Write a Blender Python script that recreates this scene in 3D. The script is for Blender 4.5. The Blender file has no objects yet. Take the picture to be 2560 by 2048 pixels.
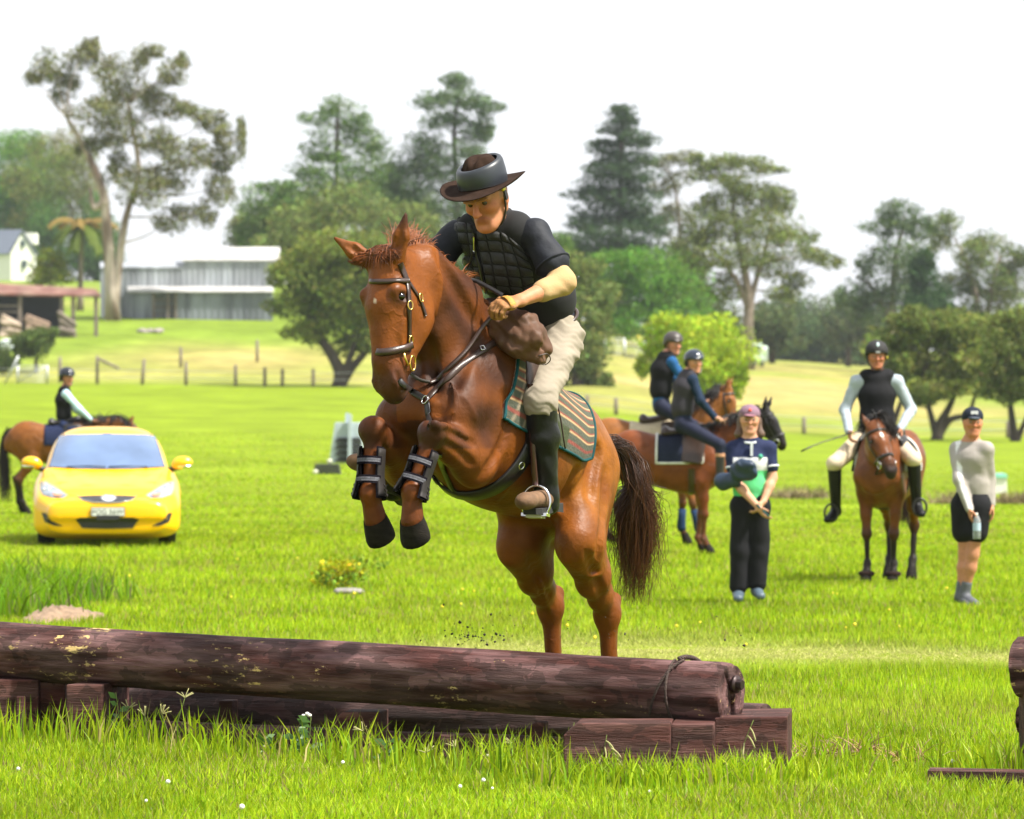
import bpy, bmesh, math, random
import numpy as np
from mathutils import Vector, Matrix
from mathutils.bvhtree import BVHTree

R = math.radians
rng = np.random.default_rng(7)
random.seed(7)
scn = bpy.context.scene
COL = scn.collection

# ------------------------------------------------------------------ camera
FPX = 9600.0            # focal length in photo pixels (photo 2560 x 2048)
HC = 1.6                # camera height
VH = 960.0              # photo row of the horizon
cam_d = bpy.data.cameras.new('camera')
cam = bpy.data.objects.new('camera', cam_d)
COL.objects.link(cam)
cam.location = (0, 0, HC)
cam.rotation_euler = (R(90), 0, 0)
cam_d.sensor_width = 36.0
cam_d.lens = 36.0 * FPX / 2560.0
cam_d.shift_y = -(1024.0 - VH) / 2560.0
cam_d.clip_start = 0.1
cam_d.clip_end = 5000
cam_d.dof.use_dof = True
cam_d.dof.focus_distance = 16.75
cam_d.dof.aperture_fstop = 6.0
scn.camera = cam

# ------------------------------------------------------------------ sky, sun, exposure
SUN_EL, SUN_AZ = 56.0, 112.0          # azimuth measured from +Y (away) towards +X (right)
w = bpy.data.worlds.new('World')
scn.world = w
w.use_nodes = True
nt = w.node_tree
nt.nodes.clear()
sky = nt.nodes.new('ShaderNodeTexSky')
sky.sky_type = 'NISHITA'
sky.sun_disc = False
sky.sun_elevation = R(SUN_EL)
sky.sun_rotation = R(SUN_AZ)
sky.air_density = 1.0
sky.dust_density = 4.0
hs = nt.nodes.new('ShaderNodeHueSaturation')
hs.inputs['Saturation'].default_value = 0.18
cloud = nt.nodes.new('ShaderNodeMixRGB')          # thin even cloud over the blue
cloud.inputs['Fac'].default_value = 0.75
cloud.inputs['Color2'].default_value = (8.6, 8.8, 9.2, 1)
bg = nt.nodes.new('ShaderNodeBackground')
bg.inputs['Strength'].default_value = 0.066
wo = nt.nodes.new('ShaderNodeOutputWorld')
nt.links.new(sky.outputs[0], hs.inputs['Color'])
nt.links.new(hs.outputs[0], cloud.inputs['Color1'])
nt.links.new(cloud.outputs[0], bg.inputs['Color'])
nt.links.new(bg.outputs[0], wo.inputs['Surface'])

sun_d = bpy.data.lights.new('sun', 'SUN')
sun = bpy.data.objects.new('sun', sun_d)
COL.objects.link(sun)
sun_d.energy = 4.4
sun_d.angle = R(4.0)
sun_d.color = (1.0, 0.95, 0.86)
sd = Vector((math.cos(R(SUN_EL)) * math.sin(R(SUN_AZ)), math.cos(R(SUN_EL)) * math.cos(R(SUN_AZ)), math.sin(R(SUN_EL))))
sun.rotation_euler = sd.to_track_quat('Z', 'Y').to_euler()
sun.location = sd * 60

scn.view_settings.view_transform = 'Standard'
scn.view_settings.look = 'None'
scn.view_settings.exposure = 1.28
scn.view_settings.gamma = 1.0
scn.cycles.use_denoising = True
scn.cycles.max_bounces = 6
scn.cycles.diffuse_bounces = 3
scn.cycles.glossy_bounces = 3
scn.cycles.transmission_bounces = 5
scn.cycles.transparent_max_bounces = 8
scn.cycles.volume_bounces = 0
scn.cycles.caustics_reflective = False
scn.cycles.caustics_refractive = False

# ------------------------------------------------------------------ helpers
A = lambda *x: np.array(x, dtype=float)
def px(u, v, Y):
    """photo pixel + distance from the camera -> world point"""
    return A((u - 1280.0) * Y / FPX, Y, HC - (v - VH) * Y / FPX)
def unit(v):
    v = np.asarray(v, float)
    return v / (np.linalg.norm(v) + 1e-12)

ORG = {}
def mk(name, V, F, mat=None, parent=None, smooth=True, loc=None, col=None, mats=None, mi=None):
    """one mesh object from world-space vertices; loc is its origin (or the parent's)"""
    V = np.asarray(V, float).reshape(-1, 3)
    if parent is not None:
        o0 = ORG[parent.name]
    else:
        o0 = A(*loc) if loc is not None else A(V[:, 0].mean(), V[:, 1].mean(), V[:, 2].min())
    me = bpy.data.meshes.new(name)
    if isinstance(F, np.ndarray) and F.ndim == 2:
        n, k = F.shape
        me.vertices.add(len(V))
        me.vertices.foreach_set('co', (V - o0).astype(np.float32).ravel())
        me.loops.add(n * k)
        me.loops.foreach_set('vertex_index', F.astype(np.int32).ravel())
        me.polygons.add(n)
        me.polygons.foreach_set('loop_start', np.arange(0, n * k, k, dtype=np.int32))
        me.update(calc_edges=True)
    else:
        me.from_pydata((V - o0).tolist(), [], [list(map(int, f)) for f in F])
        me.update()
    if smooth:
        me.polygons.foreach_set('use_smooth', np.ones(len(me.polygons), dtype=bool))
    if col is not None:
        c = np.ones((len(V), 4), np.float32)
        c[:, :3] = col
        at = me.color_attributes.new('Col', 'FLOAT_COLOR', 'POINT')
        at.data.foreach_set('color', c.ravel())
    o = bpy.data.objects.new(name, me)
    COL.objects.link(o)
    if mats:
        for m in mats:
            me.materials.append(m)
        if mi is not None:
            me.polygons.foreach_set('material_index', np.asarray(mi, np.int32))
    elif mat is not None:
        me.materials.append(mat)
    if parent is not None:
        o.parent = parent
    else:
        o.location = o0
    ORG[o.name] = o0
    return o
def thing(name, label, cat, loc, group=None):
    o = bpy.data.objects.new(name, None)
    o.empty_display_size = 0.2
    COL.objects.link(o)
    o.location = loc
    ORG[o.name] = A(*loc)
    return tag(o, label, cat, group)
def tag(o, label=None, cat=None, group=None, kind=None):
    if label: o['label'] = label
    if cat: o['category'] = cat
    if group: o['group'] = group
    if kind: o['kind'] = kind
    return o
def merge(parts):
    V, F, n = [], [], 0
    for v, f in parts:
        V.append(np.asarray(v, float)); F += [[i + n for i in q] for q in f]; n += len(v)
    return np.vstack(V), F

def box(c, h, M=None):
    """box centre c, half sizes h, optional 3x3 columns"""
    s = np.array([[x, y, z] for x in (-1, 1) for y in (-1, 1) for z in (-1, 1)], float) * np.asarray(h, float)
    if M is not None: s = s @ np.asarray(M).T
    return s + np.asarray(c, float), [[0, 1, 3, 2], [4, 6, 7, 5], [0, 4, 5, 1], [2, 3, 7, 6], [0, 2, 6, 4], [1, 5, 7, 3]]
def rotz(a):
    c, s = math.cos(a), math.sin(a)
    return np.array([[c, -s, 0], [s, c, 0], [0, 0, 1.0]])
def frame(e, s=(0, 0, 1)):
    e = unit(e); s = np.asarray(s, float)
    s = s - e * (s @ e)
    if np.linalg.norm(s) < 1e-5:
        s = A(1, 0, 0) - e * e[0]
    s = unit(s)
    return e, s, np.cross(e, s)
def tube(pts, rad, n=8, cap=True, flat=1.0, up=(0, 0, 1)):
    """tube along points, rad scalar or list; flat scales the second axis"""
    P = np.asarray(pts, float); m = len(P)
    r = np.broadcast_to(np.asarray(rad, float), (m,))
    T = np.gradient(P, axis=0)
    V = []; s = np.asarray(up, float)
    for i in range(m):
        e, s, nn = frame(T[i], s)
        for k in range(n):
            a = 2 * math.pi * k / n
            V.append(P[i] + r[i] * (math.cos(a) * s + flat * math.sin(a) * nn))
    F = [[i * n + k, i * n + (k + 1) % n, (i + 1) * n + (k + 1) % n, (i + 1) * n + k] for i in range(m - 1) for k in range(n)]
    if cap:
        F.append(list(range(n))[::-1]); F.append([(m - 1) * n + k for k in range(n)])
    return np.array(V), F
def ring(c, nrm, R0, r, n=20, k=6, sx=1.0, sy=1.0, up=(0, 0, 1)):
    e, s, t = frame(nrm, up)
    V = []; F = []
    for i in range(n):
        a = 2 * math.pi * i / n
        d = math.cos(a) * s * sx + math.sin(a) * t * sy
        du = unit(d)
        for j in range(k):
            b = 2 * math.pi * j / k
            V.append(np.asarray(c) + d * R0 + r * (math.cos(b) * du + math.sin(b) * e))
    for i in range(n):
        for j in range(k):
            F.append([i * k + j, ((i + 1) % n) * k + j, ((i + 1) % n) * k + (j + 1) % k, i * k + (j + 1) % k])
    return np.array(V), F
def ribbon(P, N, wid, th):
    """strap along P with outward normals N, width and thickness"""
    P = np.asarray(P, float); N = np.asarray(N, float); m = len(P)
    T = np.gradient(P, axis=0); V = []
    wid = np.broadcast_to(np.asarray(wid, float), (m,))
    for i in range(m):
        t = unit(T[i]); n = unit(N[i] - t * (N[i] @ t)); b = np.cross(t, n)
        for (sx, sz) in ((-1, 0), (-.82, 1), (.82, 1), (1, 0)):
            V.append(P[i] + b * wid[i] / 2 * sx + n * th * sz)
    F = [[i * 4 + k, i * 4 + (k + 1) % 4, (i + 1) * 4 + (k + 1) % 4, (i + 1) * 4 + k] for i in range(m - 1) for k in range(4)]
    F += [[0, 1, 2, 3], [(m - 1) * 4 + k for k in (3, 2, 1, 0)]]
    return np.array(V), F
def smoothline(P, n=40):
    """Catmull-Rom through points"""
    P = np.asarray(P, float)
    Q = np.vstack([2 * P[0] - P[1], P, 2 * P[-1] - P[-2]])
    out = []
    for t in np.linspace(0, len(P) - 1, n):
        i = min(int(t), len(P) - 2); f = t - i
        a, b, c, d = Q[i], Q[i + 1], Q[i + 2], Q[i + 3]
        out.append(.5 * (2 * b + (c - a) * f + (2 * a - 5 * b + 4 * c - d) * f * f + (3 * b - a - 3 * c + d) * f ** 3))
    return np.array(out)

# ------------------------------------------------------------------ materials
MATS = {}
def mat(name, color=(.5, .5, .5), rough=.6, metal=0., var=.12, scale=6., bump=0., bscale=60., vcol=False,
        coat=0., sheen=0., trans=0., spec=.5, stretch=(1, 1, 1), color2=None, c2scale=3., c2w=(.45, .6), coords='Object', sss=0.):
    if name in MATS: return MATS[name]
    m = bpy.data.materials.new(name); m.use_nodes = True
    N = m.node_tree.nodes; L = m.node_tree.links
    b = N['Principled BSDF']
    b.inputs['Roughness'].default_value = rough
    b.inputs['Metallic'].default_value = metal
    b.inputs['Specular IOR Level'].default_value = spec
    b.inputs['Coat Weight'].default_value = coat
    b.inputs['Coat Roughness'].default_value = .12
    b.inputs['Sheen Weight'].default_value = sheen
    if sss:
        b.inputs['Subsurface Weight'].default_value = sss
        b.inputs['Subsurface Radius'].default_value = (.02, .008, .004)
    tc = N.new('ShaderNodeTexCoord'); mp = N.new('ShaderNodeMapping')
    mp.inputs['Scale'].default_value = stretch
    L.new(tc.outputs[coords], mp.inputs['Vector'])
    if vcol:
        src = N.new('ShaderNodeVertexColor'); src.layer_name = 'Col'; out = src.outputs['Color']
    else:
        src = N.new('ShaderNodeRGB'); src.outputs[0].default_value = (*color, 1); out = src.outputs[0]
    if color2 is not None:
        n2 = N.new('ShaderNodeTexNoise'); n2.inputs['Scale'].default_value = c2scale; n2.inputs['Detail'].default_value = 5
        L.new(mp.outputs[0], n2.inputs['Vector'])
        rr = N.new('ShaderNodeMapRange'); rr.inputs['From Min'].default_value = c2w[0]; rr.inputs['From Max'].default_value = c2w[1]
        L.new(n2.outputs['Fac'], rr.inputs['Value'])
        mx = N.new('ShaderNodeMixRGB'); mx.inputs['Color2'].default_value = (*color2, 1)
        L.new(rr.outputs[0], mx.inputs['Fac']); L.new(out, mx.inputs['Color1']); out = mx.outputs[0]
    if var:
        n1 = N.new('ShaderNodeTexNoise'); n1.inputs['Scale'].default_value = scale; n1.inputs['Detail'].default_value = 6
        L.new(mp.outputs[0], n1.inputs['Vector'])
        r1 = N.new('ShaderNodeMapRange'); r1.inputs['From Min'].default_value = .3; r1.inputs['From Max'].default_value = .7
        r1.inputs['To Min'].default_value = 1 - var; r1.inputs['To Max'].default_value = 1 + var
        L.new(n1.outputs['Fac'], r1.inputs['Value'])
        hv = N.new('ShaderNodeHueSaturation'); L.new(out, hv.inputs['Color']); L.new(r1.outputs[0], hv.inputs['Value'])
        out = hv.outputs[0]
    L.new(out, b.inputs['Base Color'])
    if bump:
        n3 = N.new('ShaderNodeTexNoise'); n3.inputs['Scale'].default_value = bscale; n3.inputs['Detail'].default_value = 4
        L.new(mp.outputs[0], n3.inputs['Vector'])
        bp = N.new('ShaderNodeBump'); bp.inputs['Strength'].default_value = bump; bp.inputs['Distance'].default_value = .01
        L.new(n3.outputs['Fac'], bp.inputs['Height']); L.new(bp.outputs[0], b.inputs['Normal'])
    if trans:
        tr = N.new('ShaderNodeBsdfTranslucent'); L.new(out, tr.inputs['Color'])
        ms = N.new('ShaderNodeMixShader'); ms.inputs[0].default_value = trans
        L.new(b.outputs[0], ms.inputs[1]); L.new(tr.outputs[0], ms.inputs[2])
        L.new(ms.outputs[0], N['Material Output'].inputs['Surface'])
    MATS[name] = m
    return m

# ------------------------------------------------------------------ implicit surfaces (organic bodies)
class Sdf:
    def __init__(s, res): s.res = res; s.pr = []
    def cap(s, p0, p1, a0, b0=None, a1=None, b1=None, side=(0, 0, 1), k=.03, col=None, sub=False):
        """tapered elliptical capsule: half size a along 'side', b across it"""
        b0 = a0 if b0 is None else b0; a1 = a0 if a1 is None else a1; b1 = a1 if b1 is None else b1
        p0 = np.asarray(p0, float); p1 = np.asarray(p1, float); L = np.linalg.norm(p1 - p0)
        if L < 1e-6: p1 = p0 + A(0, 0, 1e-4); L = 1e-4
        e, sd_, n = frame(p1 - p0, side); mr = max(a0, b0, a1, b1)
        lo = np.minimum(p0, p1) - mr; hi = np.maximum(p0, p1) + mr
        def f(X, Y, Z):
            dx = X - p0[0]; dy = Y - p0[1]; dz = Z - p0[2]
            t = dx * e[0] + dy * e[1] + dz * e[2]
            ys = dx * sd_[0] + dy * sd_[1] + dz * sd_[2]; yn = dx * n[0] + dy * n[1] + dz * n[2]
            tc = np.clip(t, 0, L); u = tc / L
            a = a0 + (a1 - a0) * u; b = b0 + (b1 - b0) * u; m = np.minimum(a, b)
            return (np.sqrt((ys / a) ** 2 + (yn / b) ** 2 + ((t - tc) / m) ** 2) - 1) * m
        s.pr.append((f, lo, hi, k, col, sub)); return s
    def ell(s, c, r, M=None, k=.03, col=None, sub=False):
        c = np.asarray(c, float); r = np.asarray(r, float); M = np.eye(3) if M is None else np.asarray(M, float)
        mr = r.max(); mn = r.min()
        def f(X, Y, Z):
            dx = X - c[0]; dy = Y - c[1]; dz = Z - c[2]; q = 0
            for i in range(3):
                q = q + ((dx * M[0, i] + dy * M[1, i] + dz * M[2, i]) / r[i]) ** 2
            return (np.sqrt(q) - 1) * mn
        s.pr.append((f, c - mr, c + mr, k, col, sub)); return s
    def loft(s, O, M, xs, top, bot, wid, k=.04, col=None, ex=2.3, wz=.5):
        """trunk: frame columns M=(forward,left,up); top, bottom and half width along x"""
        O = np.asarray(O, float); M = np.asarray(M, float)
        xs = np.asarray(xs, float); top = np.asarray(top, float); bot = np.asarray(bot, float); wid = np.asarray(wid, float)
        fine = np.linspace(xs[0], xs[-1], 80)
        def sm(v):
            y = np.interp(fine, xs, v); kk = np.ones(9) / 9
            return np.convolve(np.pad(y, 4, mode='edge'), kk, 'valid')
        tp, bt, wd = sm(top), sm(bot), sm(wid)
        P = np.array([O + M @ A(x, y, z) for x in (xs[0], xs[-1]) for y in (-wid.max(), wid.max()) for z in (bot.min(), top.max())])
        def f(X, Y, Z):
            dx = X - O[0]; dy = Y - O[1]; dz = Z - O[2]
            x = dx * M[0, 0] + dy * M[1, 0] + dz * M[2, 0]; y = dx * M[0, 1] + dy * M[1, 1] + dz * M[2, 1]
            z = dx * M[0, 2] + dy * M[1, 2] + dz * M[2, 2]
            xc = np.clip(x, xs[0], xs[-1]); T = np.interp(xc, fine, tp); B = np.interp(xc, fine, bt); W = np.interp(xc, fine, wd)
            zc = B + (T - B) * wz; h = np.where(z > zc, T - zc, zc - B); m = np.minimum(W, h)
            q = (np.abs(y / W) ** ex + np.abs((z - zc) / h) ** ex + np.abs((x - xc) / (m * .5)) ** ex) ** (1 / ex)
            return (q - 1) * m
        s.pr.append((f, P.min(0) - .05, P.max(0) + .05, k, col, False)); return s
    def mesh(s, smooth=1):
        r = s.res
        add = [p for p in s.pr if not p[5]]
        lo = np.min([p[1] for p in add], 0) - 3 * r; hi = np.max([p[2] for p in add], 0) + 3 * r
        n = np.ceil((hi - lo) / r).astype(int) + 1
        ax = [(lo[i] + r * np.arange(n[i])).astype(np.float32) for i in range(3)]
        G = np.full(n, 1.0, np.float32)
        for f, l, h, k, c, sub in s.pr:
            i0 = np.clip(((l - k - 2 * r - lo) / r).astype(int), 0, n - 1); i1 = np.clip(((h + k + 2 * r - lo) / r).astype(int) + 2, 1, n)
            if (i1 <= i0).any(): continue
            sl = tuple(slice(i0[j], i1[j]) for j in range(3))
            g = f(ax[0][sl[0]][:, None, None], ax[1][sl[1]][None, :, None], ax[2][sl[2]][None, None, :]).astype(np.float32)
            o = G[sl]
            if sub:
                g = -g; hh = np.maximum(k - np.abs(o - g), 0) / k; G[sl] = np.maximum(o, g) + hh * hh * k * .25
            else:
                hh = np.maximum(k - np.abs(o - g), 0) / k; G[sl] = np.minimum(o, g) - hh * hh * k * .25
        ins = G < 0
        c8 = np.zeros(np.array(G.shape) - 1, np.uint8)
        for i in (0, 1):
            for j in (0, 1):
                for q in (0, 1):
                    c8 += ins[i:i + n[0] - 1, j:j + n[1] - 1, q:q + n[2] - 1]
        act = (c8 > 0) & (c8 < 8)
        idx = np.argwhere(act); cid = np.full(act.shape, -1, np.int32); cid[act] = np.arange(len(idx))
        S = np.zeros((len(idx), 3)); cnt = np.zeros(len(idx))
        cor = [(i, j, q) for i in (0, 1) for j in (0, 1) for q in (0, 1)]
        val = {c: G[idx[:, 0] + c[0], idx[:, 1] + c[1], idx[:, 2] + c[2]] for c in cor}
        for c in cor:
            for a in range(3):
                if c[a]: continue
                d = list(c); d[a] = 1; d = tuple(d)
                v0, v1 = val[c], val[d]; m = (v0 < 0) != (v1 < 0)
                t = np.where(m, v0 / np.where(m, v0 - v1, 1), 0)
                p = np.array(c, float)[None] + np.zeros((len(idx), 3)); p[:, a] = t
                S[m] += p[m]; cnt[m] += 1
        V = lo + r * (idx + S / cnt[:, None])
        Fs = []
        for a in range(3):
            b, c = (a + 1) % 3, (a + 2) % 3
            sh = [slice(None)] * 3; sh2 = [slice(None)] * 3
            sh[a] = slice(0, n[a] - 1); sh2[a] = slice(1, n[a])
            x0, x1 = ins[tuple(sh)], ins[tuple(sh2)]
            E = np.argwhere(x0 != x1)
            E = E[(E[:, b] > 0) & (E[:, c] > 0) & (E[:, b] < n[b] - 1) & (E[:, c] < n[c] - 1)]
            fl = x0[E[:, 0], E[:, 1], E[:, 2]]
            def at(db, dc):
                q = E.copy(); q[:, b] -= db; q[:, c] -= dc
                return cid[q[:, 0], q[:, 1], q[:, 2]]
            Q = np.stack([at(1, 1), at(0, 1), at(0, 0), at(1, 0)], 1)
            Q[~fl] = Q[~fl][:, ::-1]
            Fs.append(Q)
        F = np.vstack(Fs); F = F[(F >= 0).all(1)]
        for _ in range(smooth):
            acc = np.zeros_like(V); cn = np.zeros(len(V))
            for i in range(4):
                j = (i + 1) % 4
                np.add.at(acc, F[:, i], V[F[:, j]]); np.add.at(acc, F[:, j], V[F[:, i]])
                np.add.at(cn, F[:, i], 1); np.add.at(cn, F[:, j], 1)
            V = V * .4 + .6 * acc / np.maximum(cn, 1)[:, None]
        return V, F
    def colors(s, V, default=(.5, .5, .5), sig=.012):
        W = np.zeros(len(V)); C = np.zeros((len(V), 3))
        for f, l, h, k, c, sub in s.pr:
            if c is None: continue
            m = np.all((V > l - .08) & (V < h + .08), 1)
            if not m.any(): continue
            d = f(V[m, 0], V[m, 1], V[m, 2])
            ww = np.exp(-np.clip(d if not sub else np.abs(d), -.05, .3) / sig)
            W[m] += ww; C[m] += ww[:, None] * np.asarray(c)
        C[W <= 0] = default; W[W <= 0] = 1
        return C / W[:, None]
def bvh(V, F):
    return BVHTree.FromPolygons([tuple(v) for v in V], [tuple(int(i) for i in f) for f in F])
def drape(pts, tree, off=.004, Y0=17.):
    """photo-pixel polyline carried onto a surface: returns points and normals"""
    P, N = [], []
    o = Vector((0, 0, HC))
    for p in pts:
        if len(p) == 3 and p[2] > 100 or len(p) == 4:      # already a world point
            P.append(A(*p[:3])); N.append(None); continue
        d = Vector(px(p[0], p[1], 1.0) - A(0, 0, HC)).normalized()
        h = tree.ray_cast(o, d)
        if h[0] is None:
            q = px(p[0], p[1], Y0 if not P else P[-1][1]); h = tree.find_nearest(Vector(q))
        nn = A(*h[1]); P.append(A(*h[0]) + nn * off); N.append(nn)
    for i in range(len(N)):
        if N[i] is None: N[i] = N[i - 1] if i and N[i - 1] is not None else A(0, -1, 0)
    return np.array(P), np.array(N)
def strap(pts, tree, wid, th=.004, off=.003, n=40, flip=None):
    """leather strap lying on a surface along a photo-pixel polyline"""
    q = smoothline([p[:2] for p in pts], n)
    P, N = drape([tuple(x) for x in q], tree, off)
    for _ in range(3):
        N[1:-1] = (N[:-2] + N[1:-1] * 2 + N[2:]) / 4
        P[1:-1] = (P[:-2] + P[1:-1] * 2 + P[2:]) / 4
    return ribbon(P, N, wid, th)
# ------------------------------------------------------------------ terrain
near = [(-60, 0.), (18, 0.), (25, -.15), (33, -.28)]
COLS = [(-2400, near + [(45, -.26), (60, -.46), (100, -.35), (180, .5), (270, 1.5), (285, 1.9), (310, 4.), (355, 7.9), (420, 10.), (560, 17.), (800, 24.), (2600, 30.)]),
        (-300, near + [(45, -.26), (60, -.46), (100, -.35), (180, .5), (270, 1.5), (285, 1.9), (310, 4.), (355, 7.9), (420, 10.), (560, 17.), (800, 24.), (2600, 30.)]),
        (850, near + [(45, -.28), (60, -.44), (100, -.35), (180, .4), (270, 1.3), (285, 1.7), (310, 3.6), (355, 7.4), (420, 10.), (560, 16.), (800, 22.), (2600, 30.)]),
        (1450, near + [(45, -.36), (60, -.4), (100, -.5), (200, -.4), (230, -.3), (260, 1.2), (330, 4.), (420, 7.), (560, 9.), (800, 14.), (2600, 26.)]),
        (1900, near + [(38, -.36), (45, -.40), (100, -.9), (200, -1.3), (225, -1.3), (300, 1.), (400, 3.4), (560, 5.), (800, 8.), (2600, 22.)]),
        (2300, near + [(38, -.38), (45, -.42), (100, -.9), (190, -1.5), (225, -1.6), (300, -.3), (420, 2.6), (560, 3.4), (800, 7.), (2600, 20.)]),
        (5000, near + [(38, -.38), (45, -.42), (100, -.9), (190, -1.5), (225, -1.6), (300, -.3), (420, 2.6), (560, 3.4), (800, 7.), (2600, 20.)])]
YS = np.unique(np.concatenate([[y for c in COLS for (y, _) in c[1]], np.linspace(18, 60, 12)]))
ZT = np.array([np.interp(YS, [y for y, _ in c[1]], [z for _, z in c[1]]) for c in COLS])
kk = np.array([1, 2, 1]) / 4
for _ in range(1): ZT[:, 1:-1] = ZT[:, :-2] * .15 + ZT[:, 1:-1] * .7 + ZT[:, 2:] * .15
UA = np.array([(c[0] - 1280.0) / FPX for c in COLS])
def vnoise(x, y, sc, seed=0):
    """smooth value noise"""
    r = np.random.default_rng(seed).random((64, 64)); x = np.asarray(x, float) / sc; y = np.asarray(y, float) / sc
    i = np.floor(x).astype(int); j = np.floor(y).astype(int); fx = x - i; fy = y - j
    fx = fx * fx * (3 - 2 * fx); fy = fy * fy * (3 - 2 * fy)
    g = lambda a, b: r[a % 64, b % 64]
    return (g(i, j) * (1 - fx) + g(i + 1, j) * fx) * (1 - fy) + (g(i, j + 1) * (1 - fx) + g(i + 1, j + 1) * fx) * fy
def gz(x, y):
    x = np.atleast_1d(np.asarray(x, float)); y = np.atleast_1d(np.asarray(y, float))
    a = np.clip(x / np.maximum(y, 30.), UA[0], UA[-1])
    zi = np.array([np.interp(y, YS, ZT[c]) for c in range(len(COLS))])
    c = np.clip(np.searchsorted(UA, a) - 1, 0, len(UA) - 2); t = (a - UA[c]) / (UA[c + 1] - UA[c]); t = t * t * (3 - 2 * t)
    k = np.arange(len(x))
    return zi[c, k] * (1 - t) + zi[c + 1, k] * t
def g1(x, y): return float(gz(x, y)[0])
def edgeY(a):                                                # where the mown paddock ends and the rough hill starts
    return np.interp(a, [(u - 1280) / FPX for u in (-300, 850, 1450, 1900, 2300)], [277, 272, 233, 224, 226])
ys = np.concatenate([np.linspace(-40, 10, 8), np.linspace(12, 60, 60), 60 * (2400 / 60) ** (np.linspace(0, 1, 150)[1:])])
aa = np.concatenate([np.linspace(-1.6, -.17, 16)[:-1], np.linspace(-.17, .17, 90), np.linspace(.17, 1.6, 16)[1:]])
Xg = aa[None, :] * (np.maximum(ys, 0)[:, None] + 25); Yg = np.repeat(ys[:, None], len(aa), 1)
Zg = gz(Xg.ravel(), Yg.ravel()).reshape(Xg.shape) + .03 * (vnoise(Xg, Yg, 3.1, 3) - .5) * np.clip((Yg - 20) / 20, 0, 1) + .5 * (vnoise(Xg, Yg, 31, 4) - .5) * np.clip((Yg - 285) / 60, 0, 1)
V = np.stack([Xg, Yg, Zg], 2).reshape(-1, 3)
ny, nx = Xg.shape; ii, jj = np.meshgrid(np.arange(ny - 1), np.arange(nx - 1), indexing='ij'); b0 = (ii * nx + jj).ravel()
F = np.stack([b0, b0 + 1, b0 + nx + 1, b0 + nx], 1)
Xf, Yf = V[:, 0], V[:, 1]; af = Xf / np.maximum(Yf, 30)
GREEN = A(.14, .19, .006); FIELD = A(.145, .20, .010); DRY = A(.29, .235, .085); STRAW = A(.34, .33, .085)
C = np.repeat(GREEN[None], len(V), 0)
far = np.clip((Yf - 50) / 30, 0, 1)[:, None]; C = C * (1 - far) + FIELD * far
ey = edgeY(af); hill = np.clip((Yf - ey) / 6, 0, 1)
dry = np.clip(vnoise(Xf, Yf, 22, 1) * 1.3 + vnoise(Xf, Yf, 7, 2) * .4 - .55 + .22 * (af > .01) - .12 * (af < -.02) + .25 * np.exp(-((Yf - ey - 14) / 16) ** 2) - .35 * ((af < -.03) & (Yf > 325)), 0, 1)
HILL = A(.14, .20, .022)
C = C * (1 - hill[:, None]) + (HILL * (1 - dry[:, None]) + DRY * dry[:, None]) * hill[:, None]
ground = mk('ground', V, F, None, col=C, loc=(0, 0, 0)); ground['kind'] = 'structure'
m = mat('grass_ground', rough=.95, vcol=True, var=.22, scale=.5, spec=.05, bump=.6, bscale=6)
N_ = m.node_tree.nodes; L_ = m.node_tree.links
tc = N_.new('ShaderNodeTexCoord'); n1 = N_.new('ShaderNodeTexNoise'); n1.inputs['Scale'].default_value = 9; n1.inputs['Detail'].default_value = 8
n0 = N_.new('ShaderNodeTexNoise'); n0.inputs['Scale'].default_value = .16; n0.inputs['Detail'].default_value = 4
L_.new(tc.outputs['Object'], n1.inputs['Vector']); L_.new(tc.outputs['Object'], n0.inputs['Vector'])
bs = N_['Principled BSDF']; src = bs.inputs['Base Color'].links[0].from_socket
mx = N_.new('ShaderNodeMixRGB'); mx.blend_type = 'OVERLAY'; mx.inputs['Fac'].default_value = .5
L_.new(src, mx.inputs['Color1']); L_.new(n1.outputs['Fac'], mx.inputs['Color2'])
mx2 = N_.new('ShaderNodeMixRGB'); mx2.blend_type = 'OVERLAY'; mx2.inputs['Fac'].default_value = .45
L_.new(mx.outputs[0], mx2.inputs['Color1']); L_.new(n0.outputs['Fac'], mx2.inputs['Color2']); L_.new(mx2.outputs[0], bs.inputs['Base Color'])
ground.data.materials.append(m)
# ------------------------------------------------------------------ horses
def strands(lines, r0, r1=.0004, cols=None):
    """many thin three-sided hairs in one mesh"""
    V, F, C, n = [], [], [], 0
    for li, P in enumerate(lines):
        P = np.asarray(P, float); m = len(P); T = np.gradient(P, axis=0)
        T /= np.linalg.norm(T, axis=1)[:, None] + 1e-9
        s = np.cross(T, A(.3, .5, .8)); s /= np.linalg.norm(s, axis=1)[:, None] + 1e-9
        b = np.cross(T, s); rr = np.linspace(r0, r1, m)[:, None] if np.isscalar(r0) else np.asarray(r0)[:, None]
        ring_ = np.stack([P + rr * (math.cos(a) * s + math.sin(a) * b) for a in (0, 2.09, 4.19)], 1).reshape(-1, 3)
        V.append(ring_)
        i = np.arange(m - 1)[:, None] * 3
        for k in range(3):
            k2 = (k + 1) % 3
            F.append(np.hstack([i + k, i + k2, i + 3 + k2, i + 3 + k]) + n)
        if cols is not None: C.append(np.repeat(np.asarray(cols[li])[None] if np.ndim(cols[li]) == 1 else np.repeat(cols[li], 3, 0), m * 3 if np.ndim(cols[li]) == 1 else 1, 0))
        n += m * 3
    return np.vstack(V), np.vstack(F), (np.vstack(C) if cols is not None else None)

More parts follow.
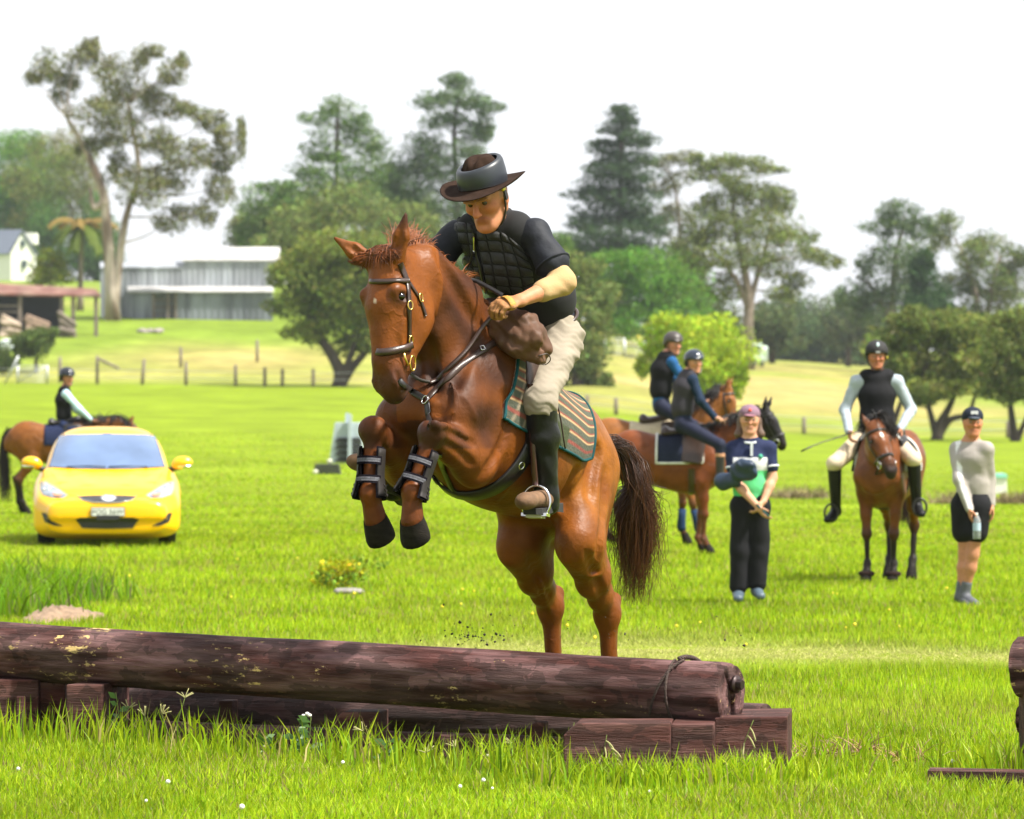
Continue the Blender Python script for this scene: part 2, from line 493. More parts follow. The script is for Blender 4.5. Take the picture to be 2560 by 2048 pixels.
def hairline(p, d0, L, droop, n=9, wob=.01):
    d = unit(d0); P = [np.asarray(p, float)]; w_ = rng.standard_normal(3) * wob
    for i in range(n - 1):
        d = unit(d + A(0, 0, -droop) / n + w_ * math.sin(i * 1.3) / max(L, .05) * .3)
        P.append(P[-1] + d * L / (n - 1))
    return np.array(P)
def head_prims(S, H, Mh, sc, cb, cd, cm):
    """horse head; Mh columns = (face normal, left, up along the head)"""
    T = lambda x, y, z: H + Mh @ (A(x * 1.0, y * 1.0, z * .93) * sc)
    X, Yv, Z = Mh[:, 0], Mh[:, 1], Mh[:, 2]
    q = sc
    S.cap(T(-.10, 0, -.02), T(-.085, 0, -.2), .075 * q, .085 * q, .092 * q, .095 * q, side=Yv, k=.04, col=cb)
    S.cap(T(-.085, 0, -.2), T(-.07, 0, -.43), .09 * q, .092 * q, .062 * q, .074 * q, side=Yv, k=.03, col=cb)
    S.cap(T(-.07, 0, -.43), T(-.072, 0, -.53), .06 * q, .07 * q, .054 * q, .056 * q, side=Yv, k=.03, col=cd)
    S.cap(T(-.075, 0, -.53), T(-.085, 0, -.565), .054 * q, .05 * q, .045 * q, .04 * q, side=Yv, k=.02, col=cm)
    S.ell(T(-.115, 0, -.535), A(.034, .036, .045) * q, Mh, k=.02, col=cm)
    for s in (1, -1):
        S.ell(T(-.17, .052 * s, -.19), A(.105, .038, .125) * q, Mh, k=.035, col=cb)
        S.cap(T(-.2, .045 * s, -.25), T(-.125, .03 * s, -.45), .035 * q, .045 * q, .022 * q, .03 * q, side=Yv, k=.04, col=cb)
        S.cap(T(-.075, .088 * s, -.215), T(-.06, .058 * s, -.33), .013 * q, k=.03, col=cb)
        S.ell(T(-.035, .078 * s, -.148), A(.03, .022, .026) * q, Mh, k=.025, col=cb)
        S.ell(T(-.048, .083 * s, -.178), A(.03, .018, .022) * q, Mh, k=.012, col=cd)
        S.cap(T(-.02, .076 * s, -.158), T(-.075, .09 * s, -.152), .011 * q, k=.012, col=cb)
        S.ell(T(-.046, .097 * s, -.175), A(.019, .014, .0135) * q, Mh, k=.008, col=A(.02, .012, .008), sub=True)
        S.ell(T(-.045, .046 * s, -.505), A(.03, .022, .042) * q, Mh, k=.02, col=cd)
        S.cap(T(-.034, .062 * s, -.488), T(-.05, .058 * s, -.525), .013 * q, .008 * q, .01 * q, .008 * q, side=X, k=.008, col=A(.012, .008, .007), sub=True)
    S.cap(T(-.07, -.05, -.553), T(-.07, .05, -.553), .004, k=.01, sub=True)

def ear_prims(S, T0, d, front, L, col, colin):
    d = unit(d); T0 = np.asarray(T0, float)
    e, f, n = frame(d, front)
    S.cap(T0 - d * .02, T0 + d * L * .45, .028 * L / .18, .034 * L / .18, .03 * L / .18, .036 * L / .18, side=f, k=.025, col=col)
    S.cap(T0 + d * L * .45, T0 + d * L, .03 * L / .18, .036 * L / .18, .007, .007, side=f, k=.012, col=col)
    S.cap(T0 + d * L * .18 + f * .034 * L / .18, T0 + d * L * .78 + f * .024 * L / .18, .021 * L / .18, .02 * L / .18, .011, .011, side=f, k=.008, col=colin, sub=True)

TR_X = [-1.13, -1.05, -.92, -.78, -.6, -.4, -.2, 0, .12, .24, .33]
TR_T = [-.30, -.15, -.065, -.035, -.055, -.095, -.06, -.005, -.06, -.22, -.34]
TR_B = [-.52, -.6, -.64, -.645, -.69, -.765, -.81, -.82, -.80, -.73, -.65]
TR_W = [.12, .185, .235, .25, .275, .295, .285, .255, .235, .205, .15]

def horse_body(S, O, M, sc, c, legs, neck, twid=1.0):
    """trunk, neck and legs; c = colours dict body, dark, belly, leg"""
    B = lambda x, y, z: O + M @ (A(x, y, z) * sc)
    F_, L_, U_ = M[:, 0], M[:, 1], M[:, 2]
    S.loft(O, M, np.array(TR_X) * sc, np.array(TR_T) * sc, np.array(TR_B) * sc, np.array(TR_W) * sc * twid, k=.05, col=c['body'])
    S.cap(B(-.5, 0, -.5), B(-.1, 0, -.6), .17 * sc, .2 * sc, .17 * sc, .19 * sc, side=L_, k=.06, col=c['belly'])
    for i in range(len(neck) - 1):
        (p0, a0, b0, s0), (p1, a1, b1, s1) = neck[i], neck[i + 1]
        S.cap(p0, p1, a0, b0, a1, b1, side=s0, k=.07 if i == 0 else .04, col=c['body'])
    for g in legs:
        s = g['s']
        if g['kind'] == 'fore':
            sh, el, kn, ft, co = [np.asarray(g[n], float) for n in ('shoulder', 'elbow', 'knee', 'fetlock', 'coronet')]
            fw = g.get('fw', F_)
            S.cap(B(-.02, .13 * s, -.16), sh, .13 * sc, .07 * sc, .115 * sc, .085 * sc, side=F_, k=.07, col=c['body'])
            S.cap(B(-.1, .17 * s, -.3), el, .11 * sc, .06 * sc, .085 * sc, .06 * sc, side=F_, k=.07, col=c['body'])
            S.cap(sh, el, .105 * sc, .085 * sc, .085 * sc, .075 * sc, side=fw, k=.06, col=c['body'])
            d = unit(kn - el); sd2 = unit(np.cross(d, L_))
            lw = g.get('lw', 1.0) * sc
            S.cap(el, el * .45 + kn * .55, .1 * lw, .078 * lw, .07 * lw, .058 * lw, side=fw, k=.045, col=c['body'])
            S.cap(el * .5 + kn * .5, kn, .066 * lw, .054 * lw, .045 * lw, .046 * lw, side=fw, k=.03, col=c['body'])
            S.ell(kn, A(.05, .05, .055) * lw, np.stack(frame(d, fw), 1), k=.03, col=c['leg'])
            g_dn = unit(ft - kn); bk = unit(np.cross(g_dn, np.cross(g_dn, -fw)))
            S.cap(kn, ft, .036 * lw, .034 * lw, .026 * lw, .025 * lw, side=fw, k=.025, col=c['leg'])
            bk = g.get('back', -fw); bk = unit(bk - g_dn * (bk @ g_dn))
            S.cap(kn + bk * .028 * lw, kn * .5 + ft * .5 + bk * .024 * lw, .02 * lw, .018 * lw, .014 * lw, k=.02, col=c['leg'])
            S.cap(kn * .5 + ft * .5 + bk * .024 * lw, ft + bk * .022 * lw, .014 * lw, .014 * lw, .016 * lw, k=.015, col=c['leg'])
            S.ell(ft, A(.04, .038, .038) * lw, k=.025, col=c['leg'])
            S.ell(ft + bk * .02 * lw, A(.024, .026, .026) * lw, k=.025, col=c['leg'])
            S.cap(ft, co, .034 * lw, .034 * lw, .045 * lw, .045 * lw, k=.025, col=c['leg'])
        else:
            hp, st, hk, ft, co = [np.asarray(g[n], float) for n in ('hip', 'stifle', 'hock', 'fetlock', 'coronet')]
            fw = g.get('fw', F_); lw = g.get('lw', 1.0) * sc
            S.ell(B(-.83, .1 * s, -.3), A(.25, .13, .26) * sc, M, k=.08, col=c['body'])
            S.cap(hp, st, .2 * sc, .125 * sc, .122 * sc, .088 * sc, side=fw, k=.08, col=c['body'])
            mid = st * .5 + hk * .5; lo3 = st * .25 + hk * .75
            S.cap(B(-1.0, .095 * s, -.26), mid, .1 * sc, .085 * sc, .06 * lw, .052 * lw, side=F_, k=.08, col=c['body'])
            S.cap(st, mid, .112 * lw, .08 * lw, .074 * lw, .055 * lw, side=fw, k=.06, col=c['body'])
            S.cap(mid, lo3, .074 * lw, .055 * lw, .054 * lw, .043 * lw, side=fw, k=.04, col=c['body'])
            S.cap(lo3, hk, .054 * lw, .043 * lw, .05 * lw, .042 * lw, side=fw, k=.035, col=c['body'])
            d = unit(ft - hk); bk = g.get('back', -fw); bk = unit(bk - d * (bk @ d)); pt = hk + bk * .062 * lw - d * .05 * lw
            S.cap(hk, pt, .04 * lw, .034 * lw, .026 * lw, .024 * lw, k=.03, col=c['leg'])
            S.cap(mid + bk * .06 * lw, pt, .024 * lw, .022 * lw, .018 * lw, k=.03, col=c['body'])
            S.ell(hk, A(.054, .048, .062) * lw, k=.035, col=c['leg'])
            S.cap(hk, ft, .042 * lw, .037 * lw, .029 * lw, .029 * lw, side=fw, k=.035, col=c['leg'])
            S.cap(pt, hk * .5 + ft * .5 + bk * .028 * lw, .026 * lw, .024 * lw, .017 * lw, k=.025, col=c['leg'])
            S.cap(hk * .5 + ft * .5 + bk * .028 * lw, ft + bk * .024 * lw, .017 * lw, .017 * lw, .018 * lw, k=.02, col=c['leg'])
            S.ell(ft, A(.043, .041, .041) * lw, k=.03, col=c['leg'])
            S.cap(ft, co, .037 * lw, .037 * lw, .047 * lw, .047 * lw, k=.025, col=c['leg'])
def hoof_mesh(co, tip, fw, sc=1.0, n=16):
    """hoof: wall flaring from the coronet to a flat sole with a rim"""
    e, f, s = frame(np.asarray(tip) - co, fw)
    L = np.linalg.norm(np.asarray(tip) - co); V = []; F = []
    for (t, r, off) in ((-.01, .049, -.002), (.3 * L, .056, .004), (.72 * L, .061, .010), (.93 * L, .060, .012), (L, .05, .012), (L * .95, .02, .01)):
        for k in range(n):
            a = 2 * math.pi * k / n
            back = .84 if math.cos(a) < -.3 else 1.0
            V.append(np.asarray(co) + e * t + (f * (math.cos(a) * r * 1.08 * back + off) + s * math.sin(a) * r) * sc)
    for i in range(5):
        for k in range(n):
            F.append([i * n + k, i * n + (k + 1) % n, (i + 1) * n + (k + 1) % n, (i + 1) * n + k])
    F.append([5 * n + k for k in range(n)])
    return np.array(V), F
def eyeball(c, r, n=10):
    V = [A(0, 0, 1)]; 
    for i in range(1, n):
        for k in range(2 * n):
            a = math.pi * i / n; b = math.pi * k / n
            V.append(A(math.sin(a) * math.cos(b), math.sin(a) * math.sin(b), math.cos(a)))
    V.append(A(0, 0, -1)); m = 2 * n; F = []
    for k in range(m):
        F.append([0, 1 + k, 1 + (k + 1) % m]); F.append([len(V) - 1, 1 + (n - 2) * m + (k + 1) % m, 1 + (n - 2) * m + k])
    for i in range(n - 2):
        for k in range(m):
            F.append([1 + i * m + k, 1 + (i + 1) * m + k, 1 + (i + 1) * m + (k + 1) % m, 1 + i * m + (k + 1) % m])
    return np.array(V) * r + np.asarray(c), F

def coat_mat(name, rough=.42, wet=None, bumpy=.15, sheen=.15):
    """horse coat: colour comes with the mesh; fine hair grain, sweat-wet sheen in patches"""
    m = mat(name, rough=rough, var=.24, scale=11, vcol=True, bump=bumpy, bscale=55, spec=.17)
    N = m.node_tree.nodes; L = m.node_tree.links; b = N['Principled BSDF']
    tc = N.new('ShaderNodeTexCoord'); n = N.new('ShaderNodeTexNoise'); n.inputs['Scale'].default_value = 4.2; n.inputs['Detail'].default_value = 7
    L.new(tc.outputs['Object'], n.inputs['Vector'])
    r = N.new('ShaderNodeMapRange'); r.inputs['From Min'].default_value = .38; r.inputs['From Max'].default_value = .62
    r.inputs['To Min'].default_value = rough - .14; r.inputs['To Max'].default_value = rough + .1
    L.new(n.outputs['Fac'], r.inputs['Value']); L.new(r.outputs[0], b.inputs['Roughness'])
    # thin winding veins and sweat runs as fine relief
    nv = N.new('ShaderNodeTexNoise'); nv.inputs['Scale'].default_value = 5.5; nv.inputs['Detail'].default_value = 2.5; L.new(tc.outputs['Object'], nv.inputs['Vector'])
    s1 = N.new('ShaderNodeMath'); s1.operation = 'SUBTRACT'; s1.inputs[1].default_value = .5; L.new(nv.outputs['Fac'], s1.inputs[0])
    s2 = N.new('ShaderNodeMath'); s2.operation = 'ABSOLUTE'; L.new(s1.outputs[0], s2.inputs[0])
    s3 = N.new('ShaderNodeMapRange'); s3.inputs['From Min'].default_value = 0.; s3.inputs['From Max'].default_value = .016; s3.inputs['To Min'].default_value = 1.; s3.inputs['To Max'].default_value = 0.; s3.interpolation_type = 'SMOOTHSTEP'; L.new(s2.outputs[0], s3.inputs['Value'])
    nm = N.new('ShaderNodeTexNoise'); nm.inputs['Scale'].default_value = 3.1; L.new(tc.outputs['Object'], nm.inputs['Vector'])
    s4 = N.new('ShaderNodeMapRange'); s4.inputs['From Min'].default_value = .48; s4.inputs['From Max'].default_value = .58; L.new(nm.outputs['Fac'], s4.inputs['Value'])
    s5 = N.new('ShaderNodeMath'); s5.operation = 'MULTIPLY'; L.new(s3.outputs[0], s5.inputs[0]); L.new(s4.outputs[0], s5.inputs[1])
    bv = N.new('ShaderNodeBump'); bv.inputs['Strength'].default_value = .16; bv.inputs['Distance'].default_value = .012; L.new(s5.outputs[0], bv.inputs['Height'])
    old = b.inputs['Normal'].links[0].from_socket; L.new(old, bv.inputs['Normal']); L.new(bv.outputs[0], b.inputs['Normal'])
    return m
M_HOOF = mat('hoof_horn', (.013, .0105, .0085), .8, spec=.15, var=.5, scale=14, stretch=(1, 1, 3), bump=.3)
M_EYE = mat('horse_eye', (.006, .004, .003), .06, var=0, spec=.6)
M_HAIR = mat('horse_hair', rough=.42, vcol=True, var=.1, scale=20, spec=.4)
M_LEATHER = mat('brown_leather', (.035, .018, .013), .36, var=.25, scale=30, bump=.12, bscale=180, spec=.5)
M_BLACKL = mat('black_leather', (.014, .012, .012), .36, var=.25, scale=30, bump=.15, bscale=120, spec=.5)
M_STEEL = mat('polished_steel', (.62, .62, .62), .18, metal=1., var=.05)
M_BRASS = mat('brass', (.75, .5, .14), .25, metal=1., var=.05)
# ------------------------------------------------------------------ trees
def leaf_mat(name, trans=.3):
    return mat(name, rough=.7, vcol=True, var=.25, scale=.8, spec=.15, trans=trans)
M_LEAF = leaf_mat('leaves'); M_BARK = mat('bark_dark', (.055, .042, .032), .95, var=.35, scale=3, bump=.8, bscale=8, stretch=(1, 1, .3))
M_PALE = mat('bark_pale', (.42, .35, .29), .85, var=.3, scale=1.2, bump=.3, bscale=4, stretch=(1, 1, .3), color2=(.16, .11, .08), c2scale=.8)
M_GREYB = mat('bark_grey', (.20, .16, .13), .9, var=.3, scale=1.5, bump=.5, bscale=5, stretch=(1, 1, .3))
def cards(cen, rad, n, size, col, rngx, hang=.0, jit=.3, asp=.55, shell=.55):
    """leaf sprays: small bent quads spread through ellipsoids"""
    d = rngx.standard_normal((n, 3)); d /= np.linalg.norm(d, axis=1)[:, None]
    r = rngx.random(n) ** (1 / 3.) ; r = shell + (1 - shell) * r - (rngx.random(n) < .25) * rngx.random(n) * .5
    P = cen + d * r[:, None] * rad * (1 + .16 * np.sin(7 * d[:, :1] + 5 * d[:, 2:3]) + .1 * rngx.standard_normal((n, 1)))
    t = rngx.standard_normal((n, 3)) + d * .4; t[:, 2] -= hang; t /= np.linalg.norm(t, axis=1)[:, None]
    s = np.cross(t, rngx.standard_normal((n, 3))); s /= np.linalg.norm(s, axis=1)[:, None]
    L = size * (.6 + .8 * rngx.random((n, 1))); w_ = L * asp
    nn = np.cross(t, s)
    V = np.stack([P - t * L * .5, P + s * w_ * .5 + nn * L * .12, P + t * L * .5, P - s * w_ * .5 + nn * L * .12], 1)
    c = np.asarray(col) * np.clip(1 + jit * rngx.standard_normal((n, 1)), .35, 1.9) * (1 + .12 * rngx.standard_normal((n, 3)).clip(-2, 2))
    return V.reshape(-1, 3), np.repeat(np.clip(c, .004, 1), 4, 0)
def tree(name, label, base, Y, trunk, blobs, col, size=.42, dens=1.0, bark=None, hang=.3, group=None, col2=None, tr=.3, jit=.3, asp=.55, limbs=True, seed=0, shell=.55, cat='tree', dscale=1.0, grow=1.17):
    """base=(u,v), trunk = px path, blobs = (u,v,ru,rv) in photo pixels at distance Y"""
    rx = np.random.default_rng(seed + int(base[0])); s = Y / FPX
    bp_ = px(base[0], base[1], Y); bp_[2] = g1(bp_[0], bp_[1])
    root = thing(name, label, cat, tuple(bp_), group)
    Vs, Cs = [], []; cents = []
    for (u, v, ru, rv) in blobs:
        ru, rv = ru * grow, rv * grow; fine = size * .78
        dy = rx.standard_normal() * .35 * ru * s * dscale
        c = px(u, v, Y); c[1] += dy; rad = A(ru * s, (ru + rv) * .5 * s * dscale, rv * s); cents.append(c)
        sub = max(1, int(ru * rv * s * s / 6))
        area = 4 * math.pi * ((ru * s * rv * s) ** .8) ** 1.0
        n = int(max(120, area * dens * 2.6 / (fine * fine * asp)))
        nb = 5 + int(min(8, 2.2 * ru * s))
        for q in range(nb):                   # each mass is a cluster of smaller clumps
            o_ = rx.standard_normal(3); o_ *= (.55 + .3 * rx.random()) / np.linalg.norm(o_)
            f_ = .34 + .26 * rx.random() if q else .78
            cc = col if col2 is None else np.asarray(col) * (1 - (k_ := rx.random())) + np.asarray(col2) * k_
            v_, c_ = cards(c + (o_ if q else 0) * rad, rad * f_, int(n / nb * (2.4 if not q else .85)), fine, cc, rx, hang, jit, asp, shell); Vs.append(v_); Cs.append(c_ * A(1.72, 1.74, 1.05))
    V = np.vstack(Vs); C = np.vstack(Cs); F = np.arange(len(V)).reshape(-1, 4)
    mk('crown', V, F, M_LEAF, root, smooth=False, col=C)
    if trunk:
        bark = bark or M_BARK
        for si, path in enumerate(trunk):
            P = smoothline([px(u, v, Y + .01 * i) for i, (u, v) in enumerate(path)], 12) if len(path) > 2 else np.array([px(*p, Y) for p in path])
            if si == 0 or path[0] == trunk[0][0]: P[0][2] = min(P[0][2], bp_[2] - .2)
            rr = np.linspace(tr, tr * .35, len(P)) * (1 if si == 0 else .7); rr[0] *= 1.35
            v_, f_ = tube(P, rr, 9); mk('trunk' if si == 0 else 'limb', v_, f_, bark, root)
        if limbs:
            top = np.vstack([smoothline([px(u, v, Y) for (u, v) in path], 9) if len(path) > 2 else np.array([px(*p, Y) for p in path]) for path in trunk])
            br = []
            for c in cents:
                d2 = np.linalg.norm((top - c) * A(1, .3, 1), axis=1) + 1.5 * np.maximum(0, top[:, 2] - c[2] + .8)
                k = int(np.argmin(d2)); p = top[k]
                mid = p * .5 + c * .5 + A(*(rx.standard_normal(3) * .25)) - A(0, 0, .06 * np.linalg.norm(c - p))
                v_, f_ = tube(smoothline([p, mid, c], 7), np.linspace(tr * .17, tr * .04, 7), 5); mk('branch', v_, f_, bark, root)
    return root
OLIVE, OLIVE2 = A(.105, .105, .06), A(.075, .082, .04)
tree('gum_tree', 'tall sparse gum tree with pale forked trunk in front of the iron shed', (285, 792), 352,
     [[(282, 795), (274, 660), (266, 560), (258, 480), (225, 400), (205, 360), (170, 300)], [(282, 795), (300, 640), (318, 530), (348, 440), (335, 340), (320, 260)], [(262, 505), (235, 520), (225, 470)]],
     [(140, 165, 52, 42), (85, 188, 24, 26), (205, 135, 34, 34), (238, 125, 12, 34), (285, 185, 56, 44), (325, 235, 60, 52), (160, 220, 40, 36), (240, 285, 60, 40), (350, 150, 26, 26), (388, 128, 30, 18), (428, 185, 40, 30), (455, 150, 18, 22),
      (398, 262, 48, 34), (462, 275, 36, 30), (525, 300, 34, 36), (562, 345, 26, 36), (600, 345, 14, 60), (548, 395, 44, 34), (480, 400, 60, 40), (415, 445, 60, 40), (545, 470, 40, 40), (430, 545, 55, 34), (360, 470, 60, 44), (305, 330, 66, 48), (228, 365, 40, 26), (515, 530, 30, 34), (385, 350, 60, 36), (300, 420, 40, 40)],
     OLIVE, .40, .62, M_PALE, .6, col2=OLIVE2, tr=.6, asp=.42, seed=1, group='gum trees on the hill')
tree('broadleaf_tree', 'dense green tree at the left edge above the white house', (20, 690), 610, [[(20, 695), (20, 500)]], [(20, 420, 90, 80), (70, 500, 80, 70), (0, 540, 70, 60), (60, 360, 60, 40)], A(.085, .17, .028), .5, 1.0, col2=A(.05, .11, .02), seed=2, tr=.5)
tree('broadleaf_tree', 'green tree with olive patches behind the pale gum', (150, 700), 600, [[(150, 700), (155, 500)]], [(130, 375, 80, 45), (190, 420, 60, 70), (120, 460, 80, 60), (190, 520, 70, 60), (100, 560, 60, 50), (240, 600, 50, 50)], A(.07, .11, .028), .48, 1.0, col2=A(.11, .10, .04), seed=3, tr=.5)
tree('dark_leafy_tree', 'dark leafy tree behind the palm between house and shed', (200, 715), 580, [[(200, 715), (200, 650)]], [(150, 620, 60, 50), (210, 640, 60, 50), (120, 560, 50, 50), (260, 660, 40, 40), (230, 560, 40, 60)], A(.04, .085, .022), .45, 1.0, seed=4, tr=.4)  # leaves are a dark green of their own
tree('yellow_bush', 'yellow green bushy tree beside the white house', (125, 720), 400, [[(125, 722), (125, 690)]], [(122, 655, 34, 30), (135, 690, 46, 24), (105, 690, 26, 22)], A(.12, .14, .02), .4, 1.0, seed=5, tr=.2)
tree('olive_tree', 'loose grey green tree above the shed roof', (660, 700), 400, [[(660, 720), (660, 560), (690, 500)]], [(700, 470, 46, 24), (640, 520, 44, 44), (700, 530, 50, 50), (615, 590, 34, 40), (680, 600, 60, 44)], A(.06, .10, .035), .42, .75, seed=6)
tree('pine_tree', 'airy pine with a straight trunk left of the rider', (842, 640), 420, [[(838, 700), (840, 520), (843, 300), (846, 255)]],
     [(848, 268, 46, 26), (800, 298, 46, 22), (890, 305, 42, 24), (845, 330, 66, 26), (915, 345, 48, 22), (790, 372, 46, 24), (870, 385, 70, 28), (820, 420, 80, 28), (905, 430, 60, 28), (770, 440, 40, 24), (845, 470, 90, 30), (950, 380, 40, 30)], A(.07, .115, .03), .38, .55, hang=0, col2=A(.05, .09, .03), seed=7, tr=.35)
tree('pine_tree', 'tallest dark pine with spreading top behind the hat', (1140, 640), 425, [[(1140, 720), (1142, 480), (1135, 340), (1145, 240)]],
     [(1150, 208, 44, 26), (1085, 262, 50, 26), (1160, 250, 60, 24), (1225, 268, 36, 18), (1215, 320, 26, 36), (1110, 310, 60, 30), (1180, 330, 44, 26), (1060, 372, 66, 34), (1130, 390, 66, 34), (1035, 420, 60, 30), (1100, 450, 90, 40), (1020, 470, 60, 36), (1140, 520, 70, 50), (980, 430, 40, 30)], A(.045, .075, .035), .4, .75, hang=0, seed=8, tr=.45)
tree('hazy_tree', 'broad grey green tree mass behind the round olive tree', (880, 720), 380, [[(880, 740), (880, 600)]], [(880, 520, 110, 50), (770, 560, 80, 50), (990, 550, 90, 50), (700, 620, 60, 50), (950, 620, 110, 50), (820, 620, 90, 50), (1060, 600, 60, 60)], A(.105, .125, .05), .5, .9, col2=A(.075, .10, .04), seed=9, tr=.4)
tree('olive_tree', 'round olive tree with forked dark trunk at the paddock fence, left of the horse', (845, 968), 272, [[(848, 972), (850, 930), (825, 880), (790, 830), (770, 760)], [(848, 972), (862, 930), (880, 880), (900, 820)], [(848, 972), (880, 920), (920, 870), (940, 800)]],
     [(860, 600, 80, 36), (790, 650, 80, 50), (920, 660, 80, 56), (720, 690, 60, 44), (850, 710, 100, 60), (960, 740, 70, 60), (740, 770, 70, 46), (850, 800, 110, 54), (950, 830, 60, 46), (760, 830, 50, 30), (890, 860, 60, 26)], A(.12, .14, .04), .34, 1.0, hang=.2, col2=A(.075, .10, .035), seed=10, tr=.55, group='olive trees along the paddock fence')
tree('olive_tree', 'drooping grey green tree directly right of the rider', (1440, 960), 268, [[(1440, 990), (1445, 850), (1450, 760)]], [(1450, 690, 56, 46), (1500, 745, 52, 50), (1420, 770, 60, 50), (1500, 830, 36, 50), (1440, 850, 70, 50), (1480, 910, 44, 44), (1430, 930, 50, 34), (1400, 700, 50, 60), (1515, 955, 22, 22)], A(.095, .12, .05), .34, 1.0, hang=.8, col2=A(.07, .095, .04), seed=11, tr=.4)
tree('green_tree', 'green tree behind the rider between pine and conifer', (1330, 800), 360, [[(1330, 820), (1330, 700)]], [(1330, 690, 110, 70), (1250, 720, 90, 70), (1390, 620, 44, 44), (1380, 720, 60, 60), (1200, 640, 60, 60)], A(.055, .10, .025), .45, 1.0, seed=12, tr=.35)
tree('dark_conifer', 'tall dark layered conifer right of the rider', (1550, 800), 430, [[(1552, 840), (1550, 560), (1555, 300)]],
     [(1560, 288, 34, 20), (1548, 318, 56, 22), (1585, 345, 50, 22), (1520, 365, 52, 20), (1560, 395, 72, 24), (1505, 425, 60, 22), (1590, 440, 56, 26), (1540, 462, 84, 26), (1490, 490, 62, 22), (1590, 505, 70, 30), (1540, 535, 104, 30), (1470, 555, 52, 22), (1560, 580, 110, 34), (1620, 560, 40, 24), (1480, 610, 80, 34), (1570, 630, 100, 30)], A(.028, .05, .03), .42, 1.05, hang=.1, seed=13, tr=.5)
tree('thin_gum', 'thin see-through gum between conifer and big gum', (1700, 800), 440, [[(1690, 830), (1700, 650), (1690, 480), (1665, 420)]], [(1655, 405, 44, 20), (1700, 395, 40, 18), (1690, 450, 36, 26), (1650, 470, 36, 24), (1705, 540, 36, 34), (1680, 600, 50, 24), (1665, 545, 30, 30)], A(.08, .085, .045), .36, .5, M_GREYB, .4, seed=14, tr=.28)
tree('gum_tree', 'big spreading gum with bare grey trunk on the right skyline', (1868, 830), 388, [[(1868, 850), (1872, 760), (1862, 680), (1840, 580), (1830, 480)], [(1868, 850), (1880, 740), (1910, 640), (1930, 540)], [(1872, 770), (1840, 700), (1780, 620)]],
     [(1762, 432, 40, 24), (1738, 402, 22, 18), (1808, 412, 40, 26), (1872, 415, 54, 22), (1928, 425, 38, 12), (1830, 470, 66, 34), (1890, 495, 66, 40), (1780, 525, 48, 40), (1958, 500, 36, 36), (1825, 565, 80, 40), (1905, 575, 80, 44), (1975, 600, 60, 30), (2022, 635, 46, 22), (2072, 655, 32, 20), (1850, 645, 80, 34), (1930, 660, 66, 34), (1985, 705, 38, 22), (1760, 640, 56, 50), (1705, 655, 46, 44), (1945, 735, 44, 22), (1800, 725, 60, 34), (1740, 590, 40, 30)],
     A(.075, .095, .045), .4, .72, M_GREYB, .5, col2=A(.10, .12, .04), seed=15, tr=.6, group='gum trees on the hill')
tree('broadleaf_tree', 'rounded mid green tree below the dark conifer', (1620, 880), 345, [[(1620, 890), (1620, 760)]], [(1555, 655, 74, 36), (1640, 690, 100, 54), (1560, 740, 84, 56), (1690, 750, 70, 56), (1620, 800, 110, 44), (1530, 800, 60, 40)], A(.06, .13, .024), .42, 1.0, seed=16, tr=.35)
tree('young_tree', 'bright yellow green young tree behind the two mounted riders', (1745, 1000), 205, [[(1745, 1010), (1742, 900), (1735, 850)]], [(1690, 815, 56, 26), (1775, 835, 60, 34), (1680, 870, 54, 44), (1760, 895, 80, 50), (1820, 920, 40, 40), (1700, 940, 70, 40), (1790, 960, 60, 30), (1608, 918, 20, 18), (1650, 800, 20, 12)], A(.21, .27, .03), .26, .95, hang=.1, seed=17, tr=.12, grow=1.4)
for i, (u, v, ru, rv, lab) in enumerate(((1915, 840, 52, 70, 'hazy dark tree in the far belt beside the big gum trunk'), (1985, 825, 50, 78, 'far dark tree rising behind the rider with the whip'), (2050, 850, 52, 62, 'lowest rounded tree in the far dark belt'), (2120, 835, 52, 76, 'far dark tree left of the black riding helmet'), (2190, 850, 50, 70, 'far dark tree directly behind the black riding helmet'), (1850, 860, 40, 40, 'small far tree at the left end of the dark belt'))):
    tree('belt_tree', lab, (u, 935), 520, [[(u, 945), (u, v)]], [(u - 8, v, ru, rv), (u + 20, v + 30, ru * .7, rv * .7), (u - 24, v + 34, ru * .6, rv * .6)], A(.045, .07, .04), .6, 1.0, seed=20 + i, group='far dark tree belt', tr=.3)
tree('gum_tree', 'gum with rounded clumps right of the gap, above the helmet', (2225, 880), 410, [[(2225, 900), (2230, 760), (2240, 640), (2260, 560)], [(2228, 800), (2180, 720), (2140, 690)]],
     [(2205, 570, 48, 26), (2255, 530, 50, 32), (2300, 575, 40, 36), (2235, 640, 66, 40), (2172, 665, 30, 26), (2130, 735, 42, 44), (2235, 720, 60, 54), (2290, 670, 50, 44), (2180, 770, 50, 40), (2290, 760, 60, 40)], A(.05, .08, .04), .42, .8, M_GREYB, .4, seed=30, tr=.5, group='gum trees on the hill')
tree('gum_tree', 'olive toned gum at the right edge behind the cypress', (2450, 860), 420, [[(2450, 900), (2440, 740), (2400, 620)], [(2450, 900), (2480, 720), (2500, 640)]],
     [(2368, 565, 38, 30), (2352, 600, 34, 34), (2425, 635, 56, 34), (2480, 610, 56, 30), (2532, 655, 36, 40), (2455, 690, 70, 40), (2400, 715, 56, 36), (2525, 725, 50, 40), (2470, 750, 80, 30), (2560, 640, 30, 30)], A(.085, .10, .045), .42, .75, M_GREYB, .4, col2=A(.06, .09, .035), seed=31, tr=.5, group='gum trees on the hill')
tree('cypress', 'dense dark cone shaped cypress above the olive trees', (2318, 850), 390, [[(2318, 870), (2318, 800)]], [(2312, 655, 24, 26), (2315, 690, 36, 36), (2318, 730, 46, 40), (2320, 775, 52, 40)], A(.02, .045, .018), .4, 1.6, hang=-.8, seed=32, tr=.3)
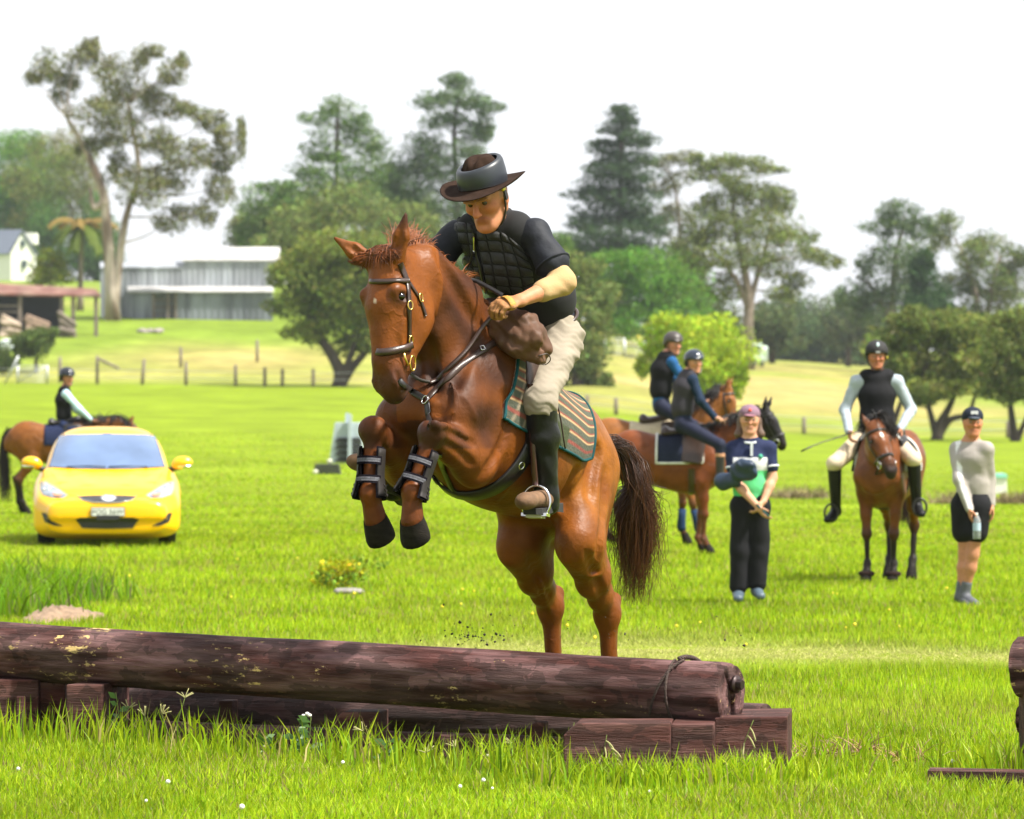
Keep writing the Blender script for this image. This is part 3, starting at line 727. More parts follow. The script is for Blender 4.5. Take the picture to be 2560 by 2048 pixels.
tree('olive_tree', 'broad olive tree with several leaning trunks beside the paddock, right', (2340, 1092), 216, [[(2342, 1098), (2350, 1060), (2372, 1020), (2398, 960)], [(2342, 1098), (2330, 1050), (2318, 1000), (2310, 940)], [(2342, 1098), (2375, 1050), (2420, 1035), (2440, 980)]],
     [(2330, 800, 80, 34), (2260, 840, 60, 40), (2400, 820, 80, 40), (2320, 880, 110, 56), (2420, 890, 80, 56), (2250, 930, 50, 44), (2350, 960, 100, 40), (2440, 960, 60, 36), (2290, 985, 50, 30)], A(.125, .145, .045), .3, 1.0, hang=.5, col2=A(.07, .09, .035), seed=33, tr=.34, group='olive trees along the paddock fence')
tree('olive_tree', 'darker olive tree cut by the right edge of the picture', (2535, 1106), 210, [[(2538, 1112), (2530, 1050), (2520, 960)], [(2538, 1112), (2560, 1060), (2590, 1000)]], [(2500, 815, 70, 34), (2570, 840, 60, 60), (2510, 890, 70, 56), (2580, 930, 70, 60), (2500, 970, 56, 40)], A(.10, .12, .04), .3, 1.05, hang=.5, col2=A(.06, .075, .03), seed=34, tr=.3, group='olive trees along the paddock fence')
tree('olive_tree', 'small olive tree on a slanting trunk left of the broad one', (2222, 1070), 220, [[(2222, 1090), (2240, 1040), (2262, 980)]], [(2205, 880, 40, 44), (2228, 940, 40, 44), (2195, 960, 24, 26)], A(.095, .115, .04), .3, .9, hang=.5, seed=35, tr=.26, group='olive trees along the paddock fence')
tree('round_bush', 'rounded dark bush at the left edge by the wire gate', (90, 895), 292, [[(90, 900), (90, 860)]], [(85, 850, 44, 36), (55, 870, 34, 30), (115, 845, 28, 26)], A(.05, .075, .025), .34, 1.2, seed=36, tr=.15, cat='bush', group='bushes by the left gate')
tree('low_bush', 'low dark bush in the far left corner of the hill', (8, 915), 288, None, [(5, 895, 26, 30), (30, 905, 22, 18)], A(.04, .06, .022), .34, 1.2, seed=37, cat='bush', group='bushes by the left gate')
for i, (u, v, ru, rv, Y, lab, cc) in enumerate(((960, 690, 110, 70, 400, 'low green thicket behind the forked olive tree', A(.07, .10, .035)), (1090, 690, 100, 80, 405, 'low dark thicket behind the chestnut horse head', A(.05, .085, .03)), (1200, 720, 90, 70, 400, 'low thicket hidden mostly by the rider', A(.05, .085, .03)),
      (1430, 640, 60, 70, 440, 'dark tree left of the tall conifer foot', A(.035, .06, .032)), (1500, 700, 90, 70, 440, 'dark thicket at the foot of the tall conifer', A(.04, .07, .03)), (1780, 790, 70, 70, 420, 'grey green undergrowth left of the big gum trunk', A(.065, .085, .045)), (1930, 800, 60, 60, 430, 'grey green undergrowth right of the big gum trunk', A(.06, .08, .045)),
      (250, 600, 50, 80, 590, 'dark foliage between the palm and the pale gum', A(.045, .085, .024)), (60, 600, 60, 60, 620, 'dark foliage behind the white house', A(.04, .08, .024)), (2380, 790, 90, 50, 420, 'grey green undergrowth behind the broad olive tree', A(.06, .085, .04)), (2230, 830, 60, 60, 430, 'grey green undergrowth below the right hand gum', A(.055, .08, .045)), (640, 570, 70, 60, 430, 'grey green tree above the shed roof end', A(.08, .10, .045)), (740, 520, 80, 60, 440, 'hazy tree left below the airy pine', A(.075, .10, .045)), (920, 480, 90, 60, 450, 'hazy tree between the two pines', A(.065, .095, .045)), (1010, 520, 80, 70, 445, 'hazy tree under the tallest pine', A(.06, .09, .045)), (1250, 620, 80, 80, 440, 'hazy tree behind the rider back', A(.06, .09, .04)), (1700, 680, 60, 70, 450, 'hazy tree under the thin gum', A(.065, .085, .05)), (2020, 800, 70, 60, 560, 'hazy tree in the gap left of the right hand gums', A(.06, .08, .05)), (2120, 790, 60, 60, 500, 'hazy tree below the drooping gum clump', A(.06, .08, .05)), (2520, 800, 70, 50, 430, 'hazy tree at the right edge behind the olive', A(.07, .09, .045)), (60, 470, 80, 60, 640, 'tall green tree above the white house roof', A(.07, .14, .03)), (760, 620, 80, 70, 395, 'pale green thicket above the shed end', A(.085, .115, .04)))):
    tree('thicket_tree', lab, (u, v + rv), Y, [[(u, v + rv + 20), (u, v)]], [(u, v, ru * .95, rv * .8), (u, v + rv * .9, ru * 1.1, rv * .5), (u - ru * .5, v + rv * .25, ru * .55, rv * .6), (u + ru * .5, v + rv * .25, ru * .55, rv * .6), (u, v + rv * .55, ru * .9, rv * .45)], cc, .5, 1.0, seed=60 + i, tr=.3, group='thicket along the hill', limbs=False)
# palm between house and gum
pb = px(200, 718, 400); pb[2] = g1(pb[0], pb[1])
palm = thing('palm_tree', 'tall palm with drooping yellowing fronds left of the pale gum', 'palm', tuple(pb))
v, f = tube(smoothline([pb, px(203, 640, 400), px(203, 570, 400)], 8), [.45, .3, .26, .25, .24, .24, .25, .3], 9); mk('trunk', v, f, M_GREYB, palm)
top = px(203, 565, 400)
for k in range(16):
    a = 2 * math.pi * k / 16 + rng.random() * .3; el = .9 - .9 * (k % 3) / 2; L = 3.4 + .8 * rng.random()
    dv = A(math.cos(a) * math.cos(el), math.sin(a) * math.cos(el), math.sin(el)); P = [top]
    for q in range(8): dv = unit(dv + A(0, 0, -.22)); P.append(P[-1] + dv * L / 8)
    P = np.array(P); V, F, Cc = [], [], []
    colr = A(.10, .14, .02) if k % 3 else A(.22, .15, .04)
    for i in range(1, len(P)):
        t = unit(P[i] - P[i - 1]); s = unit(np.cross(t, A(0, 0, 1)))
        for sg in (1, -1):
            for q in range(2):
                b = P[i - 1] * (1 - q / 2) + P[i] * q / 2; e = b + (s * sg * .7 + t * .5 - A(0, 0, .45)) * 1.15
                n = len(V); V += [b, b + t * .42, e]; F.append([n, n + 1, n + 2]); Cc += [colr] * 3
    mk('frond', V, F, M_LEAF, palm, smooth=False, col=np.array(Cc))
# ------------------------------------------------------------------ far buildings, fences, jumps
M_IRON = mat('corrugated_iron', (.30, .32, .35), .6, metal=.15, var=.45, scale=.9, stretch=(1, 1, .15), color2=(.26, .28, .31), c2scale=.5)
M_IROND = mat('corrugated_dark', (.20, .22, .25), .6, metal=.2, var=.35, scale=.5, stretch=(1, 1, .15), color2=(.10, .11, .13), c2scale=.7)
M_RUST = mat('rusty_iron', (.13, .05, .036), .85, var=.35, scale=.6, color2=(.2, .12, .09), c2scale=.5)
M_WOOD = mat('grey_timber', (.16, .13, .105), .9, var=.35, scale=5, stretch=(1, 1, .2), bump=.4, bscale=20)
M_WHITE = mat('white_boards', (.72, .72, .66), .7, var=.06)
M_SLATE = mat('grey_roof', (.16, .18, .25), .6, var=.15)
M_GLASSD = mat('dark_pane', (.05, .07, .08), .15, var=.1)
def corrugated(c, h, M, n=60, depth=.04):
    """upright corrugated sheet: centre c, half sizes (length, -, height)"""
    V, F = [], []
    for k in range(n + 1):
        x = -h[0] + 2 * h[0] * k / n
        for z in (-h[2], h[2]):
            V.append(A(x, depth * math.sin(k * math.pi / 2 * .999 + .3), z))
    V = np.array(V) @ np.asarray(M).T + c
    return V, [[2 * k, 2 * k + 2, 2 * k + 3, 2 * k + 1] for k in range(n)]
# white house with grey roof
Yh = 560; s = Yh / FPX
hp = px(57, 697, Yh); hp[2] = g1(hp[0], hp[1])
house = thing('house', 'small white gabled house with grey roof at the left edge', 'house', tuple(hp))
z0, ze, zr = hp[2] - .3, px(0, 632, Yh)[2], px(0, 578, Yh)[2]
xl, xr = px(27, 0, Yh)[0], px(88, 0, Yh)[0]; xm = px(55, 0, Yh)[0]; xf = px(-150, 0, Yh)[0]
dep = 9.
gl, gr_, gm = A(xl, Yh, 0), A(xr, Yh + 1.2, 0), A(xm, Yh + .5, 0)
def at(p, z): return A(p[0], p[1], z)
bk = A(-9., 4.0, 0)
v = [at(gl, z0), at(gr_, z0), at(gr_, ze), at(gm, zr), at(gl, ze)]; v += [p + bk for p in v]
mk('wall', v, [[0, 1, 2, 3, 4], [9, 8, 7, 6, 5], [0, 4, 9, 5], [1, 6, 7, 2]], M_WHITE, house, smooth=False)
up = A(0, -.15, .12)
for (a, b) in ((gl, 1), (gr_, -1)):
    e0 = at(a, ze) + A(-.35 * b, -.3, -.25); r0 = at(gm, zr) + A(0, -.3, .12)
    P = [e0, r0, r0 + bk * 1.03, e0 + bk * 1.03]; n_ = A(0, 0, .14)
    v = P + [p + n_ for p in P]
    mk('roof', v, [[0, 1, 2, 3], [4, 5, 6, 7], [0, 1, 5, 4], [1, 2, 6, 5], [2, 3, 7, 6], [3, 0, 4, 7]], M_SLATE, house, smooth=False)
for (u, v_, w_, h_) in ((56, 609, .22, .42), (60, 660, .26, .48)):
    c = px(u, v_, Yh) + A(0, .42, 0)
    fr_ = mk('window', *box(c, (w_ + .08, .12, h_ + .08)), mat('green_frame', (.15, .22, .2), .6), house, smooth=False)
    mk('pane', *box(c - A(0, .13, 0), (w_, .02, h_)), M_GLASSD, fr_, smooth=False)
mk('foundation', *box(at((gl + gr_) / 2 , z0 + .1) + bk * .5 + A(0, -.2, 0), (abs(xr - xl) * .5 + .1, .3, .35)), M_IROND, house, smooth=False)
mk('side_roof', *box(px(82, 595, Yh) + A(-1., 3.5, 0), (1.1, 2., .8)), M_WHITE, house, smooth=False)
# long corrugated iron shed
Ys = 358
shed = thing('iron_shed', 'long grey corrugated iron shed behind the gum tree', 'shed', tuple(A(px(470, 0, Ys)[0], Ys, g1(px(470, 0, Ys)[0], Ys))))
def panel(u0, u1, v0, v1, Y, m, nm, par=shed, n=60):
    a, b = px(u0, v0, Y), px(u1, v1, Y); z1, z0 = max(a[2], b[2]), min(a[2], b[2])
    v, f = corrugated(A((a[0] + b[0]) / 2, Y, (z0 + z1) / 2), (abs(b[0] - a[0]) / 2, 0, (z1 - z0) / 2), np.eye(3), n); return mk(nm, v, f, m, par)
panel(251, 460, 668, 806, Ys, M_IRON, 'wall')
panel(460, 680, 652, 722, Ys, M_IRON, 'wall')
panel(442, 682, 728, 806, Ys - 2.4, M_IROND, 'wall')
panel(330, 382, 735, 806, Ys - 2.4, M_IROND, 'wall', n=16)
for (u0, v0, u1, v1, y0, y1, m, nm) in ((318, 728, 684, 716, Ys - 2.8, Ys + .1, mat('pale_roof', (.42, .41, .40), .6, metal=.1, var=.25, scale=.8), 'awning'), (455, 650, 700, 618, Ys - .2, Ys + 6, mat('pale_roof', (.6, .6, .6), .5), 'roof'), (250, 668, 460, 655, Ys - .1, Ys + 5, M_IRON, 'roof')):
    a, b = px(u0, v0, y0), px(u1, v0, y0); c, d = px(u1, v1, y1), px(u0, v1, y1); k = A(0, 0, -.12)
    P = [a, b, c, d]; v = P + [p + k for p in P]
    mk(nm, v, [[3, 2, 1, 0], [4, 5, 6, 7], [0, 1, 5, 4], [1, 2, 6, 5], [2, 3, 7, 6], [3, 0, 4, 7]], m, shed, smooth=False)
for u in (384, 420, 440):
    p = px(u, 770, Ys - 2.3); mk('post', *box(p, (.12, .12, 1.4)), M_WOOD, shed, smooth=False)
for v_ in (750, 768, 785):
    a, b = px(384, v_, Ys - 2.2), px(440, v_, Ys - 2.2); mk('rail', *box((a + b) / 2, (abs(b[0] - a[0]) / 2, .04, .06)), M_WOOD, shed, smooth=False)
# open shed with rusty roof
Yo = 330
osd = thing('open_shed', 'old open timber shed with rusty low roof at the left edge', 'shed', tuple(A(px(110, 0, Yo)[0], Yo, g1(px(110, 0, Yo)[0], Yo))))
a, b, c, d = px(-140, 730, Yo - 1), px(252, 738, Yo - 1), px(240, 722, Yo + 5), px(-140, 700, Yo + 5); k = A(0, 0, -.2)
P = [a, b, c, d]; mk('roof', P + [p + k for p in P], [[3, 2, 1, 0], [4, 5, 6, 7], [0, 1, 5, 4], [1, 2, 6, 5], [2, 3, 7, 6], [3, 0, 4, 7]], M_RUST, osd, smooth=False)
for u in (-30, 50, 155, 183, 240):
    p0 = px(u, 735, Yo - .6); zg = g1(p0[0], p0[1]) - .2; mk('post', *box(A(p0[0], p0[1], (p0[2] + zg) / 2), (.16, .14, (p0[2] - zg) / 2)), M_WOOD, osd, smooth=False)
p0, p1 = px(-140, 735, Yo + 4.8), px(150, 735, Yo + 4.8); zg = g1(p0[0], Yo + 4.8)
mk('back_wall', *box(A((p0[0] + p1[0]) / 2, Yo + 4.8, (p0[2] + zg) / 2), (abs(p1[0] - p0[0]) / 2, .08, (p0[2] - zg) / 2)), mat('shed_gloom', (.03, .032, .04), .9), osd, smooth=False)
for v_ in (765, 780): 
    a, b = px(-140, v_, Yo - .5), px(50, v_, Yo - .5); mk('rail', *box((a + b) / 2, (abs(b[0] - a[0]) / 2, .05, .08)), M_WOOD, osd, smooth=False)
for (u0, u1, v0, v1, nm, lab, m) in ((0, 55, 790, 815, 'timber_stack', 'pale heap of boards under the rusty shed', mat('old_boards', (.32, .25, .19), .9, var=.3)), (60, 130, 785, 820, 'timber_stack', 'brown heap of scrap beside the shed post', mat('scrap', (.22, .15, .11), .9, var=.4)), (145, 190, 765, 826, 'log_stack', 'stack of grey timber at the open end of the rusty shed', M_WOOD)):
    p = px((u0 + u1) / 2, (v0 + v1) / 2, Yo - 1.6); zz = g1(p[0], p[1]); hw = (u1 - u0) / 2 * Yo / FPX
    S = Sdf(.12)
    for q in range(7): S.cap(A(p[0] - hw * .9 + .2 * rng.random(), p[1] + .3 * rng.standard_normal(), zz + .12 + .2 * q * (p[2] - zz) / 1.0), A(p[0] + hw * .9 - .3 * rng.random(), p[1] + .3 * rng.standard_normal(), zz + .14 + .17 * q), .2, k=.05)
    V, F = S.mesh(0); o = mk(nm, V, F, m); tag(o, lab, 'timber heap')
p = px(10, 830, 312); zz = g1(p[0], 312); S = Sdf(.1); S.ell(A(p[0], 312, zz + .35), (.9, .6, .45), k=.1).ell(A(p[0] + .2, 312, zz + .75), (.55, .5, .3), k=.1)
V, F = S.mesh(1); o = mk('covered_heap', V, F, mat('pale_tarp', (.45, .5, .5), .5)); tag(o, 'pale tarpaulin covered heap at the far left of the hill', 'heap')
# rubble heap and grey wire gates on the hill
p = px(375, 820, 335); zz = g1(p[0], 335); S = Sdf(.12)
for q in range(12): S.ell(A(p[0] + rng.uniform(-1, 1), 335 + rng.uniform(-.6, .6), zz + .15 + .2 * rng.random()), (.35, .3, .22), k=.05)
V, F = S.mesh(0); o = mk('stone_heap', V, F, mat('grey_stone', (.24, .21, .19), .9, var=.3, scale=2)); tag(o, 'heap of grey stones on the grass below the iron shed', 'stone heap')
M_GALV = mat('galvanised', (.42, .44, .45), .45, metal=.5, var=.1)
def gate(u0, u1, v0, v1, Y, label, nm='wire_gate', bars=5, brace=True, cat='gate', grp=None):
    a, b = px(u0, v0, Y), px(u1, v1, Y); zg = g1((a[0] + b[0]) / 2, Y); hgt = a[2] - b[2]
    root = thing(nm, label, cat, (float((a[0] + b[0]) / 2), Y, zg), grp)
    for x in (a[0], b[0]): mk('post', *tube([A(x, Y, zg - .1), A(x, Y, zg + hgt)], .08, 8), M_GALV, root)
    for k in range(bars):
        z = zg + .15 + (hgt - .2) * k / (bars - 1); mk('bar', *tube([A(a[0], Y, z), A(b[0], Y, z)], .03, 6), M_GALV, root)
    if brace: mk('brace', *tube([A(a[0], Y, zg + .1), A(b[0], Y, zg + hgt)], .035, 6), M_GALV, root)
    n = int(abs(b[0] - a[0]) / .3)
    for k in range(1, n): x = a[0] + (b[0] - a[0]) * k / n; mk('wire', *tube([A(x, Y, zg + .1), A(x, Y, zg + hgt)], .012, 4), M_GALV, root)
    return root
gate(44, 118, 888, 934, 274, 'grey wire gate with diagonal brace left of the small rider')
a, b = px(12, 938, 273), px(46, 890, 273); o = mk('gate_stay', *tube([A(a[0], 273, g1(a[0], 273)), b], .07, 6), M_GALV); tag(o, 'slanting grey stay bar leaning to the gate post', 'stay bar')
gate(1512, 1560, 845, 890, 338, 'pale panel fence section left of the young tree', 'yard_panel', 6, False, 'fence panel', 'yard panels above the dry hill')
gate(1562, 1612, 845, 890, 338, 'pale panel fence section partly behind the young tree', 'yard_panel', 6, False, 'fence panel', 'yard panels above the dry hill')
# paddock fence: posts and wires
def fpost(u, v0, v1, Y, label, lean=0.):
    a = px(u, v0, Y); zg = g1(a[0], Y); h = max(1.0, a[2] - zg)
    o = mk('fence_post', *tube([A(a[0], Y, zg - .2), A(a[0] + lean, Y, zg + h)], [.13, .11], 8), M_WOOD, loc=(a[0], Y, zg)); tag(o, label, 'fence post', 'posts of the paddock fence'); return o
places = ('by the grey gate', 'with a fallen rail', 'next along from the fallen rail', 'midway to the olive tree', 'below the iron shed', 'at the straw patch', 'two before the olive trunk', 'just before the olive trunk', 'under the olive crown', 'on the slope above the others', 'on the slope below the shed end')
for i, (u, v0, v1, Y, le) in enumerate(((150, 892, 930, 276, 0), (243, 890, 938, 274, .0), (355, 898, 940, 274, .15), (465, 905, 946, 273, 0), (589, 912, 952, 272, 0), (662, 918, 955, 272, 0), (706, 922, 968, 272, 0), (783, 922, 970, 271, 0), (985, 930, 970, 270, 0), (452, 868, 900, 300, 0), (643, 850, 886, 305, 0))):
    fpost(u, v0, v1, Y, 'grey timber fence post ' + places[i], le)
rp = ('left of the two mounted riders', 'behind the dark maned horse', 'left of the whip', 'near the small olive tree', 'right of the broad olive tree', 'at the right edge')
for i, (u, v0, Y) in enumerate(((1468, 1012, 230), (1540, 1018, 229), (2010, 1050, 224), (2170, 1056, 224), (2430, 1068, 224), (2520, 1070, 224))):
    fpost(u, v0, 0, Y, 'short grey fence post ' + rp[i])
a, b = px(246, 897, 273.8), px(298, 922, 273.8); o = mk('fallen_rail', *tube([a, b], .1, 6), M_WOOD); tag(o, 'slanting fallen rail against the fence post by the hill', 'rail')
for (us, ys_, hs, lab) in (((-100, 150, 243, 355, 465, 589, 706, 783, 985, 1200), (276, 276, 274, 274, 273, 272, 272, 271, 270, 262), (.5, 1.0), 'wire strands of the paddock fence on the left'), ((1400, 1468, 1540, 1800, 2010, 2170, 2430, 2520, 2700), (236, 230, 229, 226, 224, 224, 224, 224, 224), (.5, 1.0), 'wire strands of the paddock fence on the right')):
    root = thing('fence_wire', lab, 'fence wire', tuple(px(us[3], 940, ys_[3])))
    for h in hs:
        P = [A(px(u, 0, y)[0], y, g1(px(u, 0, y)[0], y) + h) for u, y in zip(us, ys_)]
        mk('strand', *tube(P, .018, 4), M_GALV, root)
# cross-country jumps standing in the paddock
def ground_at(u, Y): x = px(u, 0, Y)[0]; return A(x, Y, g1(x, Y))
Yj = 92.; c = ground_at(865, Yj); s = Yj / FPX
jump = thing('jump', 'grey and black trapezoid jump with upright post far in the paddock', 'jump', tuple(c))
def prism(x0, x1, xt0, xt1, z0, z1, y0, y1): return np.array([[x0, y0, z0], [x1, y0, z0], [xt1, y0, z1], [xt0, y0, z1], [x0, y1, z0], [x1, y1, z0], [xt1, y1, z1], [xt0, y1, z1]], float), [[0, 1, 2, 3], [7, 6, 5, 4], [0, 4, 5, 1], [1, 5, 6, 2], [2, 6, 7, 3], [3, 7, 4, 0]]
M_GREYP = mat('grey_paint', (.36, .42, .46), .5, var=.15); M_BLK = mat('black_slats', (.02, .022, .022), .7, var=.3)
X = lambda u: px(u, 0, Yj)[0]; Zv = lambda v: px(0, v, Yj)[2]
mk('frame', *prism(X(823), X(912), X(838), X(900), c[2] - .05, Zv(1057), Yj - .2, Yj + .9), M_GREYP, jump, smooth=False)
for k in range(4): mk('slat', *prism(X(838) , X(871), X(848 - k), X(871), c[2] + .03 + .15 * k, c[2] + .15 + .15 * k, Yj - .26, Yj - .202), M_BLK, jump, smooth=False); mk('slat', *prism(X(882), X(906), X(882), X(904 - k), c[2] + .03 + .15 * k, c[2] + .15 + .15 * k, Yj - .26, Yj - .202), M_BLK, jump, smooth=False)
mk('upright', *prism(X(871), X(881), X(872), X(880), c[2], Zv(1036), Yj - .34, Yj - .1), M_GREYP, jump, smooth=False)
mk('upright', *prism(X(862), X(872), X(863), X(871), Zv(1057), Zv(1033), Yj + .2, Yj + .35), M_GREYP, jump, smooth=False)
Yj2 = 82.; c = ground_at(818, Yj2); X = lambda u: px(u, 0, Yj2)[0]; h = 26 * Yj2 / FPX
j2 = thing('low_jump', 'low black box jump left of the grey one', 'jump', tuple(c))
for k in range(3): mk('slat', *prism(X(783 + 2 * k), X(853 - 2 * k), X(785 + 2 * k), X(851 - 2 * k), c[2] + h * k / 3 + .004, c[2] + h * (k + 1) / 3 - .01, Yj2 - .25, Yj2 + .25), M_BLK, j2, smooth=False)
for (u, dz, lab) in ((824, h, 'small pale ball on top of the low black jump'), (790, 0, 'small pale flower clump at the corner of the low black jump')):
    S = Sdf(.012); p = A(X(u), Yj2 - .1 - (.25 if dz == 0 else 0), c[2] + dz + .05); S.ell(p, (.055, .05, .055)).ell(p + A(.03, 0, .02), (.03, .03, .03)); V, F = S.mesh(1); o = mk('flower_ball', V, F, mat('cream_bloom', (.5, .5, .38), .8)); tag(o, lab, 'flower')
# white and mint box jump behind the person in grey
Yb = 84.; c = ground_at(2492, Yb); X = lambda u: px(u, 0, Yb)[0]; h = 50 * Yb / FPX
bx = thing('white_jump', 'white box with mint green top behind the person in grey top', 'jump', tuple(c))
mk('side', *prism(X(2466), X(2514), X(2468), X(2512), c[2], c[2] + h * .8, Yb - .3, Yb + .3), M_WHITE, bx, smooth=False)
mk('lid', *prism(X(2464), X(2515), X(2470), X(2511), c[2] + h * .803, c[2] + h, Yb - .34, Yb + .34), mat('mint', (.25, .6, .5), .5), bx, smooth=False)
# far pale vehicle by the young tree
Yv = 402; s = Yv / FPX; c = px(1893, 905, Yv); c[2] = g1(c[0], Yv)
vh = thing('horse_float', 'pale horse trailer parked far up the dry hill', 'trailer', tuple(c))
z0 = c[2]; zt = px(0, 858, Yv)[2]
S = Sdf(.06); S.loft(A(c[0], Yv, z0), np.eye(3), [-.8, -.6, .4, .8], [zt - z0 - .3, zt - z0, zt - z0, zt - z0 - .35], [.5, .45, .45, .5], [.75, .8, .8, .7], ex=5)
V, F = S.mesh(1); mk('body', V, F, mat('pale_green_paint', (.5, .62, .55), .3, var=.05), vh)
mk('window', *box(A(c[0] - .05, Yv - .83, zt - .55), (.4, .02, .22)), M_GLASSD, vh, smooth=False)
for x in (-.4, .4): mk('wheel', *tube([A(c[0] + x, Yv - .8, z0 + .28), A(c[0] + x, Yv - .6, z0 + .28)], .28, 14), M_BLK, vh)
# dry tussocks by the right hand jump
for i, (u, Y, w_, lab) in enumerate(((2395, 74, .5, 'brown dry tussock left of the white box jump'), (2540, 74, .4, 'brown dry tussock right of the white box jump'), (1990, 78, .7, 'pale dry tussock left of the mounted rider'))):
    c = ground_at(u, Y); L = []
    for k in range(260):
        p = c + A(rng.normal(0, w_ * .5), rng.normal(0, .2), 0); d = A(rng.normal(0, .5), rng.normal(0, .4), 1); L.append(hairline(p, d, .22 + .12 * rng.random(), 1.2, 4))
    v, f, cc = strands(L, .012, .003, [A(.17, .13, .055) * np.clip(1 + .3 * rng.standard_normal(), .4, 1.6) for _ in L]); o = mk('tussock', v, f, M_HAIR, col=cc, loc=tuple(c)); tag(o, lab, 'tussock', 'dry tussocks in the paddock')
# ------------------------------------------------------------------ the log jump
def creosote(name, base=(.034, .011, .0085), hi=(.105, .058, .055), chip=(.42, .30, .12), st=(1, 7, 7), chips=.68):
    if name in MATS: return MATS[name]
    m = mat(name, base, .72, var=.35, scale=5, stretch=st, color2=hi, c2scale=2.2, c2w=(.42, .62), spec=.22)
    N = m.node_tree.nodes; L = m.node_tree.links; b = N['Principled BSDF']; src = b.inputs['Base Color'].links[0].from_socket
    tc = N.new('ShaderNodeTexCoord'); mp = N.new('ShaderNodeMapping'); mp.inputs['Scale'].default_value = (1.0, 2.6, 2.6); L.new(tc.outputs['Object'], mp.inputs['Vector'])
    n = N.new('ShaderNodeTexNoise'); n.inputs['Scale'].default_value = 13; n.inputs['Detail'].default_value = 10; n.inputs['Roughness'].default_value = .75; L.new(mp.outputs[0], n.inputs['Vector'])
    n2 = N.new('ShaderNodeTexNoise'); n2.inputs['Scale'].default_value = 2.1; L.new(tc.outputs['Object'], n2.inputs['Vector'])
    ad = N.new('ShaderNodeMath'); ad.operation = 'MULTIPLY_ADD'; ad.inputs[1].default_value = .35; L.new(n2.outputs['Fac'], ad.inputs[0]); L.new(n.outputs['Fac'], ad.inputs[2])
    r = N.new('ShaderNodeMapRange'); r.inputs['From Min'].default_value = chips + .13; r.inputs['From Max'].default_value = chips + .15; L.new(ad.outputs[0], r.inputs['Value'])
    mx = N.new('ShaderNodeMixRGB'); mx.inputs['Color2'].default_value = (*chip, 1); L.new(r.outputs[0], mx.inputs['Fac']); L.new(src, mx.inputs['Color1']); L.new(mx.outputs[0], b.inputs['Base Color'])
    vo = N.new('ShaderNodeTexVoronoi'); vo.inputs['Scale'].default_value = 11; mpv = N.new('ShaderNodeMapping'); mpv.inputs['Scale'].default_value = (.55, 1.7, 1.7)
    ds = N.new('ShaderNodeTexNoise'); ds.inputs['Scale'].default_value = 14; ds.inputs['Detail'].default_value = 6; L.new(tc.outputs['Object'], ds.inputs['Vector'])
    va = N.new('ShaderNodeVectorMath'); va.operation = 'MULTIPLY_ADD'; va.inputs[1].default_value = (.16, .10, .10); L.new(ds.outputs['Color'], va.inputs[0]); L.new(tc.outputs['Object'], va.inputs[2]); L.new(va.outputs[0], mpv.inputs['Vector']); L.new(mpv.outputs[0], vo.inputs['Vector'])
    sx = N.new('ShaderNodeSeparateColor'); L.new(vo.outputs['Color'], sx.inputs[0])
    fr = N.new('ShaderNodeMapRange'); fr.inputs['From Min'].default_value = .55; fr.inputs['From Max'].default_value = .58; L.new(sx.outputs[0], fr.inputs['Value'])
    mf = N.new('ShaderNodeMixRGB'); mf.blend_type = 'MULTIPLY'; mf.inputs['Color2'].default_value = (1.75, 1.7, 1.75, 1); L.new(fr.outputs[0], mf.inputs['Fac']); L.new(mx.outputs[0], mf.inputs['Color1']); L.new(mf.outputs[0], b.inputs['Base Color'])
    mp2 = N.new('ShaderNodeMapping'); mp2.inputs['Scale'].default_value = (2.2, 22, 22); L.new(tc.outputs['Object'], mp2.inputs['Vector'])
    n3 = N.new('ShaderNodeTexNoise'); n3.inputs['Scale'].default_value = 4.0; n3.inputs['Detail'].default_value = 10; n3.inputs['Roughness'].default_value = .7; L.new(mp2.outputs[0], n3.inputs['Vector'])
    bp = N.new('ShaderNodeBump'); bp.inputs['Strength'].default_value = .9; bp.inputs['Distance'].default_value = .02
    ah = N.new('ShaderNodeMath'); ah.operation = 'MULTIPLY_ADD'; ah.inputs[1].default_value = .35; L.new(fr.outputs[0], ah.inputs[0]); L.new(n3.outputs['Fac'], ah.inputs[2]); L.new(ah.outputs[0], bp.inputs['Height']); L.new(bp.outputs[0], b.inputs['Normal'])
    return m
M_LOG = creosote('creosoted_log'); M_BLOCK = creosote('creosoted_block', (.045, .0155, .012), (.075, .036, .03), chips=.85)
def axis_obj(name, V, F, mat_, parent, p0, p1, up=(0, 0, 1), smooth=True):
    """mesh given in local coordinates with x along p0->p1"""
    e, s_, n = frame(np.asarray(p1) - p0, up); M4 = Matrix(np.column_stack([e, np.cross(s_, e), s_]).tolist()).to_4x4()
    me = bpy.data.meshes.new(name); me.from_pydata(np.asarray(V).tolist(), [], [list(map(int, f)) for f in F]); me.update()
    if smooth: me.polygons.foreach_set('use_smooth', np.ones(len(me.polygons), dtype=bool))
    me.materials.append(mat_); o = bpy.data.objects.new(name, me); COL.objects.link(o)
    off = np.asarray(p0) - (ORG[parent.name] if parent else 0)
    o.parent = parent; o.matrix_local = Matrix.Translation(Vector(off)) @ M4; ORG[o.name] = np.asarray(p0, float)
    return o
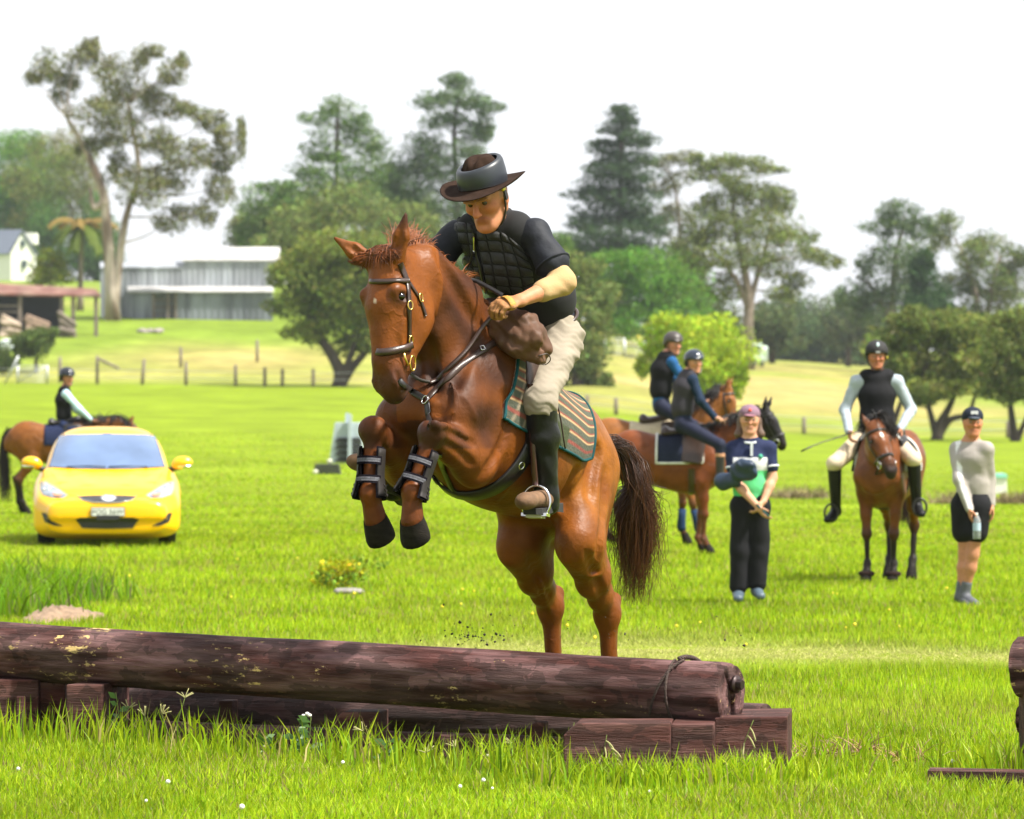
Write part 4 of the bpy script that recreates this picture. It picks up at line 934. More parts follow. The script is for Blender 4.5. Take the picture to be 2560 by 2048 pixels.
def log_mesh(L, r0, r1, nx=260, na=72, seed=0, crack=True, side_crack=True):
    V, F = [], []; xs = np.linspace(0, L, nx)
    for i, x in enumerate(xs):
        r = r0 + (r1 - r0) * x / L
        for k in range(na):
            a = 2 * math.pi * k / na
            rr = r * (1 + .018 * math.sin(2 * a + x * 1.3 + seed) + .012 * math.sin(5 * a + x * 3.1) + .010 * math.sin(x * 7 + 3 * math.sin(a * 2)))
            rr -= .006 * max(0, math.sin(x * 2.2 + 4 * a + seed)) ** 6
            if side_crack and x > L - .62:          # long drying crack from the end
                ac = 2.05 + .12 * math.sin(x * 9) ; rr -= .018 * math.exp(-((a - ac) / .04) ** 2) * min(1, (x - L + .62) / .3)
            if crack and x > L - .05: rr -= .005 * ((x - L + .05) / .05) ** 2
            V.append(A(x, rr * math.cos(a), rr * math.sin(a)))
    for i in range(nx - 1):
        for k in range(na): F.append([i * na + k, i * na + (k + 1) % na, (i + 1) * na + (k + 1) % na, (i + 1) * na + k])
    def cap(base, x, sgn, r):
        nr = 14; rows = [[base + k for k in range(na)]]
        for j in range(1, nr):
            f = 1 - j / nr; row = []
            for k in range(na):
                a = 2 * math.pi * k / na; p = V[base + k]; y, z = p[1] * f, p[2] * f; d = 0
                if crack:
                    for (q0, q1) in (((-.46, .88), (.02, .0)), ((.02, .0), (.3, -.95)), ((.02, 0), (.06, -.6))):
                        q0 = np.array(q0) * r; q1 = np.array(q1) * r; t = np.clip(((y - q0[0]) * (q1 - q0)[0] + (z - q0[1]) * (q1 - q0)[1]) / ((q1 - q0) @ (q1 - q0)), 0, 1)
                        dd = math.hypot(y - q0[0] - t * (q1 - q0)[0], z - q0[1] - t * (q1 - q0)[1]); d = max(d, .04 * math.exp(-(dd / .0075) ** 2))
                row.append(len(V)); V.append(A(x + sgn * (.006 * (1 - f) - d + .002 * math.sin(f * 40)), y, z))
            for k in range(na): F.append([rows[-1][k], rows[-1][(k + 1) % na], row[(k + 1) % na], row[k]])
            rows.append(row)
        F.append(rows[-1])
    cap((nx - 1) * na, L, 1, r1); cap(0, 0, -1, r0)
    return V, F
LP0, LP1 = px(-70, 1624, 17.6), px(1828, 1738, 15.6)
LL = float(np.linalg.norm(LP1 - LP0))
lj = thing('log_jump', 'big dark brown log jump on timber blocks across the foreground', 'log jump', (float((LP0[0] + LP1[0]) / 2), 16.6, 0.))
V, F = log_mesh(LL, .132, .130)
log = axis_obj('log', V, F, M_LOG, lj, LP0, LP1)
Lr = log_mesh(LL + .1, .125, .115, 200, 40, 2, False, False)
axis_obj('back_log', *Lr, creosote('old_bark_log', (.028, .0115, .0095), (.055, .033, .03), chips=.8), lj, px(-60, 1768, 17.95), px(1868, 1826, 16.15))
axis_obj('ground_log', *log_mesh(2.9, .07, .065, 140, 28, 5, False, False), M_BLOCK, lj, px(300, 1838, 17.2), px(1420, 1882, 15.95))
def timber(u0, u1, vt, Y, dep, nm='block', vt2=None, cham=0., yaw=0., z0=-.03):
    """upright timber block: left/right columns, top row, front distance; stands on the ground"""
    a, b = px(u0, vt, Y), px(u1, vt2 or vt, Y); k = A(dep * yaw, dep, 0)
    P = [A(a[0], Y, z0), A(b[0], Y, z0), A(b[0], Y, b[2])]
    if cham: P += [A(a[0] + cham, Y, a[2]), A(a[0], Y, a[2] - cham * .9)]
    else: P += [A(a[0], Y, a[2])]
    n = len(P); Vv = P + [p + k for p in P]; Ff = [list(range(n)), [n + i for i in range(n)][::-1]] + [[i, n + i, n + (i + 1) % n, (i + 1) % n] for i in range(n)]
    o = mk(nm, Vv, Ff, M_BLOCK, lj, smooth=False); bv = o.modifiers.new('Bevel', 'BEVEL'); bv.width = .006; bv.segments = 2; return o
timber(1408, 1676, 1808, 15.28, .22, cham=.055, yaw=.1); timber(1677, 1784, 1812, 15.34, .30, yaw=.1); timber(1786, 1968, 1795, 15.5, .42, vt2=1792, yaw=.12)
timber(-60, 96, 1700, 17.3, .3, yaw=.1); timber(98, 163, 1706, 17.34, .25, yaw=.1); timber(165, 256, 1712, 17.02, .3, yaw=.3)
timber(546, 580, 1752, 17.0, .08, yaw=.3); timber(838, 950, 1780, 16.45, .16, cham=.03, yaw=.2); timber(1326, 1362, 1806, 16.0, .08, cham=.015, yaw=.2)
timber(1100, 1160, 1838, 16.1, .05)
timber(40, 62, 1742, 17.2, .04)
# bolt on the log end, wire rope over the log
e_ = unit(LP1 - LP0); bc = LP1 + e_ * .01 + A(.012, -.01, .045)
bo = mk('bolt', *tube([bc - e_ * .02, bc + e_ * .028], .021, 6, up=(0, 0, 1)), mat('rusted_bolt', (.03, .016, .016), .45, metal=.4, var=.4, scale=30), lj, smooth=False)
mk('washer', *tube([bc - e_ * .01, bc + e_ * .004], .036, 18), MATS['rusted_bolt'], bo)
M_ROPE = mat('tarred_rope', (.05, .03, .024), .85, var=.4, scale=60, bump=.6, bscale=120)
def wraprope(x, lean, r, a0, a1, nm, off=.010):
    e, s_, n = frame(e_, A(0, 0, 1)); P = []
    for t in np.linspace(0, 1, 40):
        a = a0 + (a1 - a0) * t; c = LP1 - e_ * (x + lean * t); P.append(c + (s_ * math.cos(a) + n * math.sin(a)) * (.134 + off))
    for k in range(3):
        Q = []
        T = np.gradient(np.array(P), axis=0)
        for i, p in enumerate(P):
            ee, s2, n2 = frame(T[i], A(.2, .1, 1)); b = i * .95 + k * 2.094; Q.append(p + (s2 * math.cos(b) + n2 * math.sin(b)) * r * .6)
        mk(nm, *tube(Q, r * .62, 6), M_ROPE, lj)
nsign = 1 if np.cross(e_, A(0, 0, 1))[1] < 0 else -1
wraprope(.17, .05, .010, -1.2 * nsign, .3 * nsign, 'rope_strand'); wraprope(.2, .12, .005, .25 * nsign, 2.3 * nsign, 'rope_strand', .005); wraprope(.24, -.02, .005, .25 * nsign, 2.5 * nsign, 'rope_strand', .005)
wraprope(LL - .1, .08, .011, -1.4 * nsign, .5 * nsign, 'rope_strand')
# end of the next jump at the right edge, and a sleeper lying in the grass
nj = thing('log_jump', 'end of another brown log jump cut off by the right edge', 'log jump', tuple(px(2600, 1930, 15.7)))
q0, q1 = px(2549, 1668, 15.8), px(3300, 1640, 15.2)
axis_obj('log', *[x for x in log_mesh(1.2, .125, .125, 60, 40, 7, False, False)], M_LOG, nj, q0, q1)
axis_obj('log', *[x for x in log_mesh(1.2, .06, .06, 40, 28, 9, False, False)], M_LOG, nj, px(2551, 1800, 15.9), px(3300, 1790, 15.3))
P = [px(2552, 1745, 15.7), px(2800, 1745, 15.7)]; mk('block', *box(A(P[0][0] + .22, 15.72, .17), (.21, .12, .2)), M_BLOCK, nj, smooth=False)
a, b = px(2318, 1938, 15.25), px(2760, 1955, 15.1); o = mk('sleeper', *box((a + b) / 2 + A(0, 0, -.005), (abs(b[0] - a[0]) / 2, .07, .035), rotz(math.atan2(b[1] - a[1], b[0] - a[0]))), M_BLOCK, smooth=False); tag(o, 'brown timber sleeper lying in the grass at the lower right', 'sleeper')
# ------------------------------------------------------------------ yellow hatchback
CY = 44.0; CU = 267.5; cx = px(CU, 0, CY)[0]; cz = g1(cx, CY + .8)
car = thing('car', 'yellow hatchback parked facing the camera in the paddock', 'car', (float(cx), CY + 1.9, cz))
M_PAINT = mat('yellow_paint', (.80, .43, .002), .3, var=.03, scale=2, spec=.4, coat=.35)
M_PLAST = mat('black_plastic', (.014, .014, .016), .5, var=.15)
M_SCREEN = mat('windscreen_glass', (.09, .14, .25), .04, var=.25, scale=1.6, spec=.9)  # bluish sky reflection put into the opaque base colour
M_TYRE = mat('tyre_rubber', (.015, .015, .015), .85); M_CHROME = mat('chrome', (.75, .76, .78), .12, metal=1., var=0)
crr = unit(A(cx, CY, 0)); clt = A(crr[1], -crr[0], 0)          # the car faces the camera
CM = np.stack([crr, -clt, A(0, 0, 1)], 1); CR = np.stack([clt, crr, A(0, 0, 1)], 1); CO = A(cx, CY, cz)
CA = lambda x, y, z: CR @ A(x, y, z)
S = Sdf(.023)
S.loft(CO, CM, [0, .05, .16, .35, .6, .95, 1.2, 1.7, 2.6, 3.4, 3.85, 4.0], [.50, .585, .64, .70, .755, .83, .88, .89, .91, .93, .9, .7], [.2, .1, .08, .08, .1, .15, .2, .2, .2, .2, .24, .36],
       [.60, .74, .815, .845, .855, .855, .855, .855, .855, .84, .78, .66], k=.03, ex=4.6, wz=.42)
S.loft(CO, CM, [.92, 1.2, 1.55, 1.95, 2.3, 2.9, 3.4, 3.85], [.80, .99, 1.20, 1.335, 1.36, 1.35, 1.3, 1.0], [.5] * 8, [.70, .735, .725, .69, .68, .67, .65, .6], k=.05, ex=3.5, wz=.3)
for s in (1, -1):
    S.cap(CO + CA(.52 * s, .55, .70), CO + CA(.68 * s, 1.1, .86), .05, .03, .06, .02, side=clt, k=.06)       # wing crease
    S.cap(CO + CA(.22 * s, .4, .69), CO + CA(.36 * s, 1.1, .86), .03, .012, .04, .012, side=clt, k=.05)
    S.cap(CO + CA(.74 * s, .84, .27), CO + CA(.95 * s, .84, .27), .33, k=.02, sub=True); S.cap(CO + CA(.70 * s, 3.3, .29), CO + CA(.95 * s, 3.3, .29), .335, k=.02, sub=True)
V, F = S.mesh(1); mk('body', V, F, M_PAINT, car); CT = bvh(V, F)
def polypatch(outline, tree, off, rings=5, puff=0., dens=6):
    o = np.array(outline, float); q = []
    for i in range(len(o)):
        for k in range(dens): q.append(o[i] + (o[(i + 1) % len(o)] - o[i]) * k / dens)
    q = np.array(q); c = q.mean(0); pts = [tuple(c)]; hh = [1.]
    for r in range(1, rings + 1):
        for p in q: pts.append(tuple(c + (p - c) * r / rings)); hh.append(1 - (r / rings) ** 4)
    P, N = drape(pts, tree, off, 44.5); P = P + N * (puff * np.array(hh))[:, None]; n = len(q); Ff = [[0, 1 + k, 1 + (k + 1) % n] for k in range(n)]
    for r in range(rings - 1):
        for k in range(n): Ff.append([1 + r * n + k, 1 + (r + 1) * n + k, 1 + (r + 1) * n + (k + 1) % n, 1 + r * n + (k + 1) % n])
    return P, Ff
mir = lambda pts: [(2 * CU - u, v) for (u, v) in pts]
mk('windscreen', *polypatch([(124, 1169), (150, 1093), (170, 1089), (267, 1087), (365, 1089), (385, 1093), (411, 1169), (340, 1173), (267, 1174), (195, 1173)], CT, .014, 14), M_SCREEN, car)
mk('grille', *polypatch([(193, 1241), (230, 1239.5), (267, 1239), (305, 1239.5), (342, 1241), (328, 1251), (300, 1255), (267, 1256), (235, 1255), (207, 1251)], CT, .006), mat('grille_mesh', (.02, .02, .024), .4, var=.6, scale=70), car)
gl_ = mk('grille_trim', *tube(drape([(193, 1242), (207, 1252), (235, 1256.5), (267, 1257.5), (300, 1256.5), (328, 1252), (342, 1242)], CT, .01, 44.5)[0], .006, 6), M_CHROME, car)
mk('lower_intake', *polypatch([(189, 1298), (200, 1294), (267, 1294), (335, 1294), (347, 1298), (332, 1320), (267, 1322), (205, 1320)], CT, .012), mat('grille_mesh', (.02, .02, .024), .4), car)
HLp = [(101, 1205), (112, 1204), (140, 1220), (170, 1239), (158, 1246), (130, 1245), (108, 1238), (101, 1224)]; FG = [(105, 1282), (116, 1283), (124, 1298), (138, 1309), (158, 1316), (135, 1314), (113, 1305)]
for k, fn in enumerate((lambda p: p, mir)):
    hl_ = mk('headlight', *polypatch(fn(HLp), CT, .006, 6, .012), mat('lamp_lens', (.22, .25, .30), .10, var=.3, scale=9, spec=.6), car)
    c_ = fn([(118, 1224)])[0]; P, N = drape([c_], CT, .016, 44.5); mk('lamp_bowl', *ring(P[0], N[0], .035, .016, 18, 8), M_CHROME, hl_)
    mk('indicator', *polypatch(fn([(132, 1236), (158, 1240), (150, 1245), (136, 1243)]), CT, .022, 3), mat('amber_lens', (.5, .22, .12), .15), hl_)
    mk('fog_recess', *polypatch(fn(FG), CT, .007, 4), M_PLAST, car)
    sg = -1 if k == 0 else 1
    S = Sdf(.012); c0 = px(CU + sg * 190, 1156, 45.3); S.ell(c0, (.115, .07, .072), k=.03).cap(c0 + A(-sg * .08, 0, -.03), c0 + A(-sg * .0, 0, -.01), .05, .05, .06, .06, k=.03); Vm, Fm = S.mesh(1)
    mr = mk('door_mirror', Vm, Fm, M_PAINT, car); mk('mirror_stalk', *tube([c0 + A(-sg * .05, .02, -.055), c0 + A(-sg * .19, .04, -.10)], [.03, .035], 8), M_PLAST, mr)
    S = Sdf(.01); S.ell(c0 + A(sg * -.0, -.005, -.045), (.11, .06, .03), k=.02); Vm, Fm = S.mesh(1); mk('mirror_base', Vm, Fm, M_CHROME, mr)
    for yy in (.84, 3.3):
        wc = CO + CA(.70 * sg, yy, .295); wh = mk('wheel', *tube([wc - CA(.1 * sg, 0, 0), wc - CA(.09 * sg, 0, 0), wc + CA(.09 * sg, 0, 0), wc + CA(.1 * sg, 0, 0)], [.27, .295, .295, .27], 28), M_TYRE, car)
        mk('rim', *tube([wc + CA(.088 * sg, 0, 0), wc + CA(.106 * sg, 0, 0)], [.2, .19], 20), mat('alloy', (.4, .4, .42), .35, metal=.8), wh)
    a_, b_ = px(CU + sg * 100, 1171, 45.05), px(CU + sg * -8, 1172, 45.0)
    mk('wiper', *tube(drape([(CU + sg * 100, 1171), (CU + sg * 45, 1169), (CU + sg * 4, 1171)], CT, .02, 45)[0], .008, 5), M_PLAST, car)
    mk('pillar_line', *tube(drape([(CU + sg * 143, 1169), (CU + sg * 128, 1120), (CU + sg * 117, 1092)], CT, .008, 45.5)[0], .009, 5), M_PLAST, car)
    mk('bonnet_seam', *tube(drape([(CU + sg * 140, 1180), (CU + sg * 118, 1212), (CU + sg * 96, 1238), (CU + sg * 76, 1240)], CT, .001, 44.8)[0], .004, 5), mat('seam', (.10, .05, .002), .6), car)
mk('roof_seam', *tube(drape([(CU - 110, 1088), (CU, 1085), (CU + 110, 1088)], CT, .004, 46)[0], .008, 5), M_PLAST, car)
P, N = drape([(271, 1247)], CT, .014, 44.5); N0 = unit(N[0] * A(1, 1, .3)); bd_ = mk('badge', *ring(P[0], N0, .036, .006, 26, 8, sx=1.0, sy=2.3, up=(0, 0, 1)), M_CHROME, car)
ex_, ux_ = clt, A(0, 0, 1)
for (a_, b_) in (((-.045, -.022), (-.012, .026)), ((.012, -.026), (.045, .022)), ((-.028, -.006), (.028, .006))): mk('badge_stroke', *tube([P[0] + ex_ * a_[0] + ux_ * a_[1], P[0] + ex_ * b_[0] + ux_ * b_[1]], .008, 6), M_CHROME, bd_)
mk('badge_back', *polypatch([(271 + 17 * math.cos(t), 1247 + 7.5 * math.sin(t)) for t in np.linspace(0, 6.28, 12)[:-1]], CT, .01, 3, dens=2), mat('badge_grey', (.4, .42, .45), .3), bd_)
pc = drape([(270, 1279.5)], CT, .02, 44.5)[0][0]
plate = mk('number_plate', *box(pc, (.185, .006, .045), CR), mat('plate_white', (.62, .63, .6), .5, var=.05), car, smooth=False)
mk('plate_rim', *box(pc + CA(0, .004, 0), (.193, .006, .053), CR), M_PLAST, plate, smooth=False); mk('plate_holder', *box(pc + CA(0, .01, -.068), (.13, .02, .028), CR), M_PLAST, car, smooth=False)
tcu = bpy.data.curves.new('plate_text', 'FONT'); tcu.body = 'FOG 56W'; tcu.size = .082; tcu.align_x = 'CENTER'; tcu.align_y = 'CENTER'; tcu.extrude = .001
tmp = bpy.data.objects.new('plate_text', tcu); COL.objects.link(tmp); dg = bpy.context.evaluated_depsgraph_get(); tme = bpy.data.meshes.new_from_object(tmp.evaluated_get(dg)); bpy.data.objects.remove(tmp)
to = bpy.data.objects.new('plate_text', tme); COL.objects.link(to); to.parent = plate; to.location = Vector(pc + CA(0, -.0075, -.004) - ORG['car']); to.rotation_euler = (R(90), 0, math.atan2(clt[1], clt[0])); tme.materials.clear(); tme.materials.append(mat('plate_ink', (.06, .07, .08), .6, var=0)); ORG[to.name] = pc
for s in (1, -1): mk('seat', *box(CO + CA(.35 * s, 1.9, .85), (.2, .08, .3), CR), M_PLAST, car, smooth=False)
# ------------------------------------------------------------------ the chestnut horse in mid jump
YW = 17.1
W = lambda u, v, d: px(u, v, YW + d)
PITCH = R(27)
Fh = unit(A(-.46, -.888, 0)); Lh = A(.888, -.46, 0)
Fb = Fh * math.cos(PITCH) + A(0, 0, math.sin(PITCH)); Ub = np.cross(Fb, Lh)
MB_ = np.stack([Fb, Lh, Ub], 1)
OW = W(1240, 806, 0)
Bd = lambda x, y, z: OW + MB_ @ A(x, y, z)
CH = dict(body=A(.15, .043, .006), dark=A(.03, .012, .007), belly=A(.2, .068, .009), leg=A(.125, .034, .006))
fl = dict(kind='fore', s=1, shoulder=W(1120, 1040, -.52), elbow=W(1186, 1155, -.42), knee=W(1080, 1082, -.76), fetlock=W(1030, 1228, -.80),
          coronet=W(1031, 1302, -.80), fw=unit(A(-.35, -.6, .72)), lw=1.16, back=A(.35, .75, -.1))
fr = dict(kind='fore', s=-1, shoulder=W(1000, 1045, -.35), elbow=W(1010, 1165, -.2), knee=W(932, 1074, -.56), fetlock=W(924, 1232, -.6),
          coronet=W(939, 1300, -.58), fw=unit(A(-.35, -.6, .72)), lw=1.16, back=A(.35, .75, -.1))
hl = dict(kind='hind', s=1, hip=Bd(-.84, .14, -.27), stifle=W(1447, 1355, .20), hock=W(1518, 1535, .62), fetlock=W(1526, 1752, .66), coronet=W(1522, 1790, .62),
          fw=unit(A(-.5, -.866, 0)), lw=1.15)
hr = dict(kind='hind', s=-1, hip=Bd(-.84, -.14, -.27), stifle=W(1300, 1360, .42), hock=W(1376, 1518, .82), fetlock=W(1388, 1742, .86), coronet=W(1384, 1780, .82),
          fw=unit(A(-.5, -.866, 0)), lw=1.15)
crest = unit(A(.45, .35, .8))
neck = [(Bd(.1, 0, -.3), .30, .19, Ub), (W(1108, 795, -.36), .215, .125, unit(A(.75, .3, .55))), (W(1040, 700, -.52), .16, .10, unit(A(.6, .3, .75))),
        (W(985, 690, -.6), .125, .095, unit(A(.25, .45, .8)))]
HP = W(934, 640, -.74)
hz = unit(A(-.05, .12, 1.0)); hx = A(-.63, -.78, 0); hx = unit(hx - hz * (hx @ hz)); hy = np.cross(hz, hx)
MH = np.stack([hx, hy, hz], 1)
S = Sdf(.0102)
horse_body(S, OW, MB_, .97, CH, [fl, fr, hl, hr], neck)
HS = 1.12
head_prims(S, HP, MH, HS, CH['body'], A(.075, .024, .009), A(.03, .016, .013))
# pectoral muscles, shoulder edge, flank and thigh muscle lines
S.ell(Bd(.29, .1, -.56), (.1, .1, .12), MB_, k=.05, col=CH['body']).ell(Bd(.29, -.1, -.56), (.1, .1, .12), MB_, k=.05, col=CH['body'])
S.cap(Bd(.36, 0, -.45), Bd(.3, 0, -.72), .012, k=.03, sub=True)
S.cap(W(1100, 1075, -.75), W(1170, 1105, -.52), .035, .03, .045, .04, k=.025, col=CH['body'])
S.cap(W(1110, 1110, -.7), W(1190, 1150, -.5), .03, .03, .04, .035, k=.02, col=CH['body'])
S.cap(W(1086, 1060, -.83), W(1110, 1075, -.78), .022, k=.02, col=CH['leg'])
S.cap(Bd(-.7, .26, -.3), Bd(-.62, .24, -.6), .012, k=.05, sub=True)
ear_prims(S, HP + MH @ A(-.07, .075, .0), A(.2, -.12, 1), A(-.25, -.95, .1), .185, CH['body'], A(.06, .025, .012))
ear_prims(S, HP + MH @ A(-.06, -.07, -.01), A(-.95, .05, .62), A(-.2, -.9, .35), .19, CH['body'], A(.16, .07, .03))
S.res = .022; V, F = S.mesh(0); T0 = bvh(V, F); S.res = .0102       # rough pass, to lay muscle lines and veins on the surface
for (pts, r, kk) in (([(1262, 985), (1272, 1040), (1264, 1090), (1240, 1140), (1206, 1190)], .013, .035), ([(1112, 1078), (1150, 1090), (1186, 1110)], .009, .025), ([(1110, 1106), (1150, 1132), (1180, 1160)], .009, .025),
                     ([(1190, 860), (1150, 930), (1112, 1000), (1086, 1050)], .012, .045), ([(1495, 1120), (1480, 1190), (1476, 1245)], .008, .05), ([(1514, 1180), (1510, 1260), (1504, 1340), (1496, 1400)], .007, .045),
                     ([(1440, 1180), (1418, 1230), (1404, 1262)], .014, .05), ([(1468, 1385), (1490, 1440), (1506, 1492)], .010, .03), ([(1322, 1390), (1348, 1450), (1366, 1492)], .010, .03), ([(1066, 850), (1078, 920), (1092, 985)], .012, .045), ([(1100, 640), (1140, 720), (1180, 800)], .010, .05)):
    P, N = drape([tuple(q) for q in smoothline(pts, 10)], T0, .004)
    for i in range(9):
        if np.linalg.norm(P[i + 1] - P[i]) < .2: S.cap(P[i], P[i + 1], r, k=kk, sub=True)
for pts in ([(1128, 955), (1140, 1000), (1132, 1045)], [(1150, 985), (1172, 1010), (1190, 1050)], [(1104, 1058), (1140, 1074), (1172, 1094)], [(1300, 1180), (1260, 1230), (1230, 1262)], [(1350, 1450), (1362, 1490), (1372, 1530)], [(1010, 800), (1002, 840), (1012, 880)], [(1440, 1420), (1470, 1440), (1500, 1438)]):
    P, N = drape([tuple(q) for q in smoothline(pts, 9)], T0, -.003)
    for i in range(8):
        if np.linalg.norm(P[i + 1] - P[i]) < .15: S.cap(P[i], P[i + 1], .0058, k=.016, col=CH['body'])
V, F = S.mesh(1)
C = S.colors(V, CH['body'])
# coat: sweat-darkened neck and shoulder, dark points at eye and muzzle, white star
loc_b = (V - OW) @ MB_
dk = np.clip((loc_b[:, 0] + .05) / .25, 0, 1) * np.clip((-loc_b[:, 2] + .95) / .3, 0, 1)
nz = np.sin(loc_b[:, 0] * 21 + 3 * np.sin(loc_b[:, 2] * 13)) * .5 + np.sin(loc_b[:, 1] * 17 + loc_b[:, 2] * 24) * .5
hl_ = (V - HP) @ MH / HS / A(1, 1.0, .93)
onhead = (hl_[:, 0] > -.3) & (hl_[:, 2] > -.65) & (hl_[:, 2] < .1) & (np.abs(hl_[:, 1]) < .16)
dk = np.where(onhead, .0, dk) * np.clip(.75 + .45 * nz, 0, 1)
dk = np.where(V[:, 2] < px(0, 1120, 16.6)[2], dk * .25, dk)
C = C * (1 - .92 * dk[:, None]) + A(.036, .0135, .0075) * (.92 * dk[:, None])
sunlit_gold = (np.clip((-loc_b[:, 0] - .3) / .3, 0, 1) * np.clip(.75 + .5 * np.sin(loc_b[:, 0] * 9 + 4 * np.sin(loc_b[:, 2] * 7)), 0, 1) * np.clip((V[:, 2] - .75) / .3, 0, 1))[:, None]  # golden sunlit tone of the hindquarters painted into the coat colour
C = C * (1 - .55 * sunlit_gold) + A(.25, .09, .009) * .55 * sunlit_gold
eyed = np.exp(-(((hl_ - A(-.05, .09, -.185)) / A(.04, .05, .035)) ** 2).sum(1)) + np.exp(-(((hl_ - A(-.05, -.09, -.185)) / A(.04, .05, .035)) ** 2).sum(1))
C = C * (1 - .7 * np.clip(eyed, 0, 1)[:, None]) + A(.02, .012, .009) * .7 * np.clip(eyed, 0, 1)[:, None]
star = (np.abs(hl_[:, 1] - .008) < .006) & (np.abs(hl_[:, 2] + .19) < .011) & (hl_[:, 0] > -.04)
C[star] = A(.45, .33, .25)
inn = np.clip((-loc_b[:, 2] - .62) / .1, 0, 1) * np.clip((-loc_b[:, 0] - .7) / .1, 0, 1) * np.clip((.02 - loc_b[:, 1]) / .06, 0, 1)
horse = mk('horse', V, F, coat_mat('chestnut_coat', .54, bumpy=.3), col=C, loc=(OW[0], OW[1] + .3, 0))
tag(horse, 'wet chestnut horse leaping over the log jump with both forelegs tucked', 'horse')
TREE = bvh(V, F)
HORSE_S = S
for g, tip in ((fl, W(1047, 1348, -.75)), (fr, W(960, 1345, -.53)), (hl, W(1510, 1822, .55)), (hr, W(1372, 1806, .75))):
    v, f = hoof_mesh(g['coronet'], tip, A(-.5, -.7, .3) if g['kind'] == 'fore' else A(-.5, -.866, 0), 1.08)
    mk('hoof', v, f, M_HOOF, horse)
for s in (1, -1):
    v, f = eyeball(HP + MH @ (A(-.046, .089 * s, -.176 * .93) * HS), .0175)
    mk('eye', v, f, M_EYE, horse)
# mane along the crest, falling to the far side and blown up
hair_c = lambda b: np.clip(b * (1 + .35 * rng.standard_normal()), 0.004, 1)
cr = smoothline([W(985, 640, -.66), W(1010, 612, -.58), W(1055, 610, -.5), W(1110, 650, -.4), W(1160, 712, -.28), W(1200, 765, -.16), W(1222, 800, -.08)], 60)
lines, cols = [], []
for i in range(1100):
    t = rng.random(); j = min(int(t * 59), 58); f_ = t * 59 - j
    p = cr[j] * (1 - f_) + cr[j + 1] * f_ + rng.standard_normal(3) * .008
    nr = TREE.find_nearest(Vector(p)); p = A(*nr[0]) - A(*nr[1]) * .004
    tv = unit(cr[j + 1] - cr[j])
    d = unit(A(*nr[1]) * .75 + A(-.1, .45, .2) + rng.standard_normal(3) * .16 + tv * (.25 if t < .7 else .6))
    L = (.075 + .05 * rng.random()) * (1.25 if t < .35 else 1.0) + (.1 * rng.random() if t > .72 else 0)
    lines.append(hairline(p, d, L, 1.2 if t < .7 else 2.6, 7)); cols.append(hair_c(A(.2, .06, .014) if t < .7 else A(.09, .028, .008)))
v, f, c = strands(lines, .0022, .0007, cols)
mk('mane', v, f, M_HAIR, horse, col=c)
lines, cols = [], []
for i in range(420):       # forelock swept across the brow, a few curls standing up
    s0 = rng.random(); p = HP + MH @ A(-.06 + .03 * rng.random(), -.05 + .1 * s0, .01 + .02 * rng.random())
    side = 1 if rng.random() < .62 else -1
    if i % 9 == 0:
        L = .10; d = MH @ A(.35, side * .3, 1.0) + rng.standard_normal(3) * .25; dr = 6.0
    else:
        L = .09 + .05 * rng.random(); d = MH @ A(.4, side * 1.0, -.1) + rng.standard_normal(3) * .12; dr = .55
    P = hairline(p, d, L, dr, 9)
    for q in range(len(P)):
        h = TREE.find_nearest(Vector(P[q])); o = A(*h[1])
        dd_ = (P[q] - A(*h[0])) @ o
        if dd_ < .006 or i % 9: P[q] = A(*h[0]) + o * (.006 + .010 * rng.random() + .1 * max(0, min(dd_, .05)))
    lines.append(P); cols.append(hair_c(A(.15, .042, .01)))
v, f, c = strands(lines, .0024, .0008, cols)
mk('forelock', v, f, M_HAIR, horse, col=c)
# tail: dark hair with chestnut ends, blown to the right
lines, cols = [], []
dock = Bd(-1.11, 0, -.1)
for i in range(1500):
    k = rng.random(); a = rng.standard_normal() * .5
    p = dock + A(rng.standard_normal() * .022, rng.standard_normal() * .022, rng.standard_normal() * .03) - Ub * .12 * k * rng.random()
    L = .62 + .42 * rng.random() if i % 3 else .35 + .25 * rng.random()
    e = W(1585 + rng.standard_normal() * 26 - 22 * (L < .6), 1105 + L * 395, .95)
    m1 = W(1548 + 16 * a, 1112 + 8 * rng.standard_normal(), .9 + .05 * rng.standard_normal()); m2 = W(1590 + 24 * a, 1190 + 20 * rng.random(), .95 + .06 * rng.standard_normal())
    m3 = (m2 + e) / 2 + A(.045 * rng.standard_normal() + .015, .03 * rng.standard_normal(), 0)
    if i % 17 == 0: e = e + A(.16 * rng.random() - .03, 0, .08 * rng.random()); m2 = m2 + A(.05 * rng.random(), 0, .0)
    P = smoothline([p, m1, m2, m3, e], 11)
    lines.append(P)
    base = A(.016, .009, .007) if rng.random() < .6 else A(.07, .028, .012)
    tipc = A(.10, .035, .013); tt = np.linspace(0, 1, 11)[:, None] ** 1.6
    cols.append((base * (1 - tt) + tipc * tt) * np.clip(1 + .3 * rng.standard_normal(), .3, 2))
v, f, c = strands(lines, .0024, .0006, cols)
mk('tail', v, f, M_HAIR, horse, col=c)
